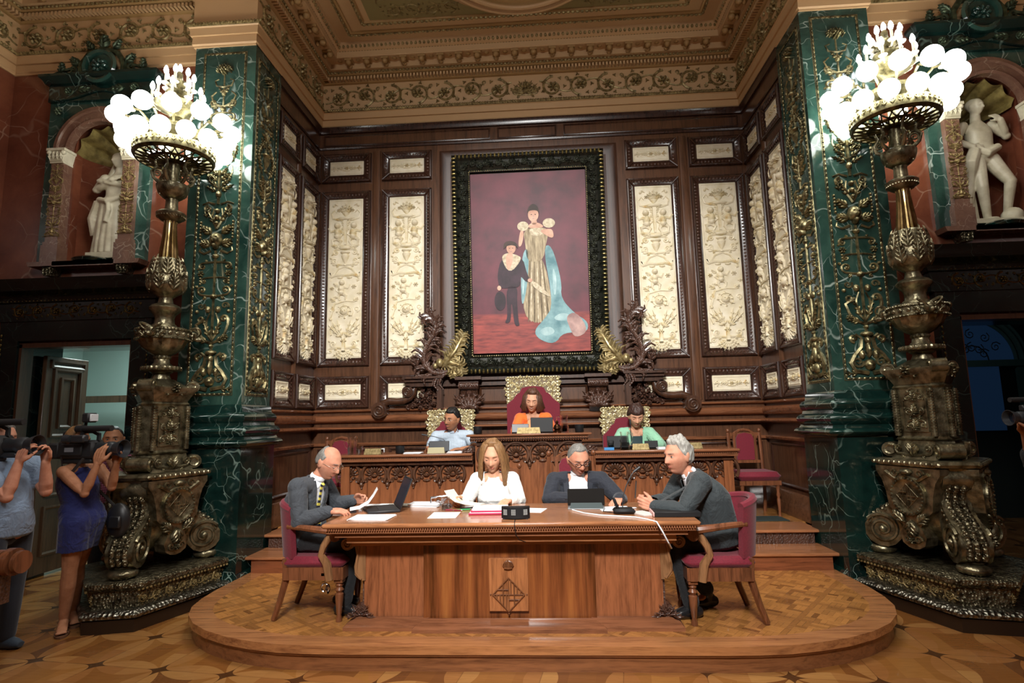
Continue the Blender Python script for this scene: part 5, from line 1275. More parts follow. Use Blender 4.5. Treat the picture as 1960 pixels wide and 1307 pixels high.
# front desk
DX = -.3
t = empty('front_desk', (DX, 4.07, .17), 0, 'large polished wooden desk with carved crest plaque on the dais', 'desk')
m = MB(); m.bbox((0, .44, .7535), (2.64, .9, .033), .012); m.build('desk_top', W_DESKX, t)
m = MB(); m.bx(-1.29, 1.29, .02, .86, .70, .737); m.bx(-1.24, 1.24, .05, .84, .668, .70); 
for i in range(150): m.box((-1.28+i*.01718, .012, .728), (.009, .02, .014))
m.build('dentil_moulding', W_BENCH, t, 0)
m = MB(); m.bx(-1.17, 1.17, .1, .8, .62, .668); m.bx(-1.15, 1.15, .15, .78, .59, .625); m.build('frieze_rail', W_DESKX, t, 0)
m = MB(); m.bx(-1.09, 1.09, .27, .72, .06, .6); m.build('side_panels', wood('desk side panel veneer', V('96552b'), V('552a12'), .26, coat=.4), t, 0)
m = MB(); m.bx(-.64, .61, .24, .5, .06, .6); m.build('centre_panel', W_DESK, t, 0)
m = MB(); m.sweep([(-1.17, .75), (-1.17, .2), (-.66, .2), (-.66, .16), (.63, .16), (.63, .2), (1.17, .2), (1.17, .75)], [(-q, z) for q, z in [(-.06, 0), (.04, 0), (.04, .025), (.02, .04), (-.01, .05), (-.03, .065), (-.06, .07)]]); m.build('base_moulding', W_BENCH, t)
m = MB(); m.bbox((-.015, .225, .30), (.285, .03, .365), .004); pq = m.build('crest_plaque', wood('plaque wood', V('a5632f'), V('6b3a1a'), .25), t)
m = MB(); m.T = tr(-.015, .205, .235); crest(m, .115)
m.T = tr(-.015, .205, .43)
for i in range(7): x = -.033+i*.011; m.tube([(x*.75, -.008, -.012), (x*1.15, -.014, .012), (x*.8, -.012, .03), (0, -.008, .04)], .004, 6)
m.tube([(-.03, -.008, -.012), (0, -.012, -.015), (.03, -.008, -.012)], .006, 6); m.sphere((0, -.01, .042), .008, 8, 6); m.sphere((0, .004, .01), (.03, .008, .024), 12, 8)
for q in ((-.13, 0), (.13, 0), (0, -.13)): m.sphere((q[0], 0, q[1]-.195), .006, 6, 4)
m.T = Matrix.Identity(4); m.build('carved_crest', wood('crest wood', V('7a4824'), V('4d2a14'), .3), pq)
for sx in (-1, 1):
    m = MB(); m.T = tr(sx*1.13, .32, 0)@sc3(sx, 1, 1)
    m.cyl((.085, -.08, .585), (.085, .1, .585), .046, seg=22); m.tube([(x, -.085, z) for x, z in spiral_pts(.085, .585, .038, 2, .5, 1, 36)], [.008*(1-.5*i/36) for i in range(37)], 6)
    m.prism([(-.05, .6), (.05, .615), (.03, .55), (.02, .5), (.035, .42), (.03, .36), (-.0, .33), (-.03, .32), (-.05, .32)], -.06, .06, axis='y')
    m.tube([(.03, -.065, .6), (.0, -.065, .56), (.015, -.065, .46), (.02, -.065, .38), (-.02, -.065, .33)], .01, 6); m.build('end_console', W_ARM, t)
    m = MB(); m.T = tr(sx*1.09, .28, 0)@sc3(sx, 1, 1)
    m.box((.005, .05, .19), (.03, .06, .28)); m.cyl((.02, -.03, .11), (.02, .05, .11), .045, seg=18); m.tube([(x, -.035, z) for x, z in spiral_pts(.02, .11, .033, 2, .5, 1, 30)], .006, 5)
    m.T = tr(sx*1.09, .25, 0)@sc3(sx, 1, 1)
    for k in range(5): leaf(m, .02, .08, .09, .04, pi/2+(k-2)*.7, .02, 1)
    leaf(m, -.02, .07, .07, .04, pi, .02, 1); leaf(m, .06, .07, .07, .04, 0, .02, 1); m.build('foot_rosette', W_CARV, t)

# ================================================================== chairs
VEL = CRIMSON
def carved_chair(loc, zt, w_, label):
    t = empty('presiding_chair', loc, 0, label, 'chair')
    zb = zt-.36; top = zt-.0; h = w_/2
    m = MB(); m.bx(-h, h, -.02, .03, .95, top) ; m.build('back_board', plain('carved back ground', V('6b5738'), .5), t, 0)
    m = MB(); random.seed(9)
    m.T = tr(0, -.02, 0)
    for k, s in enumerate((-1, 1)):
        for i in range(6):
            for j in range(5):
                x = s*(.03+i*h*.175); z = top-.035-j*.068
                if z < top-.09-.1*(abs(x)/h)**2*2+0 and abs(x) < h*.55*(1-.0*j) and j >= 2 and h > .3: continue
                stroke(m, spiral_pts(x, z, .032, 1.4, i*1.3+j, 1 if (i+j) % 2 else -1, 12), .009, .007); leaf(m, x, z, .06, .045, i+j*2., .018, 1)
        for j in range(10): m.sphere((s*(h-.02), -.01, top-.04-j*.04), (.018, .015, .018), 6, 4)
    for i in range(int(w_/.035)): m.sphere((-h+.018+i*.035, -.01, top-.01), (.016, .015, .014), 6, 4)
    m.T = Matrix.Identity(4); m.build('gilt_carving', GOLDP, t)
    m = MB(); pts = [(-h, .5), (-h, zb-.0), (-h*.93, zb+.02), (-h*.75, zb+.07), (-h*.62, zb+.13), (-h*.5, zb+.15), (-h*.42, zb+.21), (-h*.2, zb+.225), (0, zb+.23)]
    pts = pts+[(-x, z) for x, z in reversed(pts[:-1])]
    m.prism([(x, z) for x, z in reversed(pts)], -.055, .02, axis='y'); m.build('velvet_back', VEL, t, 30)
    m = MB(); m.bbox((0, -.28, .46), (w_-.02, .46, .1), .04); m.build('seat', VEL, t)
    for x in (-h+.03, h-.03):
        for y in (-.46, -.02): m = MB(); m.bx(x-.025, x+.025, y-.025, y+.025, 0, .43); m.build('leg', W_CHAIR, t, 0)
    return t
carved_chair((X0-1.07, 7.38, ZU), 1.31, .58, 'gold and crimson high-backed chair behind the man in the pale blue shirt')
carved_chair((X0+1.16, 7.38, ZU), 1.30, .58, 'gold and crimson high-backed chair behind the woman in the mint jacket')
c = carved_chair((X0, 7.42, ZU+.16), 1.56, .68, 'tallest gold and crimson chair behind the woman in orange')
# low plinth on which the central chair stands
m = MB(); m.bx(X0-.6, X0+.6, 6.96, 7.55, ZU, ZU+.16); tag(m.build('chair_platform', W_STEP, smooth=0), 'low wooden platform carrying the tallest central chair', 'platform')

def armchair(loc, rz, label):
    """front faces -y"""
    t = empty('armchair', loc, rz, label, 'chair')
    m = MB(); m.bbox((0, 0, .43), (.52, .5, .09), .04); m.build('seat', VEL, t)
    m = MB(); m.bx(-.25, .25, -.24, -.2, .31, .4); m.bx(-.25, .25, .19, .23, .31, .4); m.bx(-.26, -.22, -.22, .22, .31, .4); m.bx(.22, .26, -.22, .22, .31, .4); m.build('seat_rail', W_CHAIR, t, 0)
    # barrel back
    m = MB()
    def bk(u, v):
        a = pi*(.13+.74*u); z = .46+v*(.36+.04*sin(pi*u)); r = .27+.035*v
        return (-r*cos(a)*1.0, .06+r*sin(a)*.95, z)
    def th(u, v): x, y, z = bk(u, v); a = pi*(.13+.74*u); return (x+.05*cos(a), y-.05*sin(a), z)
    n1, n2 = 24, 8; vs = [bk(i/n1, j/n2) for j in range(n2+1) for i in range(n1+1)]+[th(i/n1, j/n2) for j in range(n2+1) for i in range(n1+1)]; K = (n1+1)*(n2+1); fs = []
    for j in range(n2):
        for i in range(n1): a = j*(n1+1)+i; fs += [(a, a+n1+1, a+n1+2, a+1), (K+a, K+a+1, K+a+n1+2, K+a+n1+1)]
    for i in range(n1): a = n2*(n1+1)+i; fs += [(a, K+a, K+a+1, a+1), (i, i+1, K+i+1, K+i)]
    for j in range(n2): a = j*(n1+1); b = a+n1; fs += [(a, K+a, K+a+n1+1, a+n1+1), (b, b+n1+1, K+b+n1+1, K+b)]
    m.add(vs, fs); m.tube([tuple(Vector(bk(i/24, 1))*.5+Vector(th(i/24, 1))*.5) for i in range(25)], .03, 8); m.build('velvet_back', VEL, t)
    for s in (-1, 1):
        m = MB(); m.tube([(s*.24, .2, .70), (s*.29, .08, .70), (s*.3, -.05, .685), (s*.3, -.15, .675), (s*.29, -.2, .66)], [.02, .022, .026, .03, .03], 8); m.cyl((s*.29-.045, -.2, .64), (s*.29+.045, -.2, .64), .04, seg=16); m.build('arm', W_CHAIR, t)
        m = MB(); m.tube([(s*.28, -.15, .64), (s*.29, -.1, .56), (s*.285, -.08, .5), (s*.27, -.12, .43), (s*.265, -.14, .31)], [(.03, .024), (.026, .024), (.027, .024), (.034, .024), (.03, .024)], 8); m.build('arm_post', W_ARM, t)
        m = MB(); prof = [(.022, 0), (.024, .02), (.016, .05), (.02, .06), (.03, .16), (.032, .2), (.02, .21), (.034, .23), (.02, .25), (.03, .265), (.024, .28), (.024, .29)]; m.lathe(prof, 14, (s*.21, -.2, 0)); m.bx(s*.21-.033, s*.21+.033, -.233, -.167, .285, .4); m.build('leg', W_CHAIR, t)
        m = MB(); m.tube([(s*.2, .31, .01), (s*.21, .26, .15), (s*.22, .21, .32), (s*.23, .22, .46)], [(.022, .022), (.024, .024), (.028, .03), (.024, .03)], 6); m.build('leg', W_CHAIR, t)
    return t
armchair((-1.81, 4.64, .17), pi/2, 'crimson armchair holding the balding man at the left end of the desk')
armchair((1.20, 4.56, .17), -pi/2, 'crimson armchair holding the grey-haired man at the right end of the desk')
def side_chair(loc, rz, label, sc=1.0):
    t = empty('side_chair', loc, rz, label, 'chair'); t.scale = (sc, sc, sc)
    m = MB(); m.bbox((0, 0, .46), (.5, .46, .1), .045); m.build('seat', VEL, t)
    m = MB(); m.bx(-.235, .235, -.22, .2, .36, .41); m.build('seat_rail', W_CHAIR, t, 0)
    for s in (-1, 1):
        m = MB(); m.lathe([(.02, 0), (.014, .06), (.022, .2), (.014, .22), (.024, .25), (.016, .28), (.026, .36)], 10, (s*.2, -.19, 0)); m.build('leg', W_CHAIR, t)
        m = MB(); m.tube([(s*.19, .24, 0), (s*.19, .2, .2), (s*.19, .19, .45)], .02, 6); m.build('leg', W_CHAIR, t)
        m = MB(); m.tube([(s*.19, .2, .44), (s*.19, .24, .95)], [(.018, .02), (.02, .02)], 6); m.sphere((s*.19, .24, .975), (.022, .022, .026), 8, 6); m.build('back_post', W_CHAIR, t)
    m = MB(); m.box((0, .235, .93), (.34, .03, .04)); m.tube([(-.12, .235, .94), (-.06, .235, .975), (0, .235, .985), (.06, .235, .975), (.12, .235, .94)], .018, 6); m.box((0, .215, .6), (.38, .025, .035)); m.box((-.125, .225, .77), (.03, .025, .32)); m.box((.125, .225, .77), (.03, .025, .32)); m.build('back_frame', W_CHAIR, t)
    m = MB(); m.prism([(-.105, .62), (.105, .62), (.105, .88), (.08, .93), (0, .95), (-.08, .93), (-.105, .88)], .2, .245, axis='y'); m.build('back_pad', VEL, t)
    return t
side_chair((2.42, 7.08, ZU), 0, 'crimson side chair on the alcove floor at the right end of the bench')
side_chair((-2.66, 7.05, ZU), 0, 'crimson side chair behind the balding man, at the left end of the bench')
# ================================================================== PEOPLE
from mathutils.bvhtree import BVHTree
def Vv(*a): return Vector(a)
def fuse(mb, voxel, smooth=4, name='tmp'):
    me = bpy.data.meshes.new(name); me.from_pydata(np.concatenate(mb.v).tolist(), [], mb.f); me.update()
    o = bpy.data.objects.new(name, me); COL.objects.link(o)
    r = o.modifiers.new('r', 'REMESH'); r.mode = 'VOXEL'; r.voxel_size = voxel; r.use_smooth_shade = True
    s = o.modifiers.new('s', 'SMOOTH'); s.iterations = smooth; s.factor = .5
    dg = bpy.context.evaluated_depsgraph_get(); out = bpy.data.meshes.new_from_object(o.evaluated_get(dg))
    bpy.data.objects.remove(o); bpy.data.meshes.remove(me); out.name = name
    return out
def put(me, name, mat, parent, smooth=True):
    me.materials.clear(); me.materials.append(mat)
    if smooth: me.polygons.foreach_set('use_smooth', [True]*len(me.polygons))
    o = bpy.data.objects.new(name, me); COL.objects.link(o); o.parent = parent; return o
def skin(name, a, b):
    t = NT(name); o = t.obj(); t.set(Base_Color=t.ramp(t.noise(o, 18, 3), [(.3, b), (.7, a)]), Roughness=.62, Specular_IOR_Level=.3, Subsurface_Weight=.08, Subsurface_Radius=(.02, .01, .005)); return t.m
SK1 = skin('fair skin', V('dba98a'), V('c98f72')); SK2 = skin('ruddy skin', V('cf957a'), V('bb7d64')); SK3 = skin('tan skin', V('b88261'), V('a06b4c'))
LIP = plain('lips', V('b56a5c'), .5); EYEW = plain('eye white', V('d8d4cc'), .3); PUP = plain('dark eye', (.012, .009, .008), .25)
def hairm(name, a, b):
    t = NT(name); o = t.mapping(t.obj(), sc=(60, 60, 9)); n = t.noise(o, 2.2, 4, .65)
    t.set(Base_Color=t.ramp(n, [(.3, b), (.68, a)]), Roughness=.5); t.bump(n, .6, .006); return t.m
def g2(x, z, sx, sz): return math.exp(-.5*((x/sx)**2+(z/sz)**2))
def head_pt(th, ph, off=0.0):
    st_ = sin(th) if th < pi/2 else max(0, sin(th))**.72
    x, y, z = st_*sin(ph), -st_*cos(ph), cos(th)
    X, Z = x*(.080+off), z*(.120+off)
    Y = y*((.094 if y < 0 else .104)+off)
    if Z < -.01:
        t = (-Z-.01)/.112; X *= 1-.40*t**1.2
        if Y > 0: Y *= 1-.8*t
        else: Y *= 1-.12*t
    if Z > .03 and Y < 0: Y *= 1-.1*((Z-.03)/.09)
    if Y < 0 and off < .001:
        ax = abs(X); f = 0
        if -.05 < Z < .03:
            t = min(1, max(0, (.024-Z)/.056)); f += .027*t*g2(X, 0, .0075+.006*t, 1)*(1 if Z > -.034 else max(0, 1-(-.034-Z)/.012))
        f -= .012*g2(ax-.031, Z-.006, .014, .011); f += .005*g2(X, Z-.03, .05, .008); f += .004*g2(ax-.042, Z+.03, .018, .018)
        f += .006*g2(X, Z+.062, .02, .009)-.003*g2(X, Z+.062, .02, .0022); f += .008*g2(X, Z+.1, .02, .014)-.004*g2(X, Z+.08, .02, .006)
        Y -= f
    return X, Y, Z
def fsurf(X, Z):
    th = math.acos(Z/.12); k = 1-(.40*((-Z-.01)/.112)**1.2 if Z < -.01 else 0); s_ = (sin(th) if th < pi/2 else sin(th)**.72)
    return head_pt(th, math.asin(max(-1, min(1, X/(.08*s_*k)))))[1]
def head_mesh(m, M, wide=1.0):
    T0 = m.T.copy(); m.T = M
    for s in (-1, 1): m.sphere((s*.031*wide, -.0665, .005), (.0155, .0145, .0125), 12, 8)
    m.grid(lambda u, v: tuple(a*b for a, b in zip(head_pt(pi*(.002+.996*v), 2*pi*u), (wide, 1, 1))), 72, 56, closeu=True)
    n = len(m.v[-1]); a0 = m.n-n; m.f.append(tuple(a0+i for i in range(71, -1, -1))); m.f.append(tuple(a0+n-72+i for i in range(72))); m.mi += [0, 0]
    for s in (-1, 1):
        E_ = rotz(s*.25)@rotx(.12)
        m.sphere((s*.077*wide, .012, -.004), (.011, .021, .033), 12, 10, M=E_); m.sphere((s*.084*wide, .02, .008), (.007, .016, .022), 10, 8, M=E_)
    m.T = T0
def hair_cap(M, mat, parent, front=.075, back=-.07, side=-.005, thick=.012, volume=1.0, bald=None, rough=.004, part=0, seed=1, wide=1.0, fringe=0, name='hair', sweep=0):
    m = MB(); m.T = M
    def F(u, v):
        th, ph = pi*(.003+.96*v), 2*pi*u
        X, Y, Z = head_pt(th, ph, .0001); a = abs(((ph+pi) % (2*pi))-pi)       # 0 front .. pi back
        if a < .9: line = front-fringe*cos(a*1.5)
        elif a < 1.75: t = (a-.9)/.85; line = front*(1-t)+side*t
        else: t = (a-1.75)/(pi-1.75); line = side*(1-t)+back*t
        k = max(-1, min(1, (Z-line)/.012))
        if bald is not None:
            tz = Z/.122; kb = max(-1, min(1, (bald-tz-(.22*cos(a) if a < 1.57 else .35*cos(a)))/.08)); k = min(k, kb)
        nz = noise.noise(Vector((X*38+seed, Y*38, Z*20)))*rough*(.6+volume)+noise.noise(Vector((X*90, Y*90+seed, Z*50)))*rough*.5
        up = max(0, Z/.122); o = (thick*(.8+.35*up*volume)+nz)*(k if k > 0 else 0)-.008*(1 if k < 0 else 1-k)
        s = 1+o/.088; return (X*s*wide, Y*s, Z*s)
    m.grid(F, 96, 64, closeu=True); n = len(m.v[-1]); a0 = m.n-n; m.f.append(tuple(a0+i for i in range(95, -1, -1))); m.mi.append(0)
    return m.build(name, mat, parent, 180)
def face_parts(M, parent, hair_mat, gaze='down', glasses=None, smile=0, brow=.0016, beard=None, wide=1.0):
    e = MB(); e.T = M
    if gaze == 'open':
        for s in (-1, 1): e.sphere((s*.031, -.0752, .005), (.0115, .0085, .0048), 12, 8)
        eo = e.build('eyes', EYEW, parent, 180)
        p = MB(); p.T = M
        for s in (-1, 1): p.sphere((s*.031, -.0812, .005), (.0058, .004, .0058), 10, 8); p.tube([(s*(.031+q), -.0835+abs(q)*.28, .0115-q*q*30) for q in (-.012, -.006, 0, .006, .012)], .0013, 5)
        p.build('pupils', PUP, eo, 180)
    else:
        p = MB(); p.T = M
        for s in (-1, 1): p.tube([(s*(.031+q), -.0825+abs(q)*.3, .0-.0025+q*q*26) for q in (-.013, -.007, 0, .007, .013)], [.0009, .0016, .0019, .0016, .0009], 5)
        p.build('eyelashes', PUP, parent, 180)
    b = MB(); b.T = M
    for s in (-1, 1): b.tube([(s*(.031+q)*wide, fsurf(.031+q, .028)-.001, .0285-((q-.004)*14)**2*.02) for q in (-.017, -.009, 0, .009, .018)], [brow*.7, brow*1.4, brow*1.4, brow, brow*.5], 5)
    b.build('eyebrows', hair_mat, parent, 180)
    l = MB(); l.T = M
    l.tube([(q, fsurf(q, -.06)-.0005, -.0605+abs(q)*.1*smile*3) for q in (-.022, -.012, 0, .012, .022)], [.001, .0022, .0024, .0022, .001], 6); l.tube([(q, fsurf(q, -.066)-.0005, -.0665+abs(q)*.14*smile*3) for q in (-.018, -.01, 0, .01, .018)], [.001, .0026, .0032, .0026, .001], 6)
    if smile > .5: pass
    lo = l.build('lips', LIP, parent, 180)
    if smile > .5:
        t = MB(); t.T = M; t.tube([(q, fsurf(q, -.063)-.0025, -.0635+abs(q)*.15*smile*3) for q in (-.014, -.007, 0, .007, .014)], [.001, .0022, .0026, .0022, .001], 6); t.build('teeth', EYEW, lo, 180)
    if glasses:
        g = MB(); g.T = M; r = glasses[1]
        for s in (-1, 1):
            g.tube([(s*.033+.022*cos(a)*(abs(cos(a))**-.15 if abs(cos(a)) > .1 else 1), -.1-.002+abs(.033+.022*s*cos(a)-.0)*.12, .002+.0155*sin(a)) for a in [i*2*pi/20 for i in range(20)]], r, 6, closed=True)
            g.tube([(s*.055, -.096, .006), (s*.075, -.06, .008), (s*.083, .0, .006), (s*.084, .02, 0)], r, 6)
        g.tube([(-.011, -.104, .004), (0, -.107, .007), (.011, -.104, .004)], r, 6)
        g.build('glasses', glasses[0], parent, 180)
def hand(m, W, d, n, curl=(.35, .5, .4), ts=1, size=1.0, spread=.12, fold=None):
    """W wrist, d pointing direction, n palm normal, ts side of the thumb"""
    d = Vector(d).normalized(); n = Vector(n); n = (n-d*n.dot(d)).normalized(); s = d.cross(n)*ts; k = size
    L = [(.078, .030), (.086, .010), (.080, -.010), (.064, -.029)]
    for i, (l, off) in enumerate(L):
        root = W+d*(.088-.006*abs(i-1))*k+s*off*k
        m.tube([W+s*off*.45*k, W+d*.045*k+s*off*.9*k, root], [.0165*k, .0165*k, .0115*k], 8)
        a = 0; p = root; pts = [p]; dd = (d+s*(off*spread*12)).normalized()
        for j, fr in enumerate((.45, .32, .23)):
            a += curl[j]*(1+(.12*i if i > 1 else 0)); q = (dd*cos(a)+n*sin(a)); p = p+q*l*fr*k*(1.05 if j == 0 else 1); pts.append(p)
        m.tube(pts, [.0098*k, .0092*k, .0084*k, .0068*k], 8); m.sphere(tuple(pts[-1]), .0068*k, 8, 6); m.sphere(tuple(pts[1]), .0094*k, 8, 6)
    t0 = W+d*.022*k+s*.022*k; td = (d*.62+s*.62+n*.35).normalized(); t1 = t0+td*.04*k; td2 = (d*.86+s*.25+n*.45).normalized(); t2 = t1+td2*.03*k; t3 = t2+(td2+n*.2).normalized()*.024*k
    m.tube([t0, t1, t2, t3], [.0165*k, .0135*k, .0105*k, .008*k], 8); m.sphere(tuple(t3), .008*k, 8, 6)
def capsule(m, pts, rs, seg=14):
    # subdivide smoothly
    P = [Vector(p) for p in pts]; Q = []; R_ = []
    for i in range(len(P)-1):
        n = max(1, int((P[i+1]-P[i]).length/.05))
        for j in range(n): t = j/n; Q.append(P[i].lerp(P[i+1], t)); R_.append(rs[i]*(1-t)+rs[i+1]*t)
    Q.append(P[-1]); R_.append(rs[-1])
    m.tube(Q, R_, seg)
    for p, r in zip(P, rs): m.sphere(tuple(p), r*.995, 14, 10)
def torso(m, P, C, N, yp, yc, w, d, infl=0, belly=0, bust=0, hipw=1.0, low=True):
    """P pelvis, C chest, N neck base (Vectors)"""
    vs = []; seg = 28
    rows = [(-.34, .62, .6), (-.22, .9, .85), (0, 1.0*hipw, 1.0), (.22, .97*hipw, 1.0+belly*.5), (.45, .88, .98+belly), (.7, .95, 1.0+belly*.6), (1.0, 1.0, 1.05+bust), (1.25, 1.02, .98+bust*.4), (1.5, .93, .82), (1.72, .66, .66), (1.9, .38, .55), (2.0, .3, .5)]
    if not low: rows = rows[2:]
    def sp(t):
        if t <= 1: a = P.lerp(C, t) if t >= 0 else P+(P-C)*(-t); return a
        return C.lerp(N, t-1)
    for t, fw, fd in rows:
        c = sp(t); up = (sp(t+.1)-sp(t-.1)).normalized() if .1 < t < 1.9 else ((C-P).normalized() if t <= .1 else (N-C).normalized())
        y = yp+(yc-yp)*min(1, max(0, t)); r = Vector((cos(y), sin(y), 0)); f = r.cross(up).normalized()*-1; f = up.cross(r).normalized()*-1; r = up.cross(f).normalized()*1
        # f points to the front
        fr = Vector((sin(y), -cos(y), 0)); 
        if f.dot(fr) < 0: f = -f
        for k in range(seg):
            a = 2*pi*k/seg; ca, sa = cos(a), sin(a); e = .85
            X = (w*fw+infl)*math.copysign(abs(ca)**e, ca); Y = (d*fd+infl)*math.copysign(abs(sa)**e, sa)
            vs.append(tuple(c+Vector((cos(y), sin(y), 0))*X+f*Y))
    n = len(rows); fs = [(i*seg+k, i*seg+(k+1) % seg, (i+1)*seg+(k+1) % seg, (i+1)*seg+k) for i in range(n-1) for k in range(seg)]
    fs += [tuple(range(seg-1, -1, -1)), tuple((n-1)*seg+k for k in range(seg))]; m.add(vs, fs)
def shoe(m, A, toe, w=.045):
    A, toe = Vector(A), Vector(toe); d = (toe-A); d.z = 0; d.normalize(); z = toe.z
    m.tube([Vector((A.x, A.y, z+.045))-d*.05, Vector((A.x, A.y, z+.05)), Vector((toe.x, toe.y, z+.035))-d*.05, Vector((toe.x, toe.y, z+.028))], [(.05, .04), (.055, .046), (.04, w), (.022, w*.75)], 12); m.sphere((A.x-d.x*.05, A.y-d.y*.05, z+.042), .04, 12, 8); capsule(m, [(A.x, A.y, z+.06), tuple(A)], [.045, .042])
DEFC = cloth('default cloth', (.1, .1, .1))
def person(label, loc, P, C, N, Hd, face, yaw, arms, legs, skinm, w=.165, d=.105, hs=1.12, wide=1.0, layers=(), trousers=None, shoes=None, shoemat=None, bare_legs=False, hand_size=1.08, belly=0, bust=0, yp=None, head_cb=None, voxel=.0045, group=None, neckr=.05, skirt=None, hipw=1.0, armr=1.0):
    L0 = Vector(loc); R_ = lambda p: Vector(p)-L0
    P, C, N, Hd = R_(P), R_(C), R_(N), R_(Hd); yp = yaw if yp is None else yp
    t = empty('person', loc, 0, label, 'person', group)
    fy, fp, fr = face; HM = Matrix.Translation(Hd)@rotz(fy)@rotx(fp)@roty(fr)@sc3(hs, hs, hs)
    m = MB(); torso(m, P, C, N, yp, yaw, w, d, 0, belly, bust, hipw)
    head_mesh(m, HM, wide)
    nt = HM@Vector((0, .028, -.075)); capsule(m, [tuple(N+(C-N)*.15), tuple(N), tuple(nt)], [neckr*1.25, neckr*1.05, neckr])
    arm_pts = []
    for a in arms:
        S, E_, W = R_(a['S']), R_(a['E']), R_(a['W']); arm_pts.append((S, E_, W))
        k = armr; cs = C.lerp(N, .75); capsule(m, [tuple(cs.lerp(S, .4)), tuple(S), tuple(S.lerp(E_, .5)), tuple(E_), tuple(E_.lerp(W, .3)), tuple(W)], [.06*k, .055*k, .048*k, .037*k, .04*k, .026*k])
        hand(m, W, a['d'], a['n'], a.get('curl', (.35, .5, .4)), a.get('ts', 1), hand_size)
    leg_pts = []
    for l in legs:
        Hp, K, A, Tt = [R_(q) for q in l]; leg_pts.append((Hp, K, A, Tt))
        capsule(m, [tuple(Hp), tuple(Hp.lerp(K, .5)), tuple(K), tuple(K.lerp(A, .3)), tuple(A)], [.085, .075, .054, .056, .036])
        dd = (Tt-A); Tt = Tt if bare_legs else A.lerp(Vector((Tt.x, Tt.y, Tt.z-.005)), .6); m.tube([A+Vector((0, 0, -.02)), A+dd*.4+Vector((0, 0, -.01)), Tt+Vector((0, 0, .02)), Tt+Vector((dd.x, dd.y, 0)).normalized()*.03+Vector((0, 0, .012))], [(.034, .034), (.028, .036), (.018, .038), (.01, .024)], 10); m.sphere(tuple(Vector((A.x-dd.x*.2, A.y-dd.y*.2, Tt.z+.03))), .03, 10, 8)
        if bare_legs:
            pr = Vector((-dd.y, dd.x, 0)).normalized()
            for q in range(5): m.sphere(tuple(Tt+pr*(-.028+.014*q)+Vector((dd.x, dd.y, 0)).normalized()*(.035-.005*abs(q-(1 if True else 0)))+Vector((0, 0, .012))), .01 if q else .012, 8, 6)
    body = put(fuse(m, voxel, 2, 'body'), 'body', skinm, t)
    bas = (Vector((cos(yaw), sin(yaw), 0)), Vector((sin(yaw), -cos(yaw), 0)))
    up = (N-C).normalized(); fwd = (bas[1]-up*bas[1].dot(up)).normalized(); rt = bas[0]
    ctx = dict(t=t, HM=HM, C=C, N=N, P=P, up=up, fwd=fwd, rt=rt, w=w, d=d)
    bv = {}
    def cast(key, x, h):
        o = C+up*h+rt*x+fwd*.5; r = bv[key].ray_cast(o, -fwd); return r[0] if r[0] is not None else o-fwd*(.5-d)
    ctx['cast'] = cast
    for ly in layers:
        nm, mat, infl = ly['name'], ly['mat'], ly['infl']
        m = MB(); torso(m, P, C, N, yp, yaw, w, d, infl, belly, bust, hipw, low=ly.get('low', True))
        if ly.get('sleeve', 1) > 0:
            for (S, E_, W) in arm_pts:
                sl = ly.get('sleeve', 1); cs = C.lerp(N, .72)
                pts = [cs.lerp(S, .3), S, S.lerp(E_, .5)]; rs = [.066, .062, .056]
                if sl >= .5: pts += [E_, E_.lerp(W, .35)]; rs += [.047, .049]
                if sl >= 1: pts += [E_.lerp(W, .93)]; rs += [.035]
                rs = [(q+infl*.9-.004)*armr for q in rs]; capsule(m, [tuple(p) for p in pts], rs)
        if ly.get('collar'): capsule(m, [tuple(N-up*.03), tuple(N+up*ly['collar'])], [neckr+.022, neckr+.012])
        if ly.get('skirt'):
            for (Hp, K, A, Tt) in leg_pts: capsule(m, [tuple(Hp), tuple(Hp.lerp(K, ly['skirt']))], [.1+infl, .092+infl])
            if leg_pts: q = leg_pts[0][0].lerp(leg_pts[-1][0], .5); q2 = leg_pts[0][0].lerp(leg_pts[0][1], ly['skirt']).lerp(leg_pts[-1][0].lerp(leg_pts[-1][1], ly['skirt']), .5); capsule(m, [tuple(q), tuple(q2)], [.12, .1])
        me = fuse(m, ly.get('voxel', .006), 6, nm)
        # cuts: neck hole and open front
        import bmesh
        bm = bmesh.new(); bm.from_mesh(me); dele = []
        for f in bm.faces:
            c = f.calc_center_median(); q = c-C; h = q.dot(up); x = q.dot(rt); y = q.dot(fwd)
            nh = (N-C).dot(up)
            if not ly.get('collar') and h > nh+.005-ly.get('neck', 0)*(1 if y > 0 else .0) and abs(x) < .085 and (c-N).length < .16: dele.append(f); continue
            v = ly.get('V')
            if v and y > .02 and h > v[0] and h < nh+.1:
                ww = v[1]+(v[2]-v[1])*min(1, max(0, (h-v[0])/(nh-v[0])))**v[3]
                if abs(x) < ww: dele.append(f); continue
            if ly.get('hem') is not None and c.z < ly['hem']-L0.z: dele.append(f)
        bmesh.ops.delete(bm, geom=dele, context='FACES'); bm.to_mesh(me); bm.free()
        o = put(me, nm, mat, t); 
        sd = o.modifiers.new('thick', 'SOLIDIFY'); sd.thickness = .004; sd.offset = -1
        bv[nm] = BVHTree.FromPolygons([v.co.copy() for v in me.vertices], [tuple(p.vertices) for p in me.polygons])
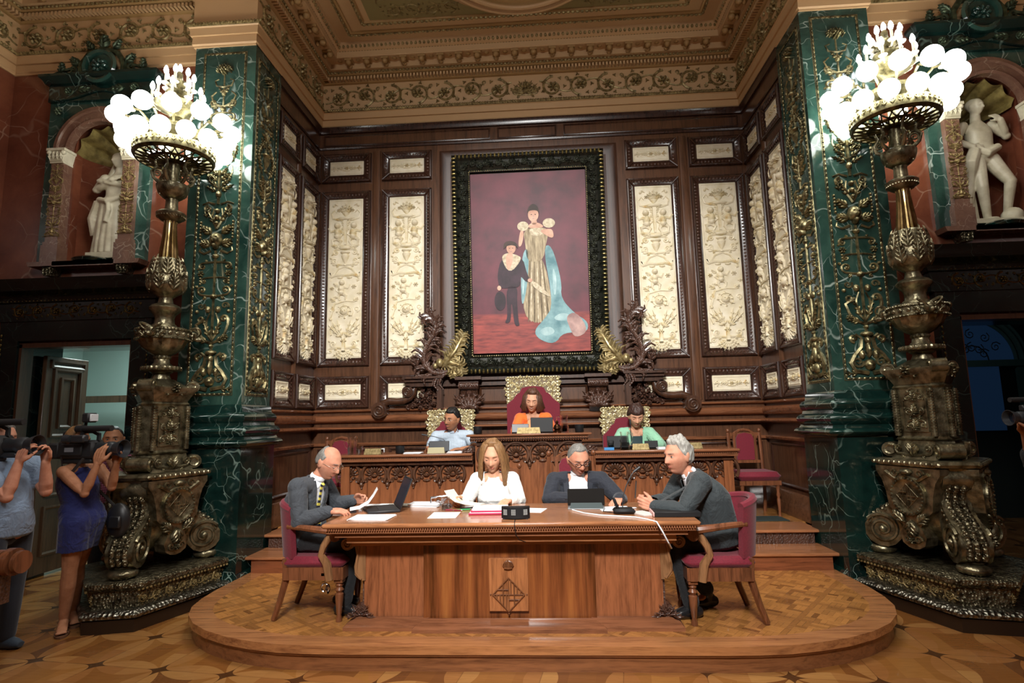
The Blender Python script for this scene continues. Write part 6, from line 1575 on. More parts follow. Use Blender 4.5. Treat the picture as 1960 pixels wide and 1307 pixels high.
        if ly.get('V') and ly.get('lapel'):
            v = ly['V']; nh = (N-C).dot(up); g = MB()
            for s in (-1, 1):
                pts = []
                for i in range(9):
                    h = v[0]+(nh+.01-v[0])*i/8; ww = v[1]+(v[2]-v[1])*min(1, (h-v[0])/(nh-v[0]))**v[3]
                    q = cast(nm, s*(ww+.018), h); pts.append(q+fwd*.004)
                lw = [.006, .018, .026, .03, .034, .036, .026, .03, .024]
                fr_ = []
                vs = []
                for i, q in enumerate(pts):
                    o_ = rt*s; vs += [q-o_*.016+fwd*.002, q+o_*lw[i]-fwd*.006*(lw[i]/.03), q+o_*lw[i]-fwd*.012, q-o_*.016-fwd*.006]
                k_ = len(pts); g.add([tuple(a) for a in vs], [(i*4+j, i*4+(j+1) % 4, i*4+4+(j+1) % 4, i*4+4+j) for i in range(k_-1) for j in range(4)]+[(0, 1, 2, 3), ((k_-1)*4+3, (k_-1)*4+2, (k_-1)*4+1, (k_-1)*4)])
            g.build('lapel', mat, o, 60)
    if trousers:
        m = MB()
        for (Hp, K, A, Tt) in leg_pts: capsule(m, [tuple(P.lerp(Hp, .5)), tuple(Hp), tuple(Hp.lerp(K, .5)), tuple(K), tuple(K.lerp(A, .4)), tuple(A+(K-A)*.03)], [.11, .103, .093, .073, .07, .062])
        capsule(m, [tuple(P-Vector((0, 0, .02))), tuple(P+(C-P)*.25)], [.125, .12]); put(fuse(m, .009, 5, 'trousers'), 'trousers', trousers, t)
    if shoemat:
        for (Hp, K, A, Tt) in leg_pts: m = MB(); shoe(m, A+Vector((0, 0, -.0)), Tt); put(fuse(m, .006, 3, 'shoe'), 'shoe', shoemat, t)
    if head_cb: head_cb(HM, t, ctx)
    return t, ctx
def shirt_collar(ctx, mat, key='shirt', spread=.04, depth=.05):
    C, N, up, fwd, rt = (ctx[k] for k in ('C', 'N', 'up', 'fwd', 'rt')); m = MB()
    for s in (-1, 1):
        a = N+up*.035+rt*s*.05+fwd*.01; b = N+fwd*.062+rt*s*.006-up*.005; c = b-up*depth*.8+rt*s*spread+fwd*.012; d = N+rt*s*.066+fwd*.02-up*.0
        vs = [a, b, c, d]; vs += [v-fwd*.006 for v in vs]; m.add([tuple(v) for v in vs], [(0, 1, 2, 3), (7, 6, 5, 4), (0, 4, 5, 1), (1, 5, 6, 2), (2, 6, 7, 3), (3, 7, 4, 0)])
    pts = [N+up*.02+(rt*cos(a)-fwd*sin(a)*-1)*.058 for a in [i*2*pi/20 for i in range(20)]]
    m.tube([N+up*.022+rt*.056*cos(a)+fwd*.056*sin(a) for a in [-.9+i*(2*pi-1.4+.0)/20+pi/2+.35 for i in range(21)]], [(.018, .006)]*21, 6)
    return m.build('collar', mat, ctx['t'], 40)
# ---- clothes
C_GREY = cloth('charcoal grey suit cloth', V('3b3f45'), .85, .12, 200, .1, .5); C_NAVY = cloth('dark navy jacket cloth', V('20242e'), .85, .12, 200, .1, .5); C_DGRN = cloth('dark slate suit cloth', V('2b3235'), .8, .12, 200, .1, .5)
C_WHITE = cloth('white knit', V('eceae6'), .85, .03, 90, .2, .5); C_SHIRT = cloth('white shirt cotton', V('e6eaf0'), .7, .03, 90, .1, .2); C_TROU = cloth('black trousers', V('17181b'), .85, .1, 200, .1, .4)
C_ORANGE = cloth('orange cardigan', V('f2702a'), .85, .06, 90, .2, .4); C_ORL = cloth('pale orange top', V('eda878'), .8, .05, 90, .1, .2); C_MINT = cloth('mint jacket', V('8fc4a4'), .85, .05, 120, .2, .4); C_TEAL = cloth('dark teal top', V('24393c'), .8, .08, 120)
C_BLUE = cloth('blue dress', V('18215f'), .8, .1, 120, .2, .5); C_POLO = cloth('grey blue t-shirt', V('7f93ad'), .85, .06, 120, .2, .5); C_SHOE = plain('black shoe leather', (.012, .012, .013), .22)
def checker_cloth(name, a, b, s):
    t = NT(name); o = t.obj(); x = t.n('SeparateXYZ', (t.mapping(o, sc=(s, s, s)),)); f1 = t.math('GREATER_THAN', t.math('FRACT', x.outputs[2]), .75); f2 = t.math('GREATER_THAN', t.math('FRACT', t.math('ADD', x.outputs[0], x.outputs[1])), .75)
    t.set(Base_Color=t.mix(t.math('MAXIMUM', f1, f2), b, a), Roughness=.85); t.bump(t.noise(o, 9, 3), .4, .04); return t.m
C_CHECK = checker_cloth('maroon checked cotton', V('a0607a'), V('4f1528'), 45); 
ps = NT('pale blue fine striped cotton'); _x = ps.n('SeparateXYZ', (ps.obj(),)).outputs[0]
ps.set(Base_Color=ps.mix(ps.math('GREATER_THAN', ps.math('FRACT', ps.math('MULTIPLY', _x, 90.0)), .6), V('c3d0dc'), V('a2b4c6')), Roughness=.75); ps.bump(ps.noise(ps.obj(), 9, 3), .5, .04); C_PALE = ps.m
ts = NT('yellow and navy striped tie'); _s = ts.n('SeparateXYZ', (ts.obj(),)); ts.set(Base_Color=ts.mix(ts.math('GREATER_THAN', ts.math('FRACT', ts.math('ADD', ts.math('MULTIPLY', _s.outputs[2], 22.0), ts.math('MULTIPLY', _s.outputs[0], 14.0))), .5), V('e0cf5a'), V('262b3c')), Roughness=.5); TIE = ts.m
H_GREY = hairm('short grey hair', V('8d8a84'), V('4f4c48')); H_GREYL = hairm('wavy grey hair', V('b5b2aa'), V('6f6c66')); H_BLACK = hairm('black hair', V('1c1a1a'), V('0a0909')); H_BROWN = hairm('brown hair', V('6b4530'), V('38231a')); H_DBR = hairm('short dark brown hair', V('4a2e26'), V('24150f')); H_LONG = hairm('long light brown hair', V('9a7248'), V('5d3f26')); H_DARK = hairm('cropped dark hair', V('3a332e'), V('1c1815'))
WIRE = plain('thin metal spectacle wire', V('a8a49a'), .3, .9); BLKF = plain('black spectacle frame', (.01, .01, .014), .25)
def jacket_set(jm, sm, V_=(-.1, .012, .062, .8), infl=.022, collar=0): return [dict(name='shirt', mat=sm, infl=.006, sleeve=0, neck=.0, low=False), dict(name='jacket', mat=jm, infl=infl, V=V_, lapel=True, neck=-.03)]

def hp1(HM, t, c):
    hair_cap(HM, H_GREY, t, front=.13, back=-.075, side=-.012, thick=.007, bald=.55, rough=.003); face_parts(HM, t, H_GREY, 'down', (WIRE, .0011))
    shirt_collar(c, C_SHIRT, depth=.045); m = MB()
    pts = [c['cast']('shirt', 0, h)+c['fwd']*.008 for h in (.15, .1, .05, 0, -.06, -.12)]; pts[0] = c['N']+c['fwd']*.07-c['up']*.015
    rows = [(.014, .012)]+[(.012, .006), (.02, .005), (.025, .004), (.03, .004), (.034, .004)]
    vs = []; 
    for p, (a, b) in zip(pts, rows): vs += [p-c['rt']*a, p+c['rt']*a, p+c['rt']*a-c['fwd']*.006, p-c['rt']*a-c['fwd']*.006]
    m.add([tuple(v) for v in vs], [(i*4+j, i*4+4+j, i*4+4+(j+1) % 4, i*4+(j+1) % 4) for i in range(5) for j in range(4)]); m.sphere(tuple(pts[0]+c['fwd']*.004), (.018, .014, .016), 10, 8); m.build('tie', TIE, t)
Y1 = radians(78)
person('balding man in grey suit and yellow striped tie reading at the left desk end', (-1.97, 4.66, .645),
    (-1.98, 4.66, .745), (-2.0, 4.66, 1.0), (-1.90, 4.655, 1.20), (-1.80, 4.65, 1.325), (radians(72), radians(24), 0), Y1,
    [dict(S=(-1.97, 4.46, 1.155), E=(-1.925, 4.40, .90), W=(-1.70, 4.42, .975), d=(1, .25, .0), n=(0, .2, -1), ts=1, curl=(.35, .5, .4)),
     dict(S=(-1.93, 4.86, 1.155), E=(-1.84, 4.95, .95), W=(-1.665, 4.88, .995), d=(1, -.15, .15), n=(0, -1, -.4), ts=-1, curl=(.5, .7, .4))],
    [((-1.95, 4.57, .745), (-1.56, 4.57, .71), (-1.62, 4.57, .27), (-1.49, 4.55, .172)), ((-1.95, 4.76, .745), (-1.57, 4.78, .70), (-1.72, 4.82, .27), (-1.59, 4.82, .172))],
    SK2, w=.175, d=.112, hs=1.1, layers=jacket_set(C_GREY, C_SHIRT, (-.14, .01, .07, .7)), trousers=C_TROU, shoes=1, shoemat=C_SHOE, head_cb=hp1, belly=.1, bust=0)

def long_hair(HM, t, mat, length=.2, part='hair_length'):
    m = MB(); m.T = HM; random.seed(4)
    for s in (-1, 1):
        for i in range(15):
            a = .70+i*.15; top = (s*.078*sin(a), -.085*cos(a)*.9+.005, .075-.01*abs(a-1.3))
            L_ = -.12-length*(.55+.12*sin(i*2.1)); 
            mid = (s*(.094+.004*sin(i*2))*sin(min(a+.35, 1.57)), -.08*cos(a)+.008, -.02); end = (s*(.104+.01*sin(i*1.7))*sin(min(a+.35, 1.57)), -.075*cos(a)+.01+.008*sin(i*3), L_)
            m.tube([(s*.012, -.03*cos(a)+.01, .122), ((top[0]*.8), top[1], top[2]+.03), (top[0]+s*.008, top[1], top[2]-.015), mid, ((mid[0]+end[0])/2+s*.004, (mid[1]+end[1])/2, (mid[2]+end[2])/2), end, (end[0]-s*.006, end[1], end[2]-.03)], [(.01, .01), (.014, .016), (.014, .018), (.015, .02), (.015, .019), (.011, .014), (.003, .004)], 8)
    return m.build(part, mat, t, 180)
def hp2(HM, t, c):
    h = hair_cap(HM, H_LONG, t, front=.088, back=-.1, side=.0, thick=.018, rough=.004, fringe=-.006); long_hair(HM, h, H_LONG, .22); face_parts(HM, t, H_LONG, 'down', brow=.0012)
    return
    m = MB(); p = [c['N']+c['rt']*.085*cos(a)+c['fwd']*(.07*sin(a)+.012)-c['up']*(.03*sin(a)+.005) for a in [i*2*pi/24 for i in range(24)]]; m.tube(p, .005, 6, closed=True); m.build('neckline', C_WHITE, t)
person('woman with long light brown hair in white cardigan reading papers behind the desk', (-.49, 5.3, .17),
    (-.49, 5.3, .74), (-.49, 5.24, .975), (-.495, 5.19, 1.17), (-.50, 5.14, 1.322), (radians(-3), radians(16), 0), 0,
    [dict(S=(-.645, 5.2, 1.115), E=(-.735, 5.11, .94), W=(-.77, 4.90, .975), d=(-.25, -1, .1), n=(.9, 0, -.5), ts=1, curl=(.5, .8, .5)),
     dict(S=(-.335, 5.2, 1.115), E=(-.265, 5.10, .945), W=(-.345, 4.92, .975), d=(-.4, -1, -.08), n=(0, 0, -1), ts=-1, curl=(.3, .5, .4))],
    [((-.58, 5.27, .73), (-.6, 4.93, .66), (-.6, 4.98, .26), (-.6, 4.86, .172)), ((-.4, 5.27, .73), (-.38, 4.93, .66), (-.38, 4.98, .26), (-.38, 4.86, .172))],
    SK1, w=.145, d=.095, hs=1.14, wide=.93, layers=[dict(name='top', mat=C_WHITE, infl=.01, sleeve=0, neck=.02), dict(name='cardigan', mat=C_WHITE, infl=.02, V=(-.3, .05, .085, 1), neck=.0)], trousers=C_TROU, shoemat=C_SHOE, head_cb=hp2, bust=.25, armr=.95)
def hp3(HM, t, c):
    hair_cap(HM, H_GREY, t, front=.082, back=-.08, side=-.01, thick=.006, rough=.003, volume=.5); face_parts(HM, t, H_GREY, 'down', (BLKF, .0026)); shirt_collar(c, C_SHIRT, depth=.06, spread=.05)
person('man in dark navy jacket, open white shirt and black glasses behind the desk', (.25, 5.3, .17),
    (.25, 5.32, .74), (.25, 5.25, .96), (.25, 5.20, 1.155), (.258, 5.13, 1.285), (radians(17), radians(22), radians(-4)), 0,
    [dict(S=(.045, 5.2, 1.10), E=(-.01, 5.08, .955), W=(.19, 4.97, .975), d=(1, -.2, 0), n=(0, 0, -1), ts=1),
     dict(S=(.455, 5.2, 1.10), E=(.60, 5.06, .945), W=(.575, 4.87, .975), d=(-.45, -1, -.02), n=(0, 0, -1), ts=-1, curl=(.4, .6, .4))],
    [((.15, 5.29, .73), (.13, 4.95, .66), (.13, 5.0, .26), (.13, 4.88, .172)), ((.35, 5.29, .73), (.37, 4.95, .66), (.37, 5.0, .26), (.37, 4.88, .172))],
    SK2, w=.185, d=.115, hs=1.14, layers=jacket_set(C_NAVY, C_SHIRT, (-.25, .055, .085, 1)), trousers=C_TROU, shoemat=C_SHOE, head_cb=hp3, belly=.1)
def hp4(HM, t, c):
    hair_cap(HM, H_GREYL, t, front=.08, back=-.1, side=-.03, thick=.015, rough=.009, volume=1.1); face_parts(HM, t, H_GREY, 'open', None, .5); shirt_collar(c, C_SHIRT, depth=.04)
person('grey-haired man in dark slate suit leaning on the right end of the desk, hands clasped', (1.27, 4.6, .645),
    (1.27, 4.6, .745), (1.22, 4.6, 1.0), (1.09, 4.6, 1.195), (1.005, 4.59, 1.335), (radians(-62), radians(4), radians(0)), radians(-82),
    [dict(S=(1.12, 4.39, 1.155), E=(.96, 4.31, .965), W=(.775, 4.43, .98), d=(-1, .35, .35), n=(.2, 1, 0), ts=-1, curl=(.5, .9, .6)),
     dict(S=(1.08, 4.81, 1.155), E=(.94, 4.78, .965), W=(.78, 4.60, .985), d=(-1, -.35, .3), n=(.1, -1, 0), ts=1, curl=(.6, .9, .6))],
    [((1.24, 4.5, .745), (.93, 4.5, .71), (1.02, 4.5, .27), (.88, 4.47, .172)), ((1.24, 4.7, .745), (.9, 4.72, .69), (1.2, 4.74, .3), (1.1, 4.72, .175))],
    SK2, w=.185, d=.12, hs=1.14, layers=jacket_set(C_DGRN, C_SHIRT, (-.1, .01, .05, .8), .025), trousers=C_TROU, shoemat=C_SHOE, head_cb=hp4, belly=.1)
def hp5(HM, t, c):
    hair_cap(HM, H_BLACK, t, front=.075, back=-.08, side=.0, thick=.013, rough=.004, volume=1.0, fringe=.006); face_parts(HM, t, H_BLACK, 'open', (WIRE, .001), 0, .0022); shirt_collar(c, C_PALE, depth=.06, spread=.05)
person('dark-haired man in pale blue short-sleeved shirt behind the left council bench', (-1.17, 7.2, ZU),
    (-1.16, 7.22, 1.04), (-1.18, 7.17, 1.32), (-1.18, 7.11, 1.505), (-1.18, 7.03, 1.66), (radians(-28), radians(6), radians(8)), radians(-8),
    [dict(S=(-1.385, 7.1, 1.455), E=(-1.49, 7.0, 1.25), W=(-1.43, 6.85, 1.33), d=(.4, -1, .1), n=(0, 0, -1), ts=1), dict(S=(-.975, 7.1, 1.455), E=(-.90, 6.98, 1.31), W=(-1.03, 6.84, 1.31), d=(-1, -.3, 0), n=(0, 0, -1), ts=-1)],
    [((-1.26, 7.2, 1.0), (-1.26, 6.98, .95), (-1.26, 7.05, .58), (-1.26, 6.96, .48)), ((-1.07, 7.2, 1.0), (-1.07, 6.98, .95), (-1.07, 7.05, .58), (-1.07, 6.96, .48))],
    SK3, w=.18, d=.115, hs=1.12, layers=[dict(name='shirt', mat=C_PALE, infl=.018, sleeve=.45, neck=-.01)], trousers=C_TROU, shoemat=C_SHOE, head_cb=hp5)
def hp6(HM, t, c):
    h = hair_cap(HM, H_BROWN, t, front=.08, back=-.1, side=-.02, thick=.018, rough=.005, volume=1); face_parts(HM, t, H_BROWN, 'down', None, 1.0)
    m = MB(); m.T = HM
    for s in (-1, 1):
        for i in range(8): a = .75+i*.26; m.tube([(s*.05, .02, .11), (s*.088*sin(a), -.075*cos(a)+.01, .05), (s*.1*sin(min(a, 1.5)), -.07*cos(a)+.015, -.03), (s*(.098+.004*i)*sin(min(a, 1.57)), -.06*cos(a)+.02, -.09), (s*(.105)*sin(min(a, 1.57)), -.055*cos(a)+.02, -.115)], [(.015, .015), (.02, .02), (.021, .022), (.017, .018), (.005, .005)], 8)
    m.build('hair_length', H_BROWN, h, 180)
person('smiling brown-haired woman in an orange cardigan at the raised central desk', (-.18, 7.22, ZU+.16),
    (-.18, 7.24, 1.25), (-.18, 7.21, 1.51), (-.18, 7.15, 1.705), (-.185, 7.07, 1.865), (radians(-4), radians(14), radians(4)), 0,
    [dict(S=(-.345, 7.15, 1.65), E=(-.40, 7.04, 1.50), W=(-.30, 6.90, 1.515), d=(.6, -1, 0), n=(0, 0, -1), ts=1), dict(S=(-.015, 7.15, 1.65), E=(.05, 7.04, 1.50), W=(-.06, 6.90, 1.515), d=(-.6, -1, 0), n=(0, 0, -1), ts=-1)],
    [((-.27, 7.2, 1.18), (-.27, 7.0, 1.12), (-.27, 7.06, .75), (-.27, 7.0, .645)), ((-.09, 7.2, 1.18), (-.09, 7.0, 1.12), (-.09, 7.06, .75), (-.09, 7.0, .645))],
    SK1, w=.152, d=.1, hs=1.12, wide=.97, layers=[dict(name='top', mat=C_ORL, infl=.006, sleeve=0, neck=.06, low=False), dict(name='cardigan', mat=C_ORANGE, infl=.02, V=(-.2, .02, .075, .7), neck=.0)], trousers=C_TROU, shoemat=C_SHOE, head_cb=hp6, bust=.25)
def hp7(HM, t, c):
    hair_cap(HM, H_DBR, t, front=.05, back=-.085, side=-.01, thick=.02, rough=.006, volume=1, fringe=.012); face_parts(HM, t, H_DBR, 'down')
person('woman with cropped dark hair in a mint jacket reading behind the right council bench', (1.07, 7.22, ZU),
    (1.07, 7.24, 1.04), (1.07, 7.19, 1.31), (1.07, 7.13, 1.5), (1.068, 7.03, 1.65), (0, radians(22), 0), 0,
    [dict(S=(.905, 7.12, 1.445), E=(.80, 6.99, 1.31), W=(.93, 6.84, 1.305), d=(1, -.6, 0), n=(0, 0, -1), ts=1), dict(S=(1.235, 7.12, 1.445), E=(1.34, 6.97, 1.31), W=(1.22, 6.82, 1.305), d=(-1, -.4, 0), n=(0, 0, -1), ts=-1)],
    [((.98, 7.2, 1.0), (.98, 6.98, .95), (.98, 7.05, .58), (.98, 6.96, .48)), ((1.16, 7.2, 1.0), (1.16, 6.98, .95), (1.16, 7.05, .58), (1.16, 6.96, .48))],
    SK1, w=.15, d=.1, hs=1.12, wide=.96, layers=[dict(name='top', mat=C_TEAL, infl=.006, sleeve=0, neck=.07, low=False), dict(name='jacket', mat=C_MINT, infl=.02, V=(-.3, .05, .075, 1), neck=.0, lapel=True)], trousers=C_TROU, shoemat=C_SHOE, head_cb=hp7, bust=.2)
# the press on the left
def hp8(HM, t, c): hair_cap(HM, H_GREY, t, front=.08, thick=.008); face_parts(HM, t, H_GREY, 'down')
person('cameraman in grey-blue t-shirt at the left edge, holding up a video camera', (-4.02, 4.12, 0),
    (-4.07, 4.12, .93), (-4.09, 4.10, 1.2), (-4.12, 4.10, 1.41), (-4.11, 4.10, 1.585), (radians(84), radians(4), 0), radians(74),
    [dict(S=(-4.06, 3.91, 1.36), E=(-3.89, 3.96, 1.17), W=(-3.85, 3.99, 1.41), d=(.25, .05, 1), n=(.2, .9, .0), ts=-1, curl=(.5, .8, .5)),
     dict(S=(-4.02, 4.30, 1.36), E=(-3.83, 4.22, 1.18), W=(-3.79, 4.15, 1.40), d=(.1, -.1, 1), n=(-.1, -1, 0), ts=1, curl=(.6, .9, .6))],
    [((-4.06, 4.04, .92), (-4.04, 4.03, .5), (-4.06, 4.03, .09), (-3.93, 3.99, .0)), ((-4.05, 4.24, .92), (-4.12, 4.32, .5), (-4.18, 4.36, .09), (-4.05, 4.36, .0))],
    SK2, w=.18, d=.14, hs=1.0, layers=[dict(name='shirt', mat=C_POLO, infl=.022, sleeve=.45, neck=-.02, hem=.86)], trousers=cloth('dark navy shorts', V('151823')), shoemat=cloth('dark blue trainers', V('22303f'), .7), head_cb=hp8, belly=.25, armr=1.12)
def hp9(HM, t, c):
    h = hair_cap(HM, H_LONG, t, front=.085, back=-.1, side=0, thick=.014); face_parts(HM, t, H_LONG, 'down'); m = MB(); m.T = HM; m.tube([(0, .1, .03), (0, .135, -.02), (0, .13, -.1), (0, .12, -.16)], [(.03, .03), (.035, .03), (.028, .02), (.006, .006)], 10); m.build('ponytail', H_LONG, h, 180)
t9, c9 = person('camerawoman in short blue sleeveless dress and sandals filming from the left', (-3.95, 4.7, 0),
    (-3.89, 4.66, .93), (-3.93, 4.64, 1.17), (-3.96, 4.63, 1.36), (-3.95, 4.62, 1.535), (radians(84), radians(2), 0), radians(70),
    [dict(S=(-3.93, 4.48, 1.30), E=(-3.73, 4.47, 1.13), W=(-3.655, 4.49, 1.36), d=(.1, .05, 1), n=(.0, 1, .1), ts=-1, curl=(.35, .5, .4)), dict(S=(-3.87, 4.78, 1.30), E=(-3.70, 4.72, 1.15), W=(-3.62, 4.65, 1.36), d=(.1, -.1, 1), n=(0, -1, 0), ts=1, curl=(.5, .7, .5))],
    [((-3.87, 4.57, .9), (-3.93, 4.62, .5), (-4.03, 4.72, .1), (-3.94, 4.60, .02)), ((-3.87, 4.73, .9), (-4.0, 4.78, .5), (-4.12, 4.92, .1), (-4.03, 4.83, .02))],
    SK3, w=.135, d=.095, hs=1.0, wide=.94, layers=[dict(name='dress', mat=C_BLUE, infl=.014, sleeve=0, neck=.05, skirt=.62, hem=.66)], bare_legs=True, head_cb=hp9, bust=.25, hipw=1.15, armr=.92)
for (A, T_) in (((-4.03, 4.72), (-3.94, 4.60)), ((-4.12, 4.92), (-4.03, 4.83))):
    m = MB(); A, T_ = Vector(A), Vector(T_); d = (T_-A).normalized(); q = Vector((-d.y, d.x)); pts = []
    for k in range(16): a = 2*pi*k/16; c_ = A.lerp(T_, .55)+d*(.145*cos(a))+q*(.05*sin(a)*(1+.15*cos(a))); pts.append((c_.x+3.95, c_.y-4.7))
    m.prism(pts, .0, .014); b = A.lerp(T_, .9)-Vector((-3.95, 4.7)); m.tube([(b.x-q.x*.045, b.y-q.y*.045, .02), (b.x, b.y, .048), (b.x+q.x*.045, b.y+q.y*.045, .02)], .006, 6); b = A-Vector((-3.95, 4.7)); m.tube([(b.x+.042*cos(a), b.y+.042*sin(a), .075) for a in [i*2*pi/12 for i in range(12)]], .005, 6, closed=True)
    m.build('sandal', plain('tan sandal leather', V('6b4a35'), .5), t9)
m = MB(); m.T = tr(.27, -.0, .0); m.sphere((0, .1, .86), (.1, .06, .15), 16, 12); m.tube([(-.04, .1, .98), (-.16, .02, 1.15), (-.26, -.06, 1.33)], (.012), 6); m.bbox((.02, .03, .86), (.1, .03, .1), .01); m.T = Matrix.Identity(4); tag(m.build('shoulder_bag', plain('black bag leather', (.012, .012, .013), .4), None, 40, (-3.95, 4.7, 0)), 'black shoulder bag hanging at the side of the camerawoman', 'bag')
def hp10(HM, t, c): hair_cap(HM, H_DARK, t, front=.085, back=-.07, side=.0, thick=.005, rough=.002, volume=.4); face_parts(HM, t, H_DARK, 'open', None, 0, .0022)
t10, _ = person('short-haired man in maroon checked shirt watching behind the camerawoman', (-4.620, 5.900, 0),
    (-4.640, 5.920, 0.92), (-4.630, 5.900, 1.16), (-4.610, 5.870, 1.36), (-4.590, 5.830, 1.52), (radians(28), radians(0), 0), radians(25),
    [dict(S=(-4.810, 5.800, 1.29), E=(-4.760, 5.620, 1.08), W=(-4.560, 5.520, 1.15), d=(1, -.3, .3), n=(0, 0, -1), ts=1), dict(S=(-4.440, 5.940, 1.29), E=(-4.380, 5.740, 1.1), W=(-4.430, 5.600, 1.3), d=(-.2, -.3, 1), n=(-.8, -.2, 0), ts=-1, curl=(.6, .8, .5))],
    [((-4.730, 5.900, 0.9), (-4.740, 5.880, 0.5), (-4.740, 5.900, 0.09), (-4.680, 5.770, 0)), ((-4.560, 5.940, 0.9), (-4.550, 5.920, 0.5), (-4.560, 5.940, 0.09), (-4.500, 5.820, 0))],
    SK3, w=.175, d=.11, hs=1.14, layers=[dict(name='shirt', mat=C_CHECK, infl=.02, sleeve=.45, neck=-.02, hem=.84)], trousers=C_TROU, shoemat=C_SHOE, head_cb=hp10)
person('person in dark clothes at the right edge holding up a camera', (4.05, 4.72, 0),
    (4.1, 4.75, .93), (4.1, 4.73, 1.2), (4.07, 4.72, 1.42), (4.03, 4.7, 1.6), (radians(-78), 0, 0), radians(-70),
    [dict(S=(4.02, 4.52, 1.36), E=(3.86, 4.5, 1.2), W=(3.66, 4.56, 1.47), d=(-.3, .1, 1), n=(-.4, .6, .3), ts=1, curl=(.7, .9, .6)), dict(S=(4.0, 4.92, 1.36), E=(3.83, 4.85, 1.2), W=(3.7, 4.72, 1.46), d=(-.3, -.3, 1), n=(0, -1, 0), ts=-1, curl=(.5, .7, .5))],
    [((4.08, 4.65, .92), (4.06, 4.63, .5), (4.08, 4.63, .09), (3.97, 4.6, 0)), ((4.08, 4.84, .92), (4.08, 4.86, .5), (4.1, 4.88, .09), (3.98, 4.88, 0))],
    SK3, w=.17, d=.11, hs=1.0, layers=[dict(name='shirt', mat=C_TROU, infl=.02, sleeve=.5, neck=-.02, hem=.86)], trousers=C_TROU, shoemat=C_SHOE, head_cb=hp8)
# ================================================================== video cameras, desk things
RUB = plain('black rubber', (.015, .015, .016), .6); GREYP = plain('dark grey plastic', V('2b2d30'), .4); LENSG = plain('lens glass', (.01, .015, .03), .05); CHROME = plain('chrome', V('c8c8cc'), .15, 1.0)
def videocam(loc, rz, label, light=False, sc=1.0):
    t = empty('video_camera', loc, rz, label, 'video camera'); t.scale = (sc, sc, sc)
    m = MB(); m.bbox((0, 0, 0), (.34, .13, .15), .02); m.bbox((-.22, 0, -.01), (.12, .1, .13), .015); m.bbox((-.02, -.07, .0), (.2, .02, .1), .01); m.bbox((0, 0, -.095), (.28, .08, .04), .01); m.build('camera_body', RUB, t)
    m = MB(); m.lathe([(.05, .16), (.055, .18), (.05, .24), (.06, .26), (.06, .3), (.05, .32), (.055, .34), (.075, .40), (.07, .40), (.05, .35)], 24); 
    l = m.build('lens', GREYP, t); l.rotation_euler = (0, pi/2, 0)
    m = MB(); m.lathe([(.0, .345), (.048, .345), (.048, .35), (.0, .36)], 20); g = m.build('lens_glass', LENSG, l)
    m = MB(); m.tube([(-.16, 0, .07), (-.16, 0, .13), (-.1, 0, .15), (.1, 0, .15), (.16, 0, .12), (.16, 0, .07)], [(.014, .02)]*6, 8); m.build('carry_handle', RUB, t)
    m = MB(); m.cyl((.02, -.05, .17), (.32, -.05, .17), .024, seg=14); m.cyl((.0, -.05, .17), (.06, -.05, .17), .03, seg=14); m.box((.05, -.05, .14), (.02, .02, .05)); m.build('microphone', RUB, t)
    m = MB(); m.bbox((.1, -.12, .09), (.12, .06, .06), .01); m.cyl((.02, -.12, .09), (-.04, -.12, .09), .03, .035, 14); m.box((.1, -.08, .1), (.03, .05, .03)); m.build('viewfinder', GREYP, t)
    m = MB(); m.tube([(-.1, -.08, -.06), (-.04, -.11, -.16), (.05, -.11, -.17), (.12, -.09, -.07)], [(.012, .003)]*4, 6); m.bbox((.2, -.0, -.07), (.14, .07, .04), .012); m.build('hand_strap', GREYP, t)
    m = MB(); m.box((-.03, -.083, .0), (.08, .004, .035)); m.build('control_panel', plain('grey camera panel', V('8a8d92'), .4), t)
    if light:
        m = MB(); m.tube([(.02, 0, .15), (.03, 0, .23)], .012, 8); m.bbox((.06, 0, .26), (.07, .1, .08), .012); lt = m.build('camera_lamp', RUB, t)
        m = MB(); m.bbox((.1, 0, .26), (.012, .08, .06), .004); m.build('lamp_diffuser', plain('white diffuser', V('d5dade'), .5), lt)
    return t
videocam((-4.16, 4.03, 1.535), radians(2), 'black video camera held by the man at the left edge', False, 1.0)
videocam((-3.90, 4.60, 1.475), radians(-4), 'black video camera with a small white lamp held by the camerawoman', True, 1.0)
videocam((3.82, 4.62, 1.58), radians(184), 'black camera held at the right edge of the room', False, .8)
ZT = .9405
def flat(name, x, y, w, d, rz, mat, label, cat, z=ZT, th=.004, group=None, n=1):
    m = MB()
    for i in range(n): m.box(((i % 2)*.006, (i % 3)*.005, th*(i+.5)), (w, d, th*.92), rotz(.06*((i*7) % 5-2)*.5))
    o = m.build(name, mat, None, 0, (x, y, z), (0, 0, rz)); return tag(o, label, cat, group)
flat('paper_stack', -1.33, 4.31, .30, .21, radians(-4), PAPER, 'white papers spread at the front left corner of the desk', 'paper', n=3, th=.003)
flat('paper_sheet', -.80, 4.40, .21, .26, radians(4), PAPER, 'blank white sheet lying beside the water glass', 'paper', th=.002)
flat('paper_sheet', -.12, 4.58, .15, .2, radians(-10), PAPER, 'white sheet lying behind the black digital timer', 'paper', th=.002)
flat('paper_sheet', .50, 4.62, .24, .2, radians(10), PAPER, 'white sheet under the hand of the man in black glasses', 'paper', th=.002)
flat('document_pile', -1.48, 4.84, .22, .16, .1, PAPER, 'white papers beyond the hands of the balding man', 'paper', n=4, th=.004)
flat('ring_binder', -1.30, 4.90, .3, .14, .05, plain('grey card binder', V('b9b5a8'), .5), 'grey spiral binder at the back left of the desk', 'binder', th=.012, n=1)
flat('document_pile', -1.05, 4.88, .26, .16, -.12, PAPER, 'white document pile at the back of the desk beyond the laptop', 'paper', n=5, th=.005)
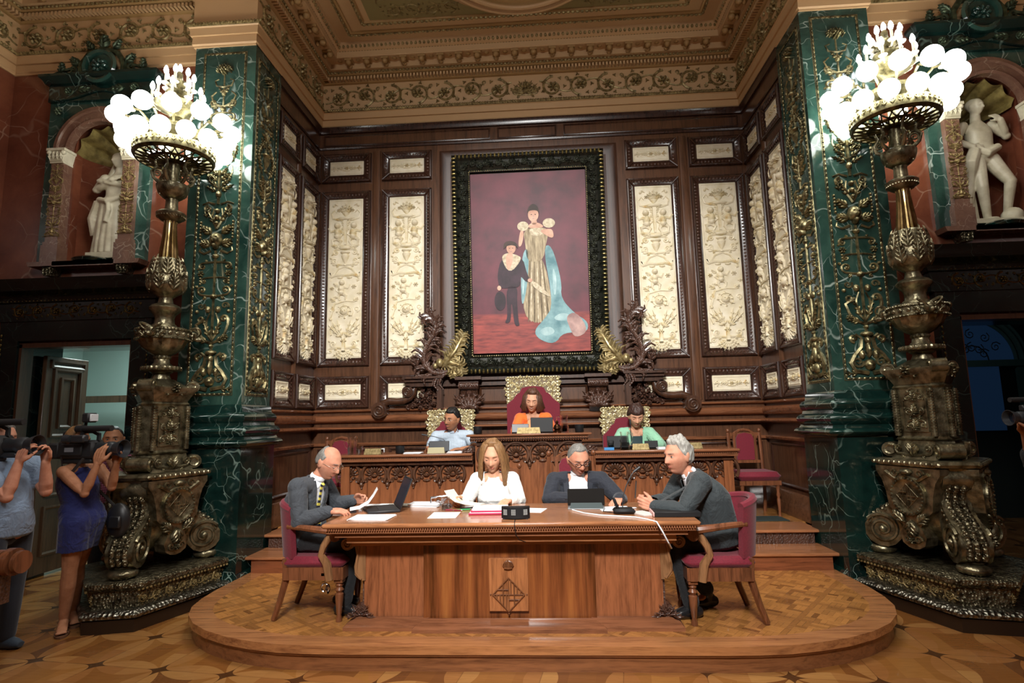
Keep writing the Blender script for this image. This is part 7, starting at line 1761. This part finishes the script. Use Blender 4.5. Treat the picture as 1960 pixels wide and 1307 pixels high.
m = MB(); m.bbox((0, 0, .006), (.3, .22, .012), .003); m.bbox((.01, .005, .022), (.29, .21, .012), .003); m.cm = 1; m.bbox((0, 0, .014), (.285, .2, .006), .002); m.bbox((.01, .01, .034), (.27, .19, .014), .002)
tag(m.build('document_folder', [plain('magenta card', V('b3224f'), .5), PAPER], None, 40, (-.47, 4.50, ZT), (0, 0, .04)), 'magenta document folder stuffed with white papers in front of the woman in white', 'folder')
def sheet_curl(label, pts, w, mat=PAPER):
    m = MB(); P0 = Vector(pts[0]); vs = []
    for p in pts:
        q = Vector(p)-P0; vs += [tuple(q+Vector(w)/2), tuple(q-Vector(w)/2)]
    k = len(pts); vs2 = [(a, b, c-.002) for a, b, c in vs]
    m.add(vs+vs2, [(2*i, 2*i+1, 2*i+3, 2*i+2) for i in range(k-1)]+[(2*k+2*i+2, 2*k+2*i+3, 2*k+2*i+1, 2*k+2*i) for i in range(k-1)]+[(2*i+2, 2*k+2*i+2, 2*k+2*i, 2*i) for i in range(k-1)]+[(2*i+1, 2*k+2*i+1, 2*k+2*i+3, 2*i+3) for i in range(k-1)])
    tag(m.build('paper_sheet', mat, None, 40, tuple(P0)), label, 'paper')
sheet_curl('curved white page held in the hands of the balding man', [(-1.60, 4.60, .965), (-1.53, 4.62, .975), (-1.47, 4.66, 1.01), (-1.44, 4.70, 1.06), (-1.42, 4.74, 1.11)], (.06, -.17, 0))
sheet_curl('cream page lifted in the right hand of the woman in white', [(-.84, 4.84, 1.075), (-.80, 4.80, 1.03), (-.74, 4.77, .995), (-.66, 4.76, .975), (-.56, 4.75, .965)], (.05, .19, -.01), plain('cream paper', V('ddd8c8'), .6))
def laptop(loc, rz, label, W_=.32, D=.22, ang=100, mat=None, logo=False):
    mat = mat or plain('black laptop shell', (.02, .021, .024), .4)
    t = empty('laptop', loc, rz, label, 'laptop')
    m = MB(); m.bbox((0, 0, .011), (W_, D, .02), .005); b = m.build('keyboard_base', mat, t)
    m = MB(); m.box((0, .03, .0225), (W_*.86, D*.5, .002)); m.build('keys', GREYP, b, 0)
    m = MB(); m.bbox((0, 0, D*.5), (W_, .008, D), .003); s = m.build('lid', mat, t); s.location = (0, D/2, .02); s.rotation_euler = (radians(90-ang), 0, 0)
    m = MB(); m.box((0, -.0048, D*.52), (W_*.9, .001, D*.84)); m.build('display', plain('dim screen', V('2c3440'), .15), s, 0)
    return t
laptop((-1.36, 4.66, ZT), radians(-66), 'open black laptop in front of the balding man, its lid facing away', .34, .25, 112)
laptop((-.02, 6.72, 1.485), 0, 'open black laptop on the raised central desk', .26, .18, 95) if False else None
def lid_device(loc, rz, label, W_, Hh, tilt, name='laptop', mat=BLACKP, stand=None):
    t = empty(name, loc, rz, label, 'tablet' if name == 'tablet' else 'laptop')
    m = MB(); m.bbox((0, 0, Hh/2), (W_, .009, Hh), .004); s = m.build('screen_back', mat, t); s.location = (0, 0, .012); s.rotation_euler = (radians(tilt), 0, 0)
    m = MB(); m.bbox((0, .11 if not stand else .0, .007), (W_, .2 if not stand else .2, .012), .004); m.build('base', stand or mat, t)
    return t
lid_device((-.07, 6.66, 1.483), 0, 'black laptop seen from behind on the raised central desk', .26, .17, -12)
lid_device((-.32, 6.68, 1.483), radians(4), 'small dark tablet beside the laptop on the raised central desk', .2, .1, -15, 'tablet', GREYP)
t = empty('tablet', (.285, 4.66, ZT), radians(-2), 'black tablet propped on a keyboard cover in front of the man in glasses', 'tablet')
m = MB(); m.bbox((0, 0, .065), (.29, .009, .13), .004); s = m.build('screen_back', plain('matte black tablet back', V('120f0d'), .8, 0, Specular_IOR_Level=.15), t); s.location = (0, .0, .02); s.rotation_euler = (radians(-14), 0, 0)
m = MB(); m.prism([(-.13, .0), (.13, .0), (.12, .06), (-.12, .06)], -.0, .004, axis='y'); s = m.build('support_flap', plain('slate tablet cover', V('2d3a3b'), .6), t); s.location = (0, -.07, .008); s.rotation_euler = (radians(-52), 0, 0)
m = MB(); m.bbox((0, .02, .004), (.29, .2, .008), .003); m.build('keyboard_cover', plain('pale grey keyboard', V('8b8d90'), .4), t)
# digital timer with three displays
t = empty('digital_timer', (-.25, 4.19, ZT), radians(-1), 'black curved digital display unit standing on the front edge of the desk', 'display')
m = MB(); P_ = [(.105*sin(a), -.06*cos(a)+.04) for a in [-1.35+i*2.7/12 for i in range(13)]]; P_ = P_+[(.1, .06), (-.1, .06)]; m.prism(P_, .006, .085); m.bx(-.09, .09, .0, .05, 0, .01); m.build('housing', BLACKP, t, 30)
for k, a in enumerate((-.75, -.12, .75)):
    m = MB(); m.T = rotz(a*.9)@tr(0, 0, 0); c = (.105*sin(a), -.06*cos(a)+.04)
    m.T = tr(c[0], c[1]-.001, .05)@rotz(atan2(.06*sin(a), .105*cos(a)))
    for i in range(4):
        for j in range(5): m.box((-.012+i*.008, -.001, -.016+j*.008), (.005, .003, .0055))
    m.T = Matrix.Identity(4); m.build('digit_display', plain('pale grey display digits', V('a8aaa8'), .4), t, 0)
# gooseneck microphones
def mic(loc, rz, label, neck, base=True):
    t = empty('gooseneck_microphone', loc, rz, label, 'microphone')
    m = MB(); m.bbox((0, 0, .02), (.16, .13, .036), .018); m.bbox((-.055, .01, .065), (.02, .09, .09), .008, rotz(0)@roty(-.35)); m.build('base', BLACKP, t)
    m = MB(); m.tube(neck, .004, 8); m.cyl(neck[-2], neck[-1], .0085, .01, 10); m.build('neck', GREYP, t)
    return t
mic((.545, 4.40, ZT), 0, 'gooseneck microphone on black base near the man in glasses', [(-.01, 0, .03), (.0, .01, .12), (.03, .02, .2), (.07, .03, .27), (.09, .035, .295), (.14, .04, .33)])
mic((-1.34, 6.78, 1.28), 0, 'gooseneck microphone bent to the left before the man in pale blue', [(.13, .0, .02), (.13, 0, .1), (.1, -.0, .15), (.0, 0, .18), (-.1, 0, .2), (-.16, 0, .21)])
mic((.90, 6.78, 1.28), 0, 'upright gooseneck microphone before the woman in mint', [(.06, 0, .02), (.065, 0, .12), (.06, 0, .22), (.06, 0, .28), (.06, 0, .34)])
# cables
m = MB(); m.tube([(.17, 4.55, ZT+.004), (.25, 4.40, ZT+.004), (.36, 4.30, ZT+.004), (.50, 4.24, ZT+.004), (.60, 4.20, ZT+.004), (.67, 4.11, ZT+.003), (.72, 4.055, ZT-.004), (.75, 4.03, .88), (.79, 4.05, .80), (.83, 4.16, .74)], .0055, 8); tag(m.build('white_cable', plain('white cable', V('d9dcdf'), .5)), 'white cable curving over the front right edge of the desk', 'cable')
m = MB(); m.tube([(-.25, 4.15, ZT+.004), (-.25, 4.075, ZT+.002), (-.25, 4.052, .92), (-.24, 4.05, .86), (-.22, 4.08, .82), (-.18, 4.16, .79)], .003, 6); tag(m.build('black_cable', BLACKP), 'thin black cable hanging from the digital display over the desk edge', 'cable')
m = MB(); m.tube([(.42, 4.60, ZT+.003), (.40, 4.48, ZT+.003), (.46, 4.42, ZT+.003), (.50, 4.40, ZT+.003)], .003, 6); tag(m.build('black_cable', BLACKP), 'black cable joining the tablet and the microphone base', 'cable')
GLASS = NT('clear glass'); GLASS.set(Base_Color=(1, 1, 1), Roughness=.02, Transmission_Weight=1.0, IOR=1.2, Alpha=.65); GLASS = GLASS.m
WATER = NT('water'); WATER.set(Base_Color=(.9, .95, .97), Roughness=.02, Transmission_Weight=1.0, IOR=1.1); WATER = WATER.m
def tumbler(loc, label, group=None):
    t = empty('water_glass', loc, 0, label, 'glass'); 
    m = MB(); m.lathe([(.001, .0), (.03, .0), (.036, .1), (.0335, .1), (.028, .012), (.001, .012)], 24); m.build('glass_wall', GLASS, t, 60)
    m = MB(); m.lathe([(.001, .013), (.0275, .013), (.03, .045), (.001, .046)], 20); m.build('water', WATER, t, 60)
def jug(loc, label, rz=0):
    t = empty('water_jug', loc, rz, label, 'jug')
    m = MB(); m.lathe([(.001, 0), (.05, 0), (.055, .05), (.045, .12), (.042, .16), (.05, .2), (.047, .2), (.039, .16), (.042, .12), (.051, .05), (.045, .006), (.001, .006)], 28); m.build('jug_body', GLASS, t, 60)
    m = MB(); m.tube([(-.045, 0, .18), (-.085, 0, .18), (-.095, 0, .12), (-.07, 0, .07), (-.052, 0, .06)], .007, 8); m.build('handle', GLASS, t); m = MB(); m.lathe([(.001, .008), (.044, .008), (.049, .05), (.045, .08), (.001, .08)], 24); m.build('water', WATER, t, 60)
tumbler((-.84, 4.66, ZT), 'glass of water on the desk left of the woman in white'); tumbler((-2.18, 6.6, 1.282), 'empty-looking water glass on the left council bench'); tumbler((.19, 6.62, 1.486), 'water glass in front of the jug on the raised central desk'); tumbler((.72, 6.72, 1.282), 'water glass at the inner end of the right council bench')
jug((-2.3, 6.66, 1.282), 'clear water jug at the left end of the left council bench'); jug((.19, 6.76, 1.486), 'clear water jug on the raised central desk'); jug((.86, 6.58, 1.282), 'clear water jug on the right council bench', pi)
def cup(loc, label):
    m = MB(); m.lathe([(.001, 0), (.045, 0), (.05, .005), (.052, .085), (.046, .085), (.044, .01), (.001, .01)], 24); tag(m.build('pen_cup', BLACKP, None, 60, loc), label, 'cup', None)
cup((-1.72, 6.62, 1.282), 'black pen cup on the left council bench'); cup((-.82, 6.7, 1.486), 'black pen cup at the left end of the raised desk'); cup((.36, 6.66, 1.486), 'black pen cup at the right end of the raised desk')
def nameplate(loc, w, label, mat=BRASS):
    m = MB(); m.add([(-w/2, -.03, 0), (w/2, -.03, 0), (w/2, .03, 0), (-w/2, .03, 0), (-w/2+.01, -.005, .065), (w/2-.01, -.005, .065), (w/2-.01, .005, .065), (-w/2+.01, .005, .065)], [(0, 3, 2, 1), (4, 5, 6, 7), (0, 1, 5, 4), (1, 2, 6, 5), (2, 3, 7, 6), (3, 0, 4, 7)]); tag(m.build('name_plate', mat, None, 0, loc), label, 'name plate')
CRB = plain('cream name card', V('a59c78'), .6)
nameplate((-2.02, 6.56, 1.282), .2, 'brass name plate at the left end of the left council bench'); nameplate((-1.28, 6.54, 1.282), .2, 'cream name plate in front of the man in pale blue', CRB); nameplate((-.22, 6.55, 1.486), .27, 'brass name plate in front of the woman in orange'); nameplate((1.03, 6.56, 1.282), .19, 'brass name plate in front of the woman in mint'); nameplate((1.62, 6.6, 1.282), .2, 'name plate at the right end of the right council bench')
flat('paper_stack', -1.56, 6.6, .2, .14, 0, PAPER, 'white papers left of the cream name plate on the left bench', 'paper', 1.282, .004, None, 3); flat('paper_stack', -1.02, 6.62, .28, .18, .05, PAPER, 'white papers beside the microphone of the man in pale blue', 'paper', 1.282, .004, None, 3); flat('paper_stack', 1.33, 6.62, .22, .16, 0, PAPER, 'white papers under the arm of the woman in mint', 'paper', 1.282, .005, None, 4); flat('red_folder', 1.52, 6.68, .2, .16, .05, plain('red card', V('a82a35'), .5), 'red folder beside the papers of the woman in mint', 'folder', 1.282, .02); flat('blue_box', .68, 6.56, .11, .07, 0, plain('blue packet', V('3f86c0'), .4), 'small blue packet on the right council bench', 'packet', 1.282, .03)
lid_device((-1.28, 6.70, 1.282), 0, 'dark tablet behind the cream name plate on the left bench', .24, .12, -10, 'tablet', GREYP); lid_device((.80, 6.74, 1.282), 0, 'black tablet behind the water jug on the right bench', .24, .14, -12, 'tablet', BLACKP); lid_device((1.17, 6.66, 1.282), 0, 'small black tablet in front of the woman in mint', .15, .08, -12, 'tablet', BLACKP)
m = MB(); m.lathe([(.001, 0), (.05, 0), (.052, .01), (.03, .03), (.045, .05), (.035, .08), (.012, .1), (.02, .12), (.001, .14)], 20); tag(m.build('hand_bell', metalm('dark bell bronze', V('6a4a35'), V('2e1c14'), .3), None, 40, (.105, 6.62, 1.486)), 'dark bronze hand bell beside the laptop on the raised desk', 'bell')
def pen(x, y, rz, col, label, z=ZT, tilt=0): m = MB(); m.cyl((-.07, 0, 0), (.06, 0, 0), .005, seg=8); m.cyl((.06, 0, 0), (.072, 0, 0), .005, .001, 8); tag(m.build('pen', plain('pen '+label, col, .3), None, 40, (x, y, z+.006), (0, tilt, rz)), label, 'pen')
pen(-.70, 4.62, .3, V('2fa35a'), 'green highlighter pen left of the magenta folder'); pen(-.76, 4.60, -.2, V('8a2a40'), 'dark red pen beside the green highlighter'); pen(-.66, 4.70, .5, (.01, .01, .01), 'black pen beyond the green highlighter'); pen(.66, 4.54, 1.2, (.02, .015, .012), 'dark pen held upright in the clasped hands of the grey-haired man', 1.09, -1.1); pen(.60, 4.60, .1, V('dfe2ea'), 'white pen lying right of the microphone')
m = MB(); m.bbox((0, 0, .018), (.32, .24, .036), .004); m.cm = 1; m.bbox((-.165, .0, .017), (.01, .22, .03), .002); tag(m.build('box_file', [BLACKP, plain('pink page block', V('d8a8a4'), .6)], None, 40, (.90, 4.32, ZT), (0, 0, -.03)), 'black box file lying at the right end of the desk', 'folder')
flat('notebook', .68, 4.36, .12, .2, .5, plain('pale notebook', V('cfc6c2'), .6), 'pale notebook under the clasped hands, left of the black box file', 'notebook', th=.008)
m = MB(); m.bx(-.09, .09, -.05, .05, 0, .012); m.tube([(-.08, 0, .02), (-.08, 0, .07), (.06, 0, .08), (.09, 0, .075), (.0, 0, .03)], .009, 8); m.cyl((-.02, -.03, .03), (-.02, .03, .03), .02, seg=12); tag(m.build('hole_punch', CHROME, None, 40, (-.92, 4.88, ZT+.0), (0, 0, .2)), 'chrome hole punch at the back of the desk beyond the laptop', 'hole punch')
m = MB(); m.bbox((0, 0, .005), (.55, .3, .01), .004); tag(m.build('floor_mat', plain('dark green mat', V('232f2d'), .9), None, 40, (2.35, 6.78, ZU)), 'dark green mat on the alcove floor in front of the right side chair', 'mat')
m = MB(); m.tube([(0, 0, .04), (.0, 0, .1)], .006, 6); m.tube([(.03*cos(a), 0, .03*sin(a)) for a in [i*2*pi/14 for i in range(14)]], .007, 6, closed=True); m.tube([(.02, .03*cos(a), .03*sin(a)-.01) for a in [i*2*pi/14 for i in range(14)]], .007, 6, closed=True); m.box((0, 0, .1), (.05, .04, .02))
tag(m.build('hanging_castor', CHROME, None, 40, (-1.71, 4.40, .42)), 'small chrome castor hanging under the seat of the left armchair', 'castor')
# side chairs behind the two central speakers
side_chair((-.49, 5.42, .17), 0, 'wooden side chair hidden behind the woman in white', 1.05); side_chair((.22, 5.5, .17), 0, 'wooden side chair with a raised crest behind the man in glasses', 1.16)
# carved end of the public bench at the left edge
t = empty('bench_end', (-3.55, 3.6, 0), 0, 'carved wooden bench end with scrolled top at the left edge', 'bench')
m = MB(); m.bx(-.6, -.08, -.04, .06, 0, .75); m.bx(-.6, -.1, -.06, .08, 0, .1); m.build('end_panel', W_CHAIR, t, 0)
m = MB(); m.cyl((-.6, 0, .81), (-.0, 0, .81), .06, seg=20); m.cyl((.0, 0, .81), (.05, 0, .81), .075, seg=20); m.cyl((.07, 0, .81), (.12, 0, .81), .085, seg=20); m.cyl((.14, 0, .81), (.17, 0, .81), .07, seg=20); m.build('turned_rail', W_CHAIR, t)
m = MB(); m.bx(-.1, .05, -.03, .05, .55, .76); m.T = tr(.0, -.04, .64); leaf(m, 0, -.1, .2, .1, pi/2, .05, 4); m.T = Matrix.Identity(4); m.build('carving', W_CARV, t)

# ================================================================== statues in the niches
def statue_w():
    t = empty('marble_statue', (-5.0, YN+.12, 3.56), 0, 'white marble draped female statue with crossed arms in the left niche', 'statue')
    m = MB(); m.bx(-.2, .2, -.15, .14, 0, .07); m.build('statue_base', MARBW, t, 0)
    m = MB(); P, C, N, Hd = Vector((0, 0, .66)), Vector((.02, -.0, .9)), Vector((.02, 0, 1.06)), Vector((.03, -.03, 1.19))
    torso(m, P, C, N, 0, 0, .11, .085, 0, 0, .2, 1.1); HM = Matrix.Translation(Hd)@rotz(-.5)@rotx(-.05)@sc3(.75, .75, .75); head_mesh(m, HM)
    capsule(m, [tuple(C), tuple(N), tuple(Hd+Vector((0, .02, -.04)))], [.06, .045, .038])
    capsule(m, [(-.12, 0, 1.0), (-.17, -.04, .84), (.03, -.13, .92)], [.045, .04, .03]); capsule(m, [(.15, 0, 1.0), (.19, -.04, .86), (-.03, -.12, .9)], [.045, .04, .03]); hand(m, Vector((.03, -.13, .92)), (1, -.1, .5), (0, .8, 0), size=.75); hand(m, Vector((-.03, -.12, .9)), (-1, -.1, .4), (0, .8, 0), size=.75)
    for k in range(18):
        a = 2*pi*k/18; x, y = cos(a), sin(a)
        m.tube([(.1*x, .08*y, .72), (.13*x+.01*sin(k*2), .1*y, .45), (.15*x, .11*y, .2), (.17*x, .12*y, .07)], [.035, .034, .036, .03], 8)
    m.tube([(-.13, -.05, .72), (0, -.13, .66), (.12, -.09, .74), (.17, 0, .8)], .035, 8); m.tube([(.0, -.12, .68), (.03, -.15, .55), (.0, -.14, .42)], .022, 8); m.tube([(-.14, -.03, .7), (-.2, -.02, .5), (-.17, 0, .3)], .05, 8)
    m.tube([(0, .05, 1.28), (.07, .05, 1.2), (.12, .04, 1.05), (.17, .05, .8)], [.035, .03, .035, .04], 8); m.tube([(0, .06, 1.28), (-.06, .06, 1.18), (-.11, .05, 1.02)], .03, 8); m.sphere((.0, .02, 1.24), (.075, .075, .07), 14, 10); m.tube([(.04, .02, .07), (.05, .02, .5)], .1, 12)
    o = put(fuse(m, .008, 2, 'figure'), 'figure', MARBW, t); o.scale = (1.25, 1, 1.02)
def statue_m():
    t = empty('marble_statue', (4.75, YN+.12, 3.56), 0, 'white marble nude male statue with a hand on his hip in the right niche', 'statue')
    m = MB(); m.bx(-.26, .26, -.15, .16, 0, .05); m.sphere((.2, -.04, .1), (.1, .1, .09), 10, 8); m.build('statue_base', MARBW, t, 40)
    m = MB(); P, C, N, Hd = Vector((.02, 0, .78)), Vector((.0, 0, 1.02)), Vector((-.01, 0, 1.2)), Vector((-.01, -.03, 1.34))
    torso(m, P, C, N, 0, 0, .125, .085, 0, 0, .1); HM = Matrix.Translation(Hd)@rotz(.35)@rotx(.1)@sc3(.8, .8, .8); head_mesh(m, HM); m.sphere(tuple(Hd+Vector((0, .035, .04))), (.075, .075, .07), 14, 10); capsule(m, [tuple(C), tuple(N), tuple(Hd+Vector((0, .02, -.04)))], [.06, .05, .042])
    capsule(m, [(-.15, 0, 1.14), (-.25, .0, .97), (-.13, -.08, .87)], [.05, .042, .03]); hand(m, Vector((-.13, -.08, .87)), (1, -.2, -.2), (0, .8, 0), size=.75)
    capsule(m, [(.15, 0, 1.14), (.27, -.02, 1.0), (.17, -.1, 1.15)], [.05, .042, .03]); hand(m, Vector((.17, -.1, 1.15)), (-.6, 0, .6), (0, .8, 0), size=.75)
    capsule(m, [(-.06, 0, .74), (-.07, -.05, .42), (-.02, 0, .08)], [.085, .055, .035]); capsule(m, [(.09, 0, .74), (.19, -.09, .46), (.18, .0, .12)], [.085, .055, .035])
    for x, y in ((-.02, 0), (.18, 0)): m.tube([(x, y+.03, .08), (x, y-.04, .075), (x, y-.12, .06)], [(.03, .03), (.026, .035), (.015, .035)], 8)
    m.tube([(-.12, -.04, .86), (0, -.1, .78), (.13, -.07, .86)], .045, 8); m.tube([(-.1, -.06, .84), (-.16, -.06, .7), (-.15, 0, .5), (-.2, .06, .15)], [.06, .07, .05, .07], 8); m.tube([(-.16, .06, .5), (-.14, .06, .06)], .07, 8)
    put(fuse(m, .007, 2, 'figure'), 'figure', MARBW, t)
statue_w(); statue_m()

# names shared by things that repeat
GR = {'presiding_chair': 'carved gold and crimson chairs', 'armchair': 'crimson armchairs at the desk ends', 'side_chair': 'wooden side chairs', 'marble_pillar': 'green marble pillars', 'bronze_torchere': 'bronze torcheres', 'niche_surround': 'wall niches', 'council_bench': 'council benches', 'scroll_console': 'scroll consoles under the painting', 'carved_bracket': 'brackets under the painting', 'acanthus_carving': 'acanthus carvings', 'gilt_leaf_carving': 'gilt leaf carvings', 'step': 'steps to the alcove', 'video_camera': 'press cameras', 'paper_sheet': 'loose sheets', 'paper_stack': 'paper stacks', 'document_pile': 'document piles', 'gooseneck_microphone': 'gooseneck microphones', 'water_glass': 'water glasses', 'water_jug': 'water jugs', 'pen_cup': 'black pen cups', 'name_plate': 'name plates', 'pen': 'pens on the desk', 'laptop': 'laptops', 'tablet': 'tablets', 'marble_statue': 'niche statues', 'door_leaf': 'side door leaves', 'black_cable': 'black cables'}
for o in COL.objects:
    if o.parent is None and 'category' in o and 'group' not in o:
        g_ = GR.get(o.name.split('.')[0])
        if g_: o['group'] = g_
